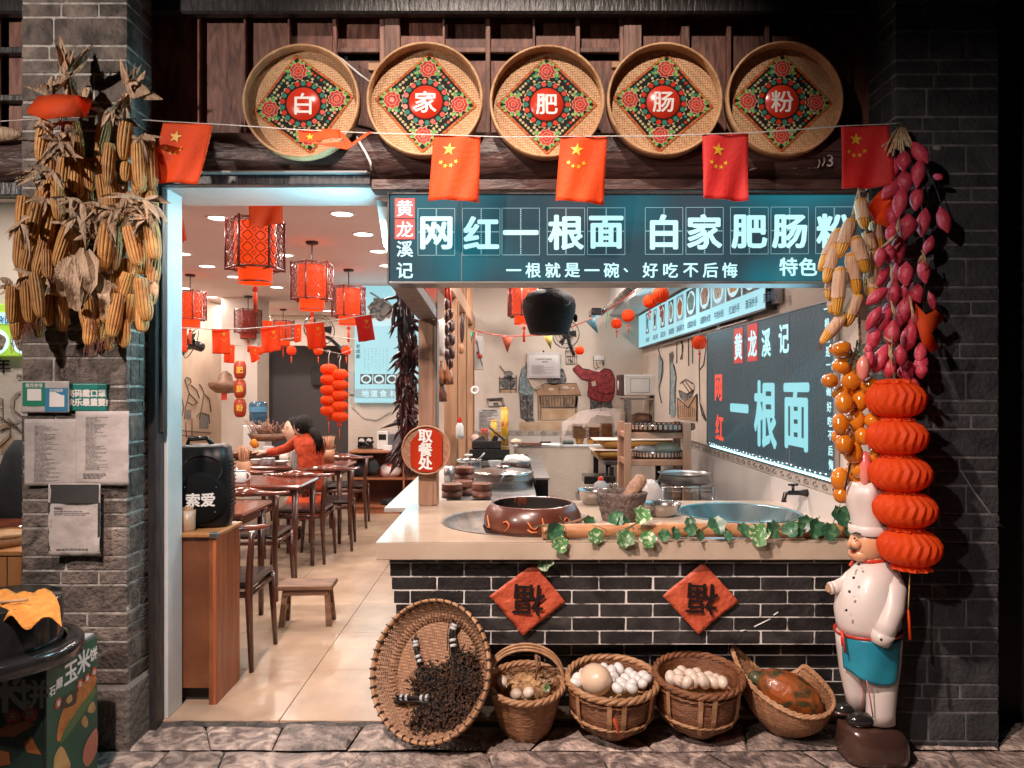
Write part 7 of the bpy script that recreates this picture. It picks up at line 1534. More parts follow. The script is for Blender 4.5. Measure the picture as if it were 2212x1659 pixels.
ob('coat_skirt', MB().loft([(XX(662, 6.88), 6.88, .50, .16, .15), (XX(662, 6.88), 6.88, .42, .19, .17), (XX(655, 6.88), 6.90, .30, .22, .17)][::-1], 24), m_coatr, w1)
ob('head', MB().ball(q(652, 922, 6.97), (.072, .078, .098), 20, 14).tube([q(656, 930, 6.97), q(660, 945, 6.95)], [.045, .05], 12), m_sk2, w1)
hb_ = MB(); hb_.ball(q(656, 918, 6.955), (.086, .088, .098), 22, 16, fn=lambda d: 1+.03*noise.noise(d*4)); hb_.tube([q(672, 930, 6.88), q(682, 938, 6.84), q(688, 950, 6.82), q(688, 964, 6.82), q(682, 972, 6.82)], [.03, .045, .042, .03, .008], 12); ob('hair', hb_, m_hr, w1); hs_ = MB(); rh = random.Random(4); h0 = q(656, 918, 6.955)
for _ in range(150):
    a, b = rh.uniform(0, 6.28), rh.uniform(.1, 1.9); d = Vector((math.sin(b)*math.cos(a), math.sin(b)*math.sin(a), math.cos(b))); p0 = h0+d*.092; tl_ = q(674, 931, 6.87); pm_ = (p0+tl_)/2; pm_ = h0+(pm_-h0).normalized()*max(.092, (pm_-h0).length); hs_.tube([p0, pm_, tl_], .0022, 3)
for _ in range(60): s = rh.gauss(0, .022); hs_.tube([q(676, 932, 6.85), q(688, 950, 6.80)+Vector((s, rh.gauss(0, .015), 0)), q(688, 972, 6.80)+Vector((s*1.3, 0, rh.gauss(0, .02)))], .0025, 3)
ob('hair_strands', hs_, m_hr, w1, kind='stuff')
ob('ear', MB().ball(q(645, 927, 6.885), (.012, .008, .02), 8, 6), m_sk2, w1); ob('hair_tie', MB().ball(q(674, 931, 6.86), (.018, .018, .025), 8, 6), m_gd, w1)
def hand(par, wr, d, up, mat, s=1.0):
    wr = Vector(wr); d = Vector(d).normalized(); up = Vector(up).normalized(); sd = d.cross(up)
    vs = [wr, wr+d*.045*s, wr+d*.085*s]; es = [(0, 1), (1, 2)]; rs = [(.022*s, .018*s), (.030*s, .018*s), (.030*s, .014*s)]
    for k in range(4):
        b = wr+d*.085*s+sd*(k-1.5)*.019*s; L = (.055, .068, .064, .05)[k]*s; i = len(vs); vs += [b, b+d*L*.55-up*.006, b+d*L-up*.022*s]; es += [(2, i), (i, i+1), (i+1, i+2)]; rs += [(.0095*s,)*2, (.0088*s,)*2, (.007*s,)*2]
    i = len(vs); vs += [wr+d*.035*s-sd*.030*s, wr+d*.065*s-sd*.045*s-up*.012, wr+d*.085*s-sd*.040*s-up*.02]; es += [(1, i), (i, i+1), (i+1, i+2)]; rs += [(.012*s,)*2, (.010*s,)*2, (.008*s,)*2]
    return skin_mesh('hand', vs, es, rs, mat, par, 1, 0)
hand(w1, q(576, 978, 7.18), (-1, .1, .15), (0, -.3, 1), m_sk2, 1.0)
ob('scarf', MB().tube([q(638, 975, 7.02), q(640, 1000, 7.0), q(652, 1028, 6.96), q(668, 1045, 6.9)], [.03, .055, .06, .03], 12), m_greyt, w1)
skin_mesh('trousers', [q(662, 1075, 6.9), q(640, 1080, 7.05), q(622, 1085, 7.2), q(620, 1120, 7.2), q(622, 1140, 7.2), q(652, 1082, 7.1), q(640, 1088, 7.25), q(637, 1120, 7.25), q(637, 1138, 7.25)], [(0, 1), (1, 2), (2, 3), (3, 4), (0, 5), (5, 6), (6, 7), (7, 8)], [.09, .075, .065, .05, .045, .075, .065, .05, .045], m_wt, w1, 2)
for u, Y in ((612, 7.15), (634, 7.2)): ob('shoe', MB().ball(P(u, 1160, Y), (.075, .05, .045), 12, 8).tube([P(u+8, 1158, Y), P(u+9, 1138, Y)], [.045, .05], 10), m_gd, w1)
w2 = thing('person', 'woman in a pale jacket with black hair, seated behind and looking left', 'person', P(632, 1100, 7.95))
skin_mesh('jacket', [q(636, 1040, 7.95), q(636, 1000, 7.95), q(636, 970, 7.93), q(634, 953, 7.92), q(622, 962, 7.88), q(614, 982, 7.80), q(612, 995, 7.70), q(650, 962, 7.98)], [(0, 1), (1, 2), (2, 3), (2, 4), (4, 5), (5, 6), (2, 7)], [.15, .14, .13, .055, .07, .055, .045, .08], m_wt, w2, 2, 1)
fc = q(629, 929, 7.9)
ob('head', MB().ball(fc, (.078, .088, .112), 22, 16, fn=lambda d: 1+.06*max(0, -d.z)*max(0, -d.y)).ball(fc+Vector((-.066, -.052, -.008)), (.017, .015, .024), 8, 6).tube([fc, fc+Vector((.01, .02, -.15))], [.05, .055], 12), m_sk2, w2)
ob('hair', MB().ball(fc+Vector((.028, .022, .030)), (.090, .098, .112), 22, 16).ball(fc+Vector((.065, .01, -.04)), (.045, .07, .10), 14, 10), m_hr, w2)
for dx, dy in ((-.058, -.058), (-.012, -.083)):
    ob('eye', MB().ball(fc+Vector((dx, dy, .012)), (.012, .006, .005), 8, 5), m_hair, w2); ob('eyebrow', MB().tube([fc+Vector((dx-.016, dy, .034)), fc+Vector((dx, dy-.003, .040)), fc+Vector((dx+.016, dy, .034))], .003, 5), m_hair, w2)
ob('mouth', MB().ball(fc+Vector((-.040, -.072, -.055)), (.020, .008, .007), 8, 5), M('lips', (.45, .14, .11), .4), w2)
hand(w2, q(611, 997, 7.68), (-.7, -.6, -.1), (0, -.1, 1), m_sk2, .95)
# ================================================================ KITCHEN
XW = 1.598
# tiled wainscot with a scroll border on the right and back walls
m_wt_ = M('white_wall_tile', (.60, .55, .52), .18, col2=(.55, .50, .47), vs=2, rnd=.05); m_bord = M('border_tile', (.50, .45, .40), .3, col2=(.32, .28, .25), vs=60)
wr_ = thing('tiled_wainscot', 'white wall tiles with a scroll border low on the right kitchen wall', 'wall tiles', (XW, 6.2, 0))
for k in range(10):
    for j in range(3): y = 3.42+k*.56; ob('wall_tile', MB().bbox(XW-.008, XW+.002, y+.002, y+.558, .001+j*.322, .321+j*.322, .0015), m_wt_, wr_)
for k in range(28): y = 3.42+k*.2; ob('border_tile', MB().bbox(XW-.010, XW+.002, y+.001, y+.199, .968, 1.022, .001), m_bord, wr_)
mb = MB()
for k in range(46):
    y = 3.5+k*.12; mb.tube([(XW-.0115, y+.045*math.sin(a)*(1-a/9), .995+.016*math.cos(a)*(1-a/9)) for a in [q*.8 for q in range(9)]], .0028, 4)
ob('scroll_relief', mb, M('scroll_brown', (.16, .11, .09), .5), wr_, kind='stuff')
ob('cap_strip', MB().box(XW-.014, XW+.002, 3.42, 8.99, 1.024, 1.036), m_steel, wr_)
wb_ = thing('tiled_wainscot', 'white wall tiles with a scroll border along the kitchen back wall', 'wall tiles', (.5, 8.99, 0))
for k in range(5): x = -.45+k*.41; ob('wall_tile', MB().bbox(x+.002, x+.408, 8.988, 8.999, .60, .915, .0015), m_wt_, wb_); ob('border_tile', MB().bbox(x+.002, x+.408, 8.986, 8.999, .918, .985, .001), m_bord, wb_)
mb = MB()
for k in range(14): x = -.38+k*.15; mb.tube([(x+.05*math.sin(a)*(1-a/9), 8.984, .95+.02*math.cos(a)*(1-a/9)) for a in [q*.8 for q in range(9)]], .003, 4)
ob('scroll_relief', mb, MATS['scroll_brown'], wb_, kind='stuff')
# plane of the right wall: helper from photo position
def rwv(u, v, x=1.575): Y = x*F/(u-CU); return Vector((x, Y, ZZ(v, Y)))
nY = Vector((0, -1, 0))
m_bd = M('dark_board', (.022, .036, .045), .3, emit=(.010, .040, .054), es=1.0, bump=.3, vs=60, col2=(.018, .028, .034), spec=.3)
wb = thing('wall_board', 'large dark board with glowing 一根面 characters on the right kitchen wall', 'light box', (1.59, 4.8, 1.05))
ob('panel', MB().bbox(1.577, 1.592, 3.62, 5.97, 1.052, 1.93, .002), m_bd, wb)
ob('frame', MB().box(1.574, 1.594, 3.60, 3.62, 1.045, 1.935).box(1.574, 1.594, 5.97, 5.985, 1.045, 1.935).box(1.574, 1.594, 3.62, 5.97, 1.931, 1.94), m_steel, wb)
m_glow = M('glow_letter', (.05, .08, .09), .4, emit=(.30, .80, .88), es=.85); m_redg = M('glow_red', (.6, .05, .03), .4, emit=(.75, .07, .035), es=.9)
c5_ = lambda x, y: (1296+.2766*x, 594+.2766*y)
def wch(chh, x, y, hpx, mat, bold, sx=1.0, nm='character', xo=1.574):
    u, v = c5_(x, y); o = rwv(u, v, xo); mb = MB(); text(mb, chh, o, nY, Z_, hpx*.2766/F*o.y/.86, bold, sx); return ob(nm, mb, mat, wb)
for chh, x, y, h in (('黄', 1080, 560, 150), ('龙', 1190, 535, 155)):
    u, v = c5_(x, y-5); c_ = rwv(u, v); h_ = .135; ob('red_square', MB().box(1.5745, 1.5765, c_.y-.10, c_.y+.10, c_.z-h_+.015, c_.z+h_-.01), m_redsq, wb)
    wch(chh, x, y, h*1.22, m_lit, .03, .95, xo=1.572)
wch('溪', 1297, 530, 200, m_lit, .03, .9); wch('记', 1435, 495, 215, m_lit, .03, .9)
wch('一', 1085, 1040, 430, m_glow, .034, .95); wch('根', 1288, 1085, 470, m_glow, .034, .95); wch('面', 1530, 1105, 500, m_glow, .034, .95)
wch('网', 925, 880, 195, m_redg, .03, 1.0); wch('红', 933, 1190, 190, m_redg, .03, 1.0)
for chh, x, y in (('一', 1765, 265), ('根', 1772, 378), ('就', 1776, 490), ('是', 1780, 600), ('一', 1783, 700), ('碗', 1786, 905), ('好', 1790, 1030), ('吃', 1795, 1145), ('不', 1798, 1255), ('后', 1800, 1372), ('悔', 1804, 1482)): wch(chh, x, y, 74, m_lit, .025)
for y in (4.95, 4.2): ob('seam_line', MB().box(1.5755, 1.5768, y-.0015, y+.0015, 1.06, 1.92), M('faint_pink', (.3, .16, .15), .5), wb)
lt = MB()
for k in range(34): y = 3.7+k*.066; lt.ball((1.571, y, 1.062+jit(.006)), (.004, .009, .004), 6, 4)
ob('edge_glow', lt, M('led_white', (1, 1, 1), .5, emit=(.75, .95, 1), es=1.6), wb, kind='stuff')
ob('led_tube', MB().tube([(1.585, 3.66, 1.040), (1.585, 5.9, 1.040)], .006, 6), M('led_cyan', (.6, .9, 1), .5, emit=(.3, .85, 1), es=5), wb)
light('AREA', 'board_light', (1.55, 4.75, 1.45), (.3, 4.6, 1.0), 8, (.35, .80, 1), 1.9, sy=.8)
# photo menu light box high on the right wall
mx_ = thing('photo_menu_board', 'long glowing light blue photo menu of dishes high on the right kitchen wall', 'light box', (1.56, 6.7, 1.99))
m_ml = M('menu_glow', (.12, .16, .17), .35, emit=(.36, .80, .90), es=.85)
ob('panel', MB().bbox(1.535, 1.596, 4.47, 8.95, 1.985, 2.368, .002), m_ml, mx_); ob('frame', MB().box(1.530, 1.597, 4.455, 4.469, 1.975, 2.375).box(1.530, 1.597, 4.47, 8.95, 1.972, 1.984).box(1.530, 1.597, 4.47, 8.95, 2.369, 2.378), M('dark_trim', (.05, .05, .06), .4), mx_)
foods = [(.45, .10, .06), (.62, .34, .12), (.55, .50, .40), (.50, .28, .18), (.14, .22, .14), (.55, .18, .05), (.42, .42, .36), (.35, .12, .06), (.12, .10, .09), (.06, .34, .46)]
names = ['', '清汤杂酱', '清汤抄手', '红油抄手', '牛肉米线', '成都钟水饺', '成都甜水面', '滋味蹄花肉', '滋味肥肠', '蒜泥白肉', '石磨玉米粑', '冰粉凉虾']
xs_ = [1325, 1180, 1045, 925, 820, 712, 625, 555, 490, 430, 370]
for i, x in enumerate(xs_):
    Y = 1.53*F/(1296+.2766*x-CU); mb = MB(); text(mb, names[i+1], (1.532, Y, 2.045), nY, Z_, .062 if i < 9 else .055, .02); ob('dish_name', mb, M('navy_ink', (.05, .12, .22), .6), mx_)
    if i == 0: continue
    Yp = Y+.02; w = min(.17, (xs_[i-1]-x)*.0016)
    mc = M('dish_%s' % 'abcdefghij'[i-1], foods[i-1], .5, col2=tuple(c_*.3 for c_ in foods[i-1]), vs=28, emit=tuple(c_*.6 for c_ in foods[i-1]), es=.5, mixlo=.42, mixhi=.58)
    f_ = ob('photo', MB().poly([(1.5335, Yp+w, 2.115), (1.5335, Yp-w, 2.115), (1.5335, Yp-w, 2.345), (1.5335, Yp+w, 2.345)]), m_pic if i % 3 else m_gr_, mx_)
    mb = MB(); mb.poly([(1.5325, Yp-w*.88*math.cos(a), 2.23+.10*math.sin(a)) for a in [math.pi*k/12 for k in range(24)]]); ob('bowl', mb, m_bl, f_)
    mb = MB(); mb.poly([(1.5315, Yp-w*.66*math.cos(a)*(1+.1*math.sin(a*5)), 2.235+.075*math.sin(a)*(1+.1*math.sin(a*5))) for a in [math.pi*k/15 for k in range(30)]]); ob('food', mb, mc, f_)
light('AREA', 'menu_light', (1.50, 6.6, 2.18), (.3, 6.2, 1.7), 11, (.45, .85, 1), 4.0, sy=.35)
ob('conduit', MB().tube([(1.57, 4.9, 1.95), (1.57, 7.8, 1.95)], .012, 6).box(1.56, 1.597, 5.55, 5.63, 1.94, 1.975).box(1.56, 1.597, 4.35, 4.45, 2.0, 2.40), m_steel, mx_)
# scalloped awning strip along the soffit
aw = thing('awning', 'grey scalloped tile awning strip running along the kitchen ceiling soffit', 'awning', (1.1, 6.5, 2.3))
m_aw = M('awning_tile', (.10, .09, .085), .7, col2=(.30, .25, .20), vs=12, rnd=.5)
for k in range(44):
    y = 4.9+k*.085; ob('tile', MB().tube([(1.17, y, 2.47), (1.09, y, 2.42), (1.02, y, 2.355)], [.034, .038, .040], 7, flat=.5), m_aw, aw)
# wall paintings on the back wall
BW = 8.995
def bw(u, v, o=0): return P(u, v, BW-.004-o)
c4_ = lambda x, y: (810+.2929*x, 594+.2929*y)
def wp(pts, m, par, o=0, nm='painted_area'): return ob(nm, MB().poly([bw(*c4_(x, y), o) for x, y in reversed(cr(pts) if len(pts) > 5 else pts)]), m, par)
def ws(lst, par, w=.006, m=None, o=.003): 
    mb = MB()
    for l in lst: mb.tube([bw(*c4_(x, y), o) for x, y in l], w, 4, flat=.3)
    return ob('brush_line', mb, m or M('brush_black', (.03, .025, .022), .8), par, kind='stuff')
m_pr = M('painted_red', (.34, .045, .045), .8, col2=(.17, .02, .025), vs=26, mixlo=.42, mixhi=.6); m_pbl = M('painted_blue', (.16, .24, .27), .8, col2=(.34, .38, .36), vs=26, mixlo=.42, mixhi=.6); m_pdk = M('painted_charcoal', (.05, .05, .055), .8, col2=(.22, .20, .19), vs=30, mixlo=.42, mixhi=.62); m_psk = M('painted_face', (.62, .50, .40), .8); m_ptb = M('painted_table', (.48, .30, .18), .8, col2=(.34, .19, .11), vs=10)
fm_ = thing('wall_painting', 'painted man in a red jacket and cap raising a bird cage on the kitchen wall', 'wall painting', bw(1283, 887))
wp([(1585, 900), (1745, 925), (1752, 985), (1700, 1000), (1590, 1000)], m_pdk, fm_); wp([(1612, 600), (1650, 588), (1690, 600), (1690, 660), (1660, 700), (1615, 680)], m_psk, fm_)
wp([(1500, 660), (1530, 690), (1590, 700), (1640, 712), (1690, 690), (1740, 700), (1768, 760), (1765, 860), (1740, 930), (1660, 938), (1570, 895), (1575, 780), (1520, 765), (1460, 700), (1470, 680)], m_pr, fm_, .001); wp([(1615, 628), (1618, 600), (1650, 588), (1688, 598), (1688, 630)], m_wht, fm_, .002, 'cap'); wp([(1672, 635), (1690, 635), (1688, 668), (1676, 665)], m_pdk, fm_, .002, 'hair')
wp([(1625, 700), (1650, 715), (1690, 685), (1655, 700)], m_wht, fm_, .002, 'collar'); wp([(1595, 790), (1625, 778), (1632, 815), (1602, 822)], m_psk, fm_, .002, 'painted_hand')
ws([[(1500, 660), (1530, 690), (1590, 700)], [(1690, 690), (1740, 700), (1768, 760), (1765, 860), (1740, 930)], [(1575, 780), (1570, 895), (1660, 938), (1740, 930)], [(1460, 700), (1520, 765), (1575, 780)], [(1640, 800), (1640, 860), (1690, 880), (1755, 870)], [(1700, 730), (1705, 800)], [(1612, 600), (1615, 680), (1640, 700)], [(1625, 650), (1640, 648)], [(1652, 650), (1668, 646)], [(1640, 655), (1636, 672), (1646, 674)], [(1635, 685), (1655, 682)], [(1590, 910), (1590, 1000)], [(1670, 935), (1668, 1000)], [(1618, 628), (1690, 628)]], fm_)
cg = thing('wall_painting', 'painted bird cage with a small black bird on the kitchen wall', 'wall painting', bw(1234, 790))
ws([[(1405+17*k, 560), (1408+16*k, 600), (1410+16*k, 660)] for k in range(6)]+[[(1405, 560), (1420, 540), (1447, 530), (1475, 540), (1490, 560)], [(1405, 560), (1490, 560)], [(1405, 600), (1490, 600)], [(1408, 655), (1490, 655)], [(1447, 530), (1447, 500)]], cg, .004); wp([(1430, 618), (1445, 625), (1462, 642), (1448, 645), (1435, 635)], m_pdk, cg, .002, 'painted_bird')
bm_ = thing('wall_painting', 'painted man in a blue jacket and grey trousers behind the framed notice', 'wall painting', bw(1137, 912))
wp([(1068, 870), (1168, 875), (1168, 1060), (1130, 1075), (1078, 1050)], m_pdk, bm_); wp([(1085, 690), (1115, 670), (1175, 720), (1175, 800), (1160, 885), (1120, 890), (1062, 870), (1065, 770)], m_pbl, bm_, .001); wp([(1110, 640), (1130, 650), (1130, 680), (1108, 690)], m_pdk, bm_, .001, 'hair')
wp([(1120, 760), (1180, 770), (1225, 800), (1220, 835), (1180, 850), (1150, 820)], m_psk, bm_, .0015); wp([(1108, 1068), (1165, 1050), (1175, 1075), (1120, 1086)], m_pdk, bm_, .002, 'painted_shoe')
ws([[(1085, 690), (1065, 770), (1062, 870), (1120, 890), (1160, 885)], [(1068, 880), (1078, 1050), (1130, 1075)], [(1120, 890), (1125, 1060)], [(1125, 765), (1150, 820), (1180, 850), (1225, 835), (1228, 800), (1200, 785)], [(1108, 1075), (1170, 1060), (1172, 1078)]], bm_)
tb_ = thing('wall_painting', 'painted brown wooden table with dishes on the kitchen wall', 'wall painting', bw(1205, 907))
wp([(1180, 840), (1250, 800), (1485, 800), (1520, 885), (1200, 890)], m_ptb, tb_); wp([(1210, 895), (1500, 895), (1490, 975), (1230, 975)], M('painted_plank', (.40, .25, .15), .8, col2=(.08, .06, .05), vs=20, stretch=(3, 1, .4)), tb_); wp([(1200, 895), (1222, 895), (1222, 1070), (1205, 1070)], m_ptb, tb_); wp([(1480, 895), (1495, 895), (1490, 1030), (1480, 1030)], m_ptb, tb_); wp([(1225, 985), (1480, 985), (1480, 1060), (1230, 1075)], m_mw, tb_)
for x, y, r in ((1405, 828, 32), (1300, 842, 22), (1460, 835, 12)): c_ = bw(*c4_(x, y), .003); mb = MB(); disc(mb, c_.x, c_.z, r*.2929/F*BW, c_.y, 18, None, .5); ob('painted_dish', mb, m_psk, tb_)
ws([[(1180, 840), (1250, 800), (1485, 800), (1520, 885), (1200, 890), (1180, 840)], [(1200, 895), (1205, 1070)], [(1222, 895), (1222, 1070)], [(1480, 900), (1480, 1030)], [(1222, 978), (1480, 975)]]+[[(1215+k*22, 900), (1222+k*21, 970)] for k in range(13)]+[[(1380, 820), (1405, 810), (1435, 822), (1432, 842), (1385, 842), (1380, 820)], [(1245, 810), (1245, 850), (1262, 862), (1262, 820)], [(1360, 830), (1355, 870), (1370, 875)]], tb_, .004)
bb_ = thing('wall_painting', 'painted black robed back half hidden by the framed notice', 'wall painting', bw(1202, 831)); wp([(1270, 765), (1370, 690), (1400, 720), (1412, 780), (1380, 800), (1300, 812)], m_pdk, bb_)
pp_ = thing('wall_painting', 'painted black stove pot on a stand at the left of the kitchen wall', 'wall painting', bw(1097, 850))
wp([(948, 715), (1000, 708), (1018, 730), (1010, 745), (1035, 780), (1025, 825), (985, 845), (935, 825), (925, 785), (955, 745)], m_pdk, pp_); wp([(925, 840), (1045, 840), (1040, 865), (930, 865)], m_mw, pp_)
ws([[(920, 750), (922, 870)], [(1045, 740), (1040, 868)], [(918, 765), (1045, 760)], [(920, 668), (935, 690), (955, 712)], [(1000, 770), (1002, 870)], [(948, 755), (1010, 750)], [(920, 842), (1045, 842)]], pp_)
ss_ = thing('wall_painting', 'painted small open box with a black bird low on the kitchen wall', 'wall painting', bw(1068, 877)); ws([[(825, 915), (940, 908), (958, 965), (840, 970), (825, 915)], [(840, 925), (930, 920), (945, 960)]], ss_, .008); wp([(870, 945), (905, 938), (915, 968), (880, 972)], m_pdk, ss_)
wp([(1065, 1085), (1370, 1080), (1370, 1145), (1065, 1145)], m_mw, tb_, .0005)
# painted figures on the right wall
rf = thing('wall_painting', 'painted lady in blue with a big basket on the right kitchen wall', 'wall painting', (1.59, 7, 1.0)); XR = 1.593
def rp_(pts, m, nm='painted_area', o=0): return ob(nm, MB().poly([rwv(*c5_(x, y), XR-o) for x, y in reversed(cr(pts) if len(pts) > 5 else pts)]), m, rf)
rp_([(545, 690), (575, 700), (590, 800), (580, 900), (590, 1080), (545, 1090), (548, 900)], m_pbl); rp_([(548, 610), (565, 595), (572, 640), (560, 690), (550, 680)], m_pdk, 'hair', .001)
rp_([(610, 900), (730, 900), (710, 960), (670, 1000), (625, 960)], m_pdk, 'painted_pot'); rp_([(625, 850), (670, 815), (725, 850), (728, 900), (680, 930), (620, 900)], m_psk, 'painted_steamer', .001); rp_([(605, 960), (650, 1000), (755, 930), (755, 1140), (610, 1120)], m_ptb, 'painted_basket', .0015)
rp_([(455, 620), (490, 660), (492, 760), (455, 900)], m_pbl); rp_([(775, 680), (830, 700), (835, 600), (870, 560), (868, 980), (800, 1000)], m_psk); rp_([(840, 780), (868, 760), (868, 960), (845, 960)], m_pbl, o=.001); rp_([(785, 1000), (800, 1080), (820, 1140), (800, 1110)], m_pdk, o=.001)
mb = MB()
for l in [[(455, 575), (470, 640), (490, 680), (480, 800), (460, 900), (480, 1000)], [(545, 610), (548, 800), (545, 1090)], [(575, 700), (595, 800), (585, 1000)], [(620, 900), (680, 930), (728, 900)], [(625, 850), (670, 815), (725, 850)], [(640, 830), (700, 920)], [(660, 820), (718, 900)], [(605, 960), (650, 1000), (690, 1040), (755, 930)], [(605, 960), (610, 1120)], [(755, 930), (755, 1140)], [(775, 580), (775, 720), (780, 1000), (800, 1100)], [(830, 560), (810, 700), (780, 740)], [(600, 500), (600, 690)], [(640, 480), (642, 660)], [(690, 470), (692, 710)], [(720, 480), (722, 690)], [(630, 520), (650, 560), (640, 620), (628, 660)], [(870, 560), (850, 700), (868, 900)], [(780, 1000), (830, 1140)]]: mb.tube([rwv(*c5_(x, y), XR-.003) for x, y in l], .005, 4)
for k in range(9): mb.tube([rwv(*c5_(612+k*16, 1010+abs(k-3)*6), XR-.003), rwv(*c5_(618+k*15, 1110), XR-.003)], .004, 3)
ob('brush_line', mb, MATS['brush_black'], rf, kind='stuff')
# framed notice, white board, a4 notices, tape ring
fn_ = thing('framed_notice', 'white framed printed certificate hanging on the kitchen back wall', 'framed notice', bw(1174, 817)); 
ob('frame', MB().bbox(XX(1138, 8.95), XX(1210.5, 8.95), 8.95, 8.97, ZZ(817, 8.95), ZZ(762, 8.95), .004), M('frame_silver', (.55, .52, .52), .35), fn_); ob('paper', MB().box(XX(1142, 8.95), XX(1206, 8.95), 8.947, 8.949, ZZ(812, 8.95), ZZ(767, 8.95)), M('white_sheet', (.70, .66, .64), .3), fn_); ob('hook', MB().ball(P(1174, 759, 8.95), .012, 6, 5), m_gd, fn_)
mb = MB(); f_ = lambda x, y, o=0: P(1142+64*x, 767+45*y, 8.9455-o); text(mb, '公共场所许可证告知', f_(.5, .2), X_, Z_, .022, .02); text(mb, '承诺书', f_(.55, .33), X_, Z_, .024, .03); lines(mb, f_, .1, .95, .5, .95, 9, 4, .3); ob('printing', mb, m_ink, fn_, kind='stuff')
a4 = thing('notice_paper', 'white printed rules sheet behind the till by the partition', 'paper notice', P(1062, 932, 8.7)); ob('sheet', MB().bbox(XX(1031, 8.7), XX(1084, 8.7), 8.7, 8.705, ZZ(932, 8.7), ZZ(883, 8.7)), MATS['white_sheet'], a4); mb = MB(); f_ = lambda x, y, o=0: P(1031+53*x, 883+49*y, 8.697-o); lines(mb, f_, .08, .95, .16, .95, 14, 6, .4); text(mb, '食品安全管理制度', f_(.5, .08), X_, Z_, .022, .02); ob('printing', mb, m_inkb, a4, kind='stuff')
wbx = thing('hanging_picture', 'white hanging picture box with branch drawing left on the kitchen wall', 'picture', P(1035, 799, 8.6)); ob('box', MB().bbox(XX(1024, 8.6), XX(1045, 8.6), 8.55, 8.65, ZZ(799, 8.6), ZZ(726, 8.6), .008), m_por, wbx); ob('branch', MB().tube([P(1030, 735, 8.54), P(1036, 768, 8.54), P(1042, 790, 8.54)], .006, 4), m_sk, wbx); ob('blossom', MB().ball(P(1037, 770, 8.54), .028, 8, 6).ball(P(1032, 762, 8.54), .015, 8, 6), m_redp, wbx)
one('tape_roll', 'white tape roll hung on the rear partition post', 'tape roll', MB().tube([P(1026+7*math.cos(a), 843+7*math.sin(a), 8.2) for a in [math.pi*k/12 for k in range(24)]], .014, 8, closed=True), m_por)
# bunting
def pen(u0, v0, u1, v1, ux, vx, Y, mat, lb): one('pennant', lb, 'pennant', MB().add([P(u0, v0, Y), P(u1, v1, Y), P(ux, vx, Y+.02), P((u0+u1)/2, (v0+v1)/2+3, Y-.02)], [(0, 2, 3), (3, 2, 1)], True), mat, group='bunting pennants in the kitchen', thick=.002)
pen(1083, 726, 1108, 727, 1096, 763, 7.6, M('pennant_red', (.55, .11, .06), .7), 'red triangular pennant over the painted stove pot'); pen(1172, 724, 1194, 724, 1190, 755, 7.6, M('pennant_yellow', (.62, .48, .12), .7), 'yellow triangular pennant below the iron pot'); pen(1263, 693, 1286, 685, 1292, 721, 7.0, M('pennant_blue', (.15, .34, .42), .7), 'blue triangular pennant right of the iron pot'); pen(1311, 676, 1316, 668, 1309, 712, 6.6, M('pennant_green', (.10, .36, .20), .7), 'green triangular pennant beside the smallest lantern'); pen(1016, 712, 1026, 714, 1018, 741, 7.4, MATS['pennant_green'], 'green pennant end at the partition posts'); pen(1024, 714, 1030, 716, 1026, 748, 7.4, M('pennant_pink', (.6, .16, .2), .7), 'pink pennant end at the partition posts')
one('bunting_string', 'thin red bunting string across the kitchen', 'string', MB().tube([P(u, v, Y) for u, v, Y in ((1018, 712, 7.4), (1050, 720, 7.5), (1096, 727, 7.6), (1180, 724, 7.6), (1240, 704, 7.2), (1290, 684, 7.0), (1316, 667, 6.6), (1370, 630, 5.8))], .005, 5), m_redp)
# iron pot above the counter
ip = thing('iron_pot', 'big black iron pot hanging upside down under the signboard', 'pot', P(1186, 722, 4.5)); rI = 58/F*4.5; m_ir = M('black_iron', (.008, .008, .009), .6, spec=.25, col2=(.014, .014, .015), vs=40, bump=.6, bs=60)
ob('body', MB().lathe([(.0002, -.005), (rI*.70, 0), (rI*.74, .012), (rI*.86, .07), (rI*.98, .135), (rI, .175), (rI*.96, .21), (rI*.80, .245), (rI*.5, .265), (rI*.30, .27), (rI*.27, .30), (rI*.25, .37)], 40, P(1186, 722, 4.5)), m_ir, ip); ob('chip', MB().tube([P(1222, 660, 4.34), P(1229, 657, 4.345), P(1232, 651, 4.35)], .003, 4), m_steel, ip); ob('spout', MB().ball(P(1243, 687, 4.5), (.014, .014, .026), 8, 6), m_ir, ip)
cc_ = thing('security_camera', 'small dark camera box under the awning in the kitchen', 'camera', P(1286, 684, 6.8)); ob('body', MB().bbox(XX(1275, 6.8), XX(1298, 6.8), 6.7, 6.95, ZZ(683, 6.8), ZZ(667, 6.8), .01), m_gd, cc_); ob('lens', MB().ball(P(1281, 675, 6.69), .02, 8, 6), m_void, cc_); ob('bracket', MB().tube([P(1298, 672, 6.8), P(1312, 668, 6.85)], .015, 6), m_gd, cc_)
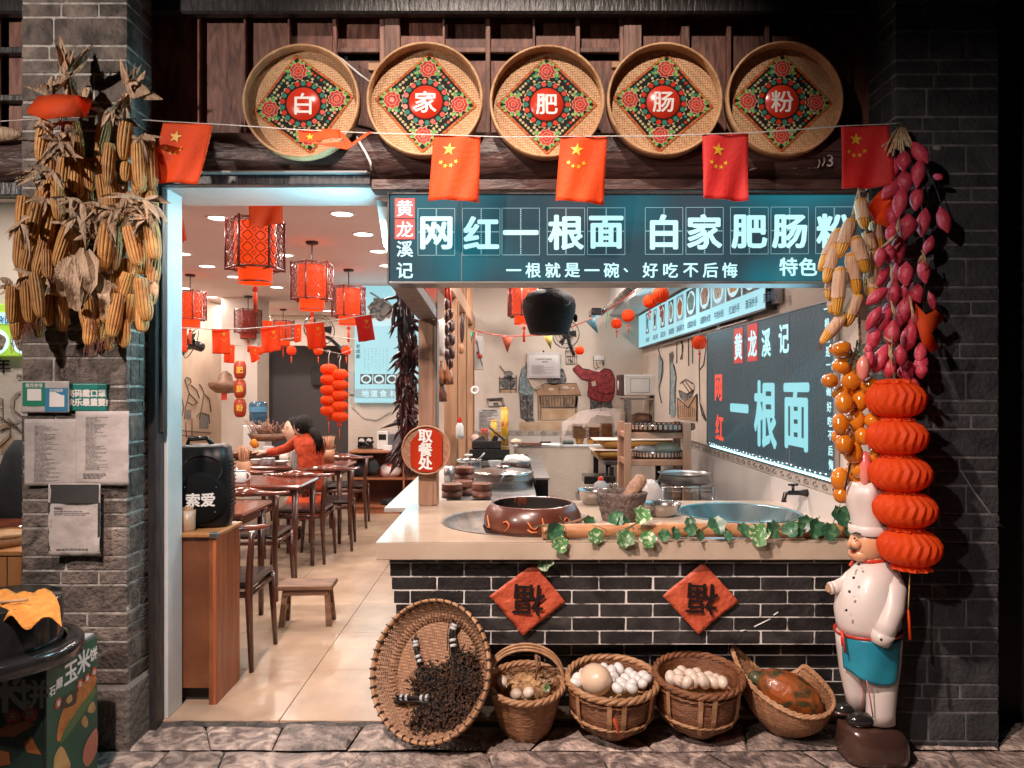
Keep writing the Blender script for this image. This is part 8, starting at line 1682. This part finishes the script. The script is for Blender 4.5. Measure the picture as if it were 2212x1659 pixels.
# hanging foods between the posts
sg_ = thing('sausage_string', 'string of dark cured sausages hanging between the first two posts', 'sausages', P(968, 640, 5.3)); m_sau = M('cured_sausage', (.10, .03, .022), .3, col2=(.04, .018, .015), vs=25, coat=.2)
for i, (u, v0, n, s) in enumerate(((963, 645, 5, 27), (971, 665, 5, 27), (966, 720, 3, 24), (975, 690, 3, 30))):
    for k in range(n): ob('sausage', MB().tube([P(u+2*math.sin(k*2+i), v0+k*s, 5.25+.03*i), P(u+2.5, v0+k*s+s*.2, 5.23+.03*i), P(u+2.5, v0+k*s+s*.7, 5.23+.03*i), P(u, v0+k*s+s*.95, 5.25+.03*i)], [.004, .018, .018, .004], 8), m_sau, sg_)
ob('cord', MB().tube([P(963, 612, 5.3), P(964, 645, 5.26)], .012, 5).tube([P(971, 612, 5.3), P(972, 665, 5.28)], .012, 5), m_redp, sg_)
for (u, v, r, lb) in ((953, 805, 10, 'upper left smoked ham piece hanging by the post'), (968, 806, 11, 'upper right smoked ham piece hanging by the post'), (954, 843, 12, 'lowest smoked ham piece hanging by the post')): one('smoked_ham', lb, 'smoked ham', MB().lathe([(.0002, -.09), (.04, -.085), (.038, -.03), (.02, .03), (.008, .07), (.012, .09)], 12, P(u, v, 5.6), wob=lambda q, i, z: 1+.15*math.sin(q*3)), M('smoked_meat', (.34, .12, .05), .25, col2=(.12, .035, .02), vs=15, coat=.4), group=None)
bag('plastic_bag', 'white plastic bag hanging behind the first post', P(954, 735, 5.7), (.05, .06, .16), M('white_bag', (.60, .54, .50), .4, col2=(.5, .45, .42), vs=15), 11); one('gourd', 'round orange gourd hanging by the second post', 'gourd', MB().ball(P(996, 754, 6.1), (.030, .03, .042), 14, 10), M('gourd_skin', (.50, .23, .11), .35)); one('cured_duck', 'dark flat cured meat hanging by the second post', 'cured meat', MB().ball(P(998, 710, 6.3), (.022, .02, .12), 12, 10, fn=lambda d: 1+.15*noise.noise(d*4)), m_sau)
# left run: second counter, steel bench, steamers, drum
t = thing('side_counter', 'white topped side counter running back behind the wooden post', 'counter', (-.6, 6, 0)); ob('top', MB().bbox(-.80, -.42, 4.62, 8.2, .722, .752, .004), M('side_stone', (.46, .42, .38), .3), t); ob('base', MB().box(-.72, -.44, 4.75, 8.2, 0, .72), M('red_brown_panel', (.15, .055, .035), .5), t)
t = thing('steel_bench', 'stainless work bench behind the left end of the counter', 'work bench', (-.1, 5.2, 0)); ob('top', MB().bbox(-.415, .16, 4.52, 6.4, .775, .795, .003).bbox(-.415, -.02, 4.50, 4.515, .745, .806, .002), m_brush, t); ob('cabinet', MB().box(-.41, .15, 4.54, 6.4, 0, .774), m_tin, t)
t = thing('till_cabinet', 'dark sided cabinet standing behind the steel drum', 'cabinet', (.18, 6.3, 0)); ob('body', MB().bbox(.17, .26, 5.3, 7.2, 0, .84, .004), m_gd, t); ob('top', MB().box(.16, .27, 5.29, 7.2, .842, .855), m_brush, t)
m_stm = M('bamboo_steamer', (.22, .085, .045), .45, col2=(.15, .05, .03), vs=14, stretch=(1, 1, 5)); 
def steamer(lb, u, Y, r, z):
    x = XX(u, Y); t = thing('bamboo_steamer', lb, 'steamer', (x, Y, z), 0, 'small bamboo steamers behind the counter'); 
    ob('lower_tier', MB().lathe([(r, 0), (r, .042), (r*.9, .042), (r*.9, .0)], 28, (x, Y, z)), m_stm, t); ob('lid', MB().lathe([(r*1.02, .045), (r*1.03, .085), (r*.98, .09), (r*.93, .084), (.0002, .094)], 28, (x, Y, z)), m_stm, t); ob('hoop', MB().lathe([(r*1.035, .047), (r*1.045, .052), (r*1.035, .057)], 28, (x, Y, z)).lathe([(r*1.01, .002), (r*1.02, .007), (r*1.01, .012)], 28, (x, Y, z)), m_clay, t)
steamer('front left small bamboo steamer beside the wooden post', 976.5, 4.68, .064, .806); steamer('front right small bamboo steamer on the steel bench', 1041.5, 4.70, .062, .806); steamer('small bamboo steamer half hidden behind the front left one', 1000, 4.88, .064, .80); steamer('topmost small bamboo steamer raised behind the others', 1003, 5.02, .065, .875)
one('steamer_riser', 'flat tin riser under the topmost bamboo steamer', 'tin', MB().bbox(XX(980, 5.02)-.01, XX(1028, 5.02), 4.96, 5.09, .797, .872, .004), m_tin)
dm = thing('steel_drum_cooker', 'big stainless round cooker with a shiny lid on the steel bench', 'cooker', (XX(1087, 5.35), 5.35, .66)); cD = Vector((XX(1087, 5.35), 5.35, .66)); rD = .215
ob('drum', MB().lathe([(rD, 0), (rD, .17), (rD*1.01, .175), (rD*1.01, .195), (rD, .20), (rD, .225)], 48, cD), m_brush, dm); ob('lid', MB().lathe([(rD*1.03, .222), (rD*1.03, .236), (rD*.97, .245), (rD*.5, .262), (.0002, .268)], 48, cD), m_tin, dm); ob('knob', MB().lathe([(.05, .262), (.052, .275), (.03, .285), (.0002, .288)], 24, cD), m_tin, dm); ob('dial', MB().ball(cD+Vector((.15, -.155, .075)), (.016, .012, .022), 10, 8), m_gd, dm)
one('ladle', 'white ladle handle leaning on the stainless cooker', 'ladle', MB().tube([P(1076, 1052, 4.9), P(1083, 1036, 4.88), P(1089, 1026, 4.88)], [.006, .010, .007], 8, flat=.4), m_por); one('chopsticks', 'long brown chopsticks lying on the cooker lid', 'chopsticks', MB().tube([P(1083, 1003, 5.25), P(1144, 1009, 5.2)], .004, 5).tube([P(1085, 1001, 5.3), P(1140, 1006, 5.3)], .004, 5), m_clay)
bag('white_cloth_bag', 'white cloth heap on top of the stainless cooker', P(1117, 996, 5.55), (.105, .08, .052), m_por, 13, 'cloth')
bowl('large steel pot with a spoon behind the small steamers', 1012, 1020, .105, .09, 5.85, m_tin, .845, 'pot', 'steel_pot', .88); one('pot_stand', 'flat board under the large steel pot', 'board', MB().bbox(-.42, -.18, 5.72, 6.0, .80, .842, .004), m_tin)
one('spoon', 'white spoon sticking out of the large steel pot', 'spoon', MB().tube([P(1034, 992, 5.85), P(1042, 984, 5.85), P(1047, 978, 5.85)], [.006, .008, .005], 6), m_por); bowl('clear glass bowl behind the stainless cooker', 1069, 1010, .058, .05, 6.0, m_film, .86, nm='glass_bowl'); one('steel_cup', 'tall steel cup right behind the pick-up sign', 'cup', MB().lathe([(.0002, 0), (.036, 0), (.039, .12), (.036, .12), (.034, .01)], 22, (XX(970, 5.5), 5.5, .797)), m_brush)
one('napkin_stack', 'white napkin stack on the steel pot edge', 'napkins', MB().bbox(XX(1002, 6.05), XX(1020, 6.05), 6.05, 6.14, .94, .952), m_por)
tl_ = thing('till', 'black point of sale till with a tilted screen', 'till', P(1056, 990, 6.8)); ob('cash_drawer', MB().bbox(XX(1014, 6.8), XX(1101, 6.8), 6.8, 7.15, ZZ(992, 6.8), ZZ(971, 6.8), .004), m_gd, tl_); ob('body', MB().bbox(XX(1019, 6.8), XX(1083, 6.8), 6.82, 7.1, ZZ(970, 6.8), ZZ(953, 6.8), .006), m_gd, tl_)
ob('screen', MB().prism([P(1053, 922, 6.95), P(1057, 922, 6.95), P(1093, 950, 6.80), P(1090, 955, 6.80)], (0, .22, 0)), m_gd, tl_); ob('stand', MB().prism([P(1068, 940, 6.88), P(1077, 945, 6.88), P(1074, 954, 6.88), P(1060, 954, 6.88)], (0, .08, 0)), m_gd, tl_); ob('keyboard', MB().prism([P(1022, 952, 6.85), P(1045, 940, 6.9), P(1050, 948, 6.88), P(1050, 953, 6.85)], (0, .15, 0)), m_gd, tl_)
one('till_stand', 'low cabinet under the till', 'cabinet', MB().bbox(-.42, .16, 6.62, 7.3, 0, ZZ(992.5, 6.8)), m_tin)
jr = thing('lidded_jar', 'jar of brown sauce with a red lid beside the till', 'jar', P(1046, 950, 7.3)); ob('glass', MB().lathe([(.0002, 0), (.036, 0), (.038, .085), (.032, .095)], 18, P(1046, 951, 7.3)), M('brown_sauce', (.28, .10, .06), .15), jr); ob('lid', MB().lathe([(.036, .095), (.036, .115), (.0002, .117)], 18, P(1046, 951, 7.3)), m_redp, jr)
m_yel = M('yellow_canister', (.62, .36, .03), .35, col2=(.50, .08, .02), vs=14, mixlo=.56, mixhi=.66)
for u, v0, v1, r, Y, lb in ((1090, 882, 963, .040, 7.7, 'tall yellow printed canister beside the rules sheet'), (1067, 909, 957, .034, 7.6, 'shorter yellow canister left of the tall one')): t = thing('canister', lb, 'canister', P(u, v1, Y)); ob('tube', MB().lathe([(.0002, 0), (r, 0), (r, ZZ(v0, Y)-ZZ(v1, Y)), (.0002, ZZ(v0, Y)-ZZ(v1, Y)+.002)], 20, P(u, v1, Y)), m_yel, t); ob('cap', MB().lathe([(r*1.04, ZZ(v0, Y)-ZZ(v1, Y)-.01), (r*1.04, ZZ(v0, Y)-ZZ(v1, Y)+.01), (.0002, ZZ(v0, Y)-ZZ(v1, Y)+.012)], 20, P(u, v1, Y)), M('canister_cap', (.55, .30, .04), .3), t)
bt = thing('white_bottle', 'white squeeze bottle with a red cap beside the second post', 'bottle', P(995, 943, 6.0)); ob('body', MB().lathe([(.0002, 0), (.030, 0), (.032, .03), (.030, .10), (.015, .125)], 18, P(993, 947, 5.85)), m_por, bt); ob('cap', MB().lathe([(.016, .12), (.018, .15), (.008, .17)], 14, P(993, 947, 5.85)), m_redp, bt)
bag('snack_bag', 'bag of pale noodles beside the yellow canisters', P(1115, 955, 7.6), (.06, .04, .035), M('snack_pack', (.55, .40, .25), .4, col2=(.62, .52, .42), vs=30), 17, 'bag')
bag('snack_bag', 'pink crinkled packet left of the till', P(1026, 948, 7.2), (.045, .04, .045), M('pink_pack', (.60, .32, .28), .35, col2=(.66, .48, .42), vs=40), 19, 'packet')
# back half wall, plates, cloth
t = thing('half_wall', 'plain white half wall behind the kitchen with things on its ledge', 'half wall', (.5, 7.75, 0)); ob('wall_body', MB().box(.02, 1.10, 7.75, 8.0, 0, .88), m_wall, t); ob('ledge', MB().bbox(.01, 1.11, 7.74, 8.02, .882, .905, .004), m_white, t)
m_pl = M('brown_plate', (.34, .15, .055), .25, col2=(.24, .09, .035), vs=8)
def stack(lb, u, Y, r, z0, z1):
    t = thing('plate_stack', lb, 'plates', (XX(u, Y), Y, z0), 0, 'stacks of brown plates on the ledge'); n = int((z1-z0)/.0145)
    for k in range(n): ob('plate', MB().lathe([(r*.6, 0), (r*1.0, .010), (r*.99, .0125), (r*.6, .004)], 24, (XX(u, Y)+jit(.003), Y, z0+k*.0145)), m_pl, t)
stack('left stack of brown plates under the sheer cloth', 1252, 7.85, .088, .965, 1.13); stack('middle lower stack of brown plates', 1283, 7.95, .075, .906, 1.08); stack('right stack of brown plates under the sheer cloth', 1312, 7.85, .082, .906, 1.135)
bowl('yellow bowl under the left stack of plates', 1252, 962, .05, .06, 7.85, M('yellow_bowl', (.55, .26, .05), .3), .906, nm='yellow_bowl'); bowl('yellow bowl at the ledge end beside the stacks', 1276, 962, .04, .045, 7.8, MATS['yellow_bowl'], .906, nm='yellow_bowl'); one('dark_tray', 'small dark green tray at the foot of the left plate stack', 'tray', MB().bbox(XX(1214, 7.75), XX(1240, 7.75), 7.75, 7.86, .906, .945, .01), M('green_tray', (.06, .08, .06), .4))
def clo(a, b):
    pts = [(1211, 950), (1216, 915), (1240, 893), (1275, 884), (1305, 880), (1340, 884)]; s = a*5; i = min(int(s), 4); f = s-i; u = pts[i][0]*(1-f)+pts[i+1][0]*f; v = pts[i][1]*(1-f)+pts[i+1][1]*f
    dr = [4, 30, 22, 30, 12, 70][min(5, int(a*5+.5))]; Y = 7.98-.26*math.sin(b*math.pi/2); return P(u+3*math.sin(b*4+a*20), v+dr*b*(.8+.3*math.sin(a*17))+(6 if b > .1 else 0), Y+.02*math.sin(a*25+b*3))
one('sheer_cloth', 'sheer pinkish cloth draped over the stacks of plates', 'cloth', MB().grid(clo, 50, 14), M('sheer_cloth', (.44, .34, .31),   .7, alpha=.42, bump=1, vs=30))
kn = thing('cleaver', 'long brown knife with a black handle lying on the half wall', 'knife', P(1155, 960, 7.75)); ob('blade', MB().bbox(XX(1119, 7.73), XX(1170, 7.73), 7.70, 7.74, .907, .93, .003), M('rolling_pin', (.20, .07, .04), .4), kn); ob('handle', MB().bbox(XX(1166, 7.73), XX(1190, 7.73), 7.70, 7.74, .925, .943, .004), m_gd, kn)
# microwave and its stand
t = thing('microwave', 'white microwave oven on a metal stand in the kitchen corner', 'microwave', P(1383, 856, 8.3)); xa, xb, za, zb = XX(1349, 8.3), XX(1416, 8.3), ZZ(855, 8.3), ZZ(809, 8.3)
ob('body', MB().bbox(xa, xb, 8.3, 8.62, za, zb, .012), m_por, t); ob('side_front', MB().bbox(xa-.05, xa-.002, 8.32, 8.60, za, zb, .008), M('oven_glass', (.10, .06, .06), .2), t); ob('back_panel', MB().bbox(xa+.07, xb-.07, 8.297, 8.299, za+.04, zb-.05, .001), m_white, t); ob('frame_edge', MB().box(xa+.065, xb-.065, 8.2985, 8.2995, za+.035, zb-.045), m_ink, t); ob('dial', MB().ball((xa-.05, 8.45, (za+zb)/2), (.01, .04, .06), 10, 8), m_por, t)
t = thing('metal_rack', 'grey metal rack under the microwave', 'rack', P(1385, 940, 8.4)); z = ZZ(858, 8.3)
for x in (xa+.06, xb-.0): 
    for y in (8.32, 8.6): ob('leg', MB().box(x-.018, x+.018, y-.018, y+.018, .4, z-.012), m_brush, t)
for zz in (z-.011, ZZ(925, 8.3)): ob('shelf_board', MB().box(xa, xb+.03, 8.3, 8.62, zz-.02, zz), m_brush, t)
bag('rack_bundle', 'brown bundle on the lower shelf of the metal rack', P(1385, 905, 8.45), (.13, .08, .07), M('bundle_brown', (.26, .13, .08), .7, col2=(.1, .06, .05), vs=20), 21, 'bundle'); one('bowl_stack', 'stack of white bowls on the metal rack', 'bowls', MB().lathe([(.05, 0), (.09, .02), (.09, .03), (.085, .035), (.09, .05), (.085, .055), (.09, .07), (.0002, .05)], 20, P(1377, 925, 8.4)), m_por); one('paper_bundle', 'pile of folded papers left of the metal rack', 'papers', MB().bbox(XX(1336, 8.4), XX(1352, 8.4), 8.4, 8.6, ZZ(925, 8.4), ZZ(890, 8.4), .01), M('paper_yellow', (.5, .4, .3), .8, col2=(.3, .2, .15), vs=60, stretch=(1, 1, 6)))
# wooden rack with bamboo trays
wk = thing('wooden_rack', 'pale wooden rack frame holding two bamboo trays in the kitchen', 'rack', (1.14, 5.8, 0)); Yk = 5.75; m_rk = M('rack_wood', (.50, .27, .17), .5, col2=(.40, .20, .12), vs=8, stretch=(2, 2, .3))
for u0, u1 in ((1349, 1364), (1476, 1493)):
    for dy in (0, .35): ob('post', MB().bbox(XX(u0, Yk), XX(u1, Yk), Yk+dy, Yk+dy+.03, .35, ZZ(914, Yk), .003), m_rk, wk)
for v0, v1 in ((935, 948), (994, 1007)):
    for dy in (.031, .32): ob('rung', MB().bbox(XX(1350, Yk), XX(1492, Yk), Yk+dy, Yk+dy+.025, ZZ(v1, Yk), ZZ(v0, Yk), .003), m_rk, wk)
    for u in (1356, 1484): ob('side_rung', MB().bbox(XX(u, Yk)-.012, XX(u, Yk)+.012, Yk+.06, Yk+.315, ZZ(v1, Yk), ZZ(v0, Yk)-.002), m_rk, wk)
def wtray(lb, u, v, ru, Y):
    x = XX(u, Y); z = ZZ(v, Y); r = ru/F*Y; t = thing('basket_tray', lb, 'bamboo tray', (x, Y, z)); ob('woven_base', MB().lathe([(.0002, 0), (r*.8, .0), (r*.93, .035), (r*.97, .07)], 44, (x, Y, z), sy=.62), m_stm, t); 
    for k in range(44):
        a, b = 2*math.pi*k/44, 2*math.pi*(k+.55)/44; ob('rim_slat', MB().prism([(x+r*math.cos(a), Y+r*.62*math.sin(a), z+.042), (x+r*math.cos(b), Y+r*.62*math.sin(b), z+.042), (x+r*math.cos(b), Y+r*.62*math.sin(b), z+.078), (x+r*math.cos(a), Y+r*.62*math.sin(a), z+.078)], (-.008*math.cos(a), -.008*math.sin(a), 0)), M('rim_pale', (.45, .27, .18), .5), t)
    ob('rim', MB().lathe([(r*.985, .035), (r*.99, .085), (r*.97, .085), (r*.965, .04)], 44, (x, Y, z), sy=.62), m_gd, t)
wtray('upper bamboo tray with a checked rim on the wooden rack', 1425, 937, 76, 5.93); wtray('lower bamboo tray with a checked rim holding bagged greens', 1421, 996, 57, 5.93)
bag('plastic_bag', 'clear bag of meat in the lower rack tray', P(1394, 972, 5.9), (.09, .06, .045), m_film, 23); bag('plastic_bag', 'clear bag of greens in the lower rack tray', P(1440, 970, 5.9), (.105, .06, .055), M('green_bag', (.42, .48, .38), .3, alpha=.65), 25)
# dark table with white board and yellow trays
tt = thing('dark_table', 'dark table with wooden trays behind the rack', 'table', (1.15, 7.2, 0)); ob('top', MB().bbox(.82, 1.55, 6.57, 7.7, .815, .85, .004), M('dark_top', (.06, .05, .05), .35), tt)
for x in (.86, 1.5): 
    for y in (6.62, 7.6): ob('leg', MB().box(x-.025, x+.025, y-.025, y+.025, 0, .814), m_gd, tt)
m_ytr = M('yellow_tray', (.52, .26, .06), .35)
def ytray(lb, u0, u1, v, Y, z, dz): x0_, x1_ = XX(u0, Y), XX(u1, Y); t = thing('yellow_tray', lb, 'tray', ((x0_+x1_)/2, Y, z)); ob('body', MB().loft([((x0_+x1_)/2, Y+.14, z, (x1_-x0_)*.36, .10), ((x0_+x1_)/2, Y+.14, z+dz, (x1_-x0_)*.5, .16)], 24, 5), m_ytr, t); ob('lid_sheet', MB().bbox(x0_, x1_, Y-.03, Y+.31, z+dz+.001, z+dz+.010), M('pale_board', (.62, .52, .46), .5), t)
ytray('lower yellow wooden tray on the dark table', 1280, 1400, 985, 6.62, .852, .085); ytray('upper yellow wooden tray with a white board lid', 1283, 1470, 952, 6.66, .955, .07)
# steel pan on wire stand, black shelf, oil bottle
t = thing('wire_stand', 'small wire stand carrying the wide steel pan', 'stand', (XX(1480, 5.3), 5.3, .7)); z = ZZ(1049, 5.2)
for x in (XX(1427, 5.2), XX(1532, 5.2)):
    for y in (5.1, 5.45): ob('leg', MB().tube([(x, y, .6), (x, y, z)], .008, 6), m_tin, t)
for y in (5.1, 5.45): ob('rail', MB().tube([(XX(1425, 5.2), y, z), (XX(1534, 5.2), y, z)], .006, 5).tube([(XX(1425, 5.2), y, z-.03), (XX(1534, 5.2), y, z-.03)], .004, 5).tube([(XX(1425, 5.2)+.36*k/20, y, z-.03*(k % 2)) for k in range(21)], .003, 4), m_tin, t)
bowl('wide shallow steel pan on the wire stand', 1478, 1049, .183, .075, 5.3, m_brush, z+.006, 'pan', 'steel_pan', .93)
t = thing('black_shelf', 'low black metal tray shelf left of the wooden rack', 'shelf', P(1288, 1047, 6.3)); ob('tray', MB().bbox(XX(1262, 6.3), XX(1330, 6.3), 6.3, 6.55, ZZ(1046, 6.3), ZZ(1029, 6.3), .006), m_gd, t)
t = thing('black_shelf', 'tall black post frame carrying the dark tray shelf', 'shelf frame', (XX(1320, 6.35), 6.35, 0)); ob('post', MB().box(XX(1316, 6.4), XX(1326, 6.4), 6.4, 6.44, 0, .814), m_gd, t)
t = thing('oil_bottle', 'clear oil bottle with a red cap behind the steel bowl', 'bottle', P(1298, 1075, 5.4)); ob('body', MB().lathe([(.05, 0), (.055, .02), (.052, .07), (.02, .095)], 18, P(1298, 1066, 5.4)), m_film, t); ob('cap', MB().lathe([(.020, .09), (.022, .115), (.010, .125)], 12, P(1298, 1066, 5.4)), m_redp, t)
t = thing('back_bench', 'low dark bench behind the counter under the racks', 'bench', (1, 5.9, 0)); ob('top', MB().box(.55, 1.58, 5.05, 6.4, .55, .60), m_gd, t); ob('leg', MB().box(.6, .65, 5.1, 6.3, 0, .549).box(1.5, 1.55, 5.1, 6.3, 0, .549), m_gd, t)
fc_ = thing('wall_tap', 'black water tap on the white tiles of the right wall', 'tap', (1.58, 3.98, .93)); 
ob('body', MB().tube([(1.592, 3.98, .935), (1.55, 3.98, .935), (1.50, 3.99, .935), (1.475, 3.99, .93), (1.468, 3.99, .895), (1.468, 3.99, .885)], [.022, .013, .013, .013, .012, .015], 10), M('tap_metal', (.05, .045, .045), .25, .8), fc_); ob('handle', MB().tube([(1.515, 3.985, .94), (1.515, 3.985, .975)], .008, 6).tube([(1.49, 3.985, .978), (1.54, 3.985, .978)], .007, 6), MATS['tap_metal'], fc_)
# cyan light off the sign's lit left end onto the jambs, and its front glow
light('AREA', 'sign_edge_light', (-.565, 3.27, 2.16), (-1.6, 3.29, 1.9), 14, CYAN, .36, sy=.12)
light('AREA', 'sign_glow', (.5, 3.19, 2.16), (.5, 0, 2.1), 10, (.45, .85, 1), 2.0, sy=.36)
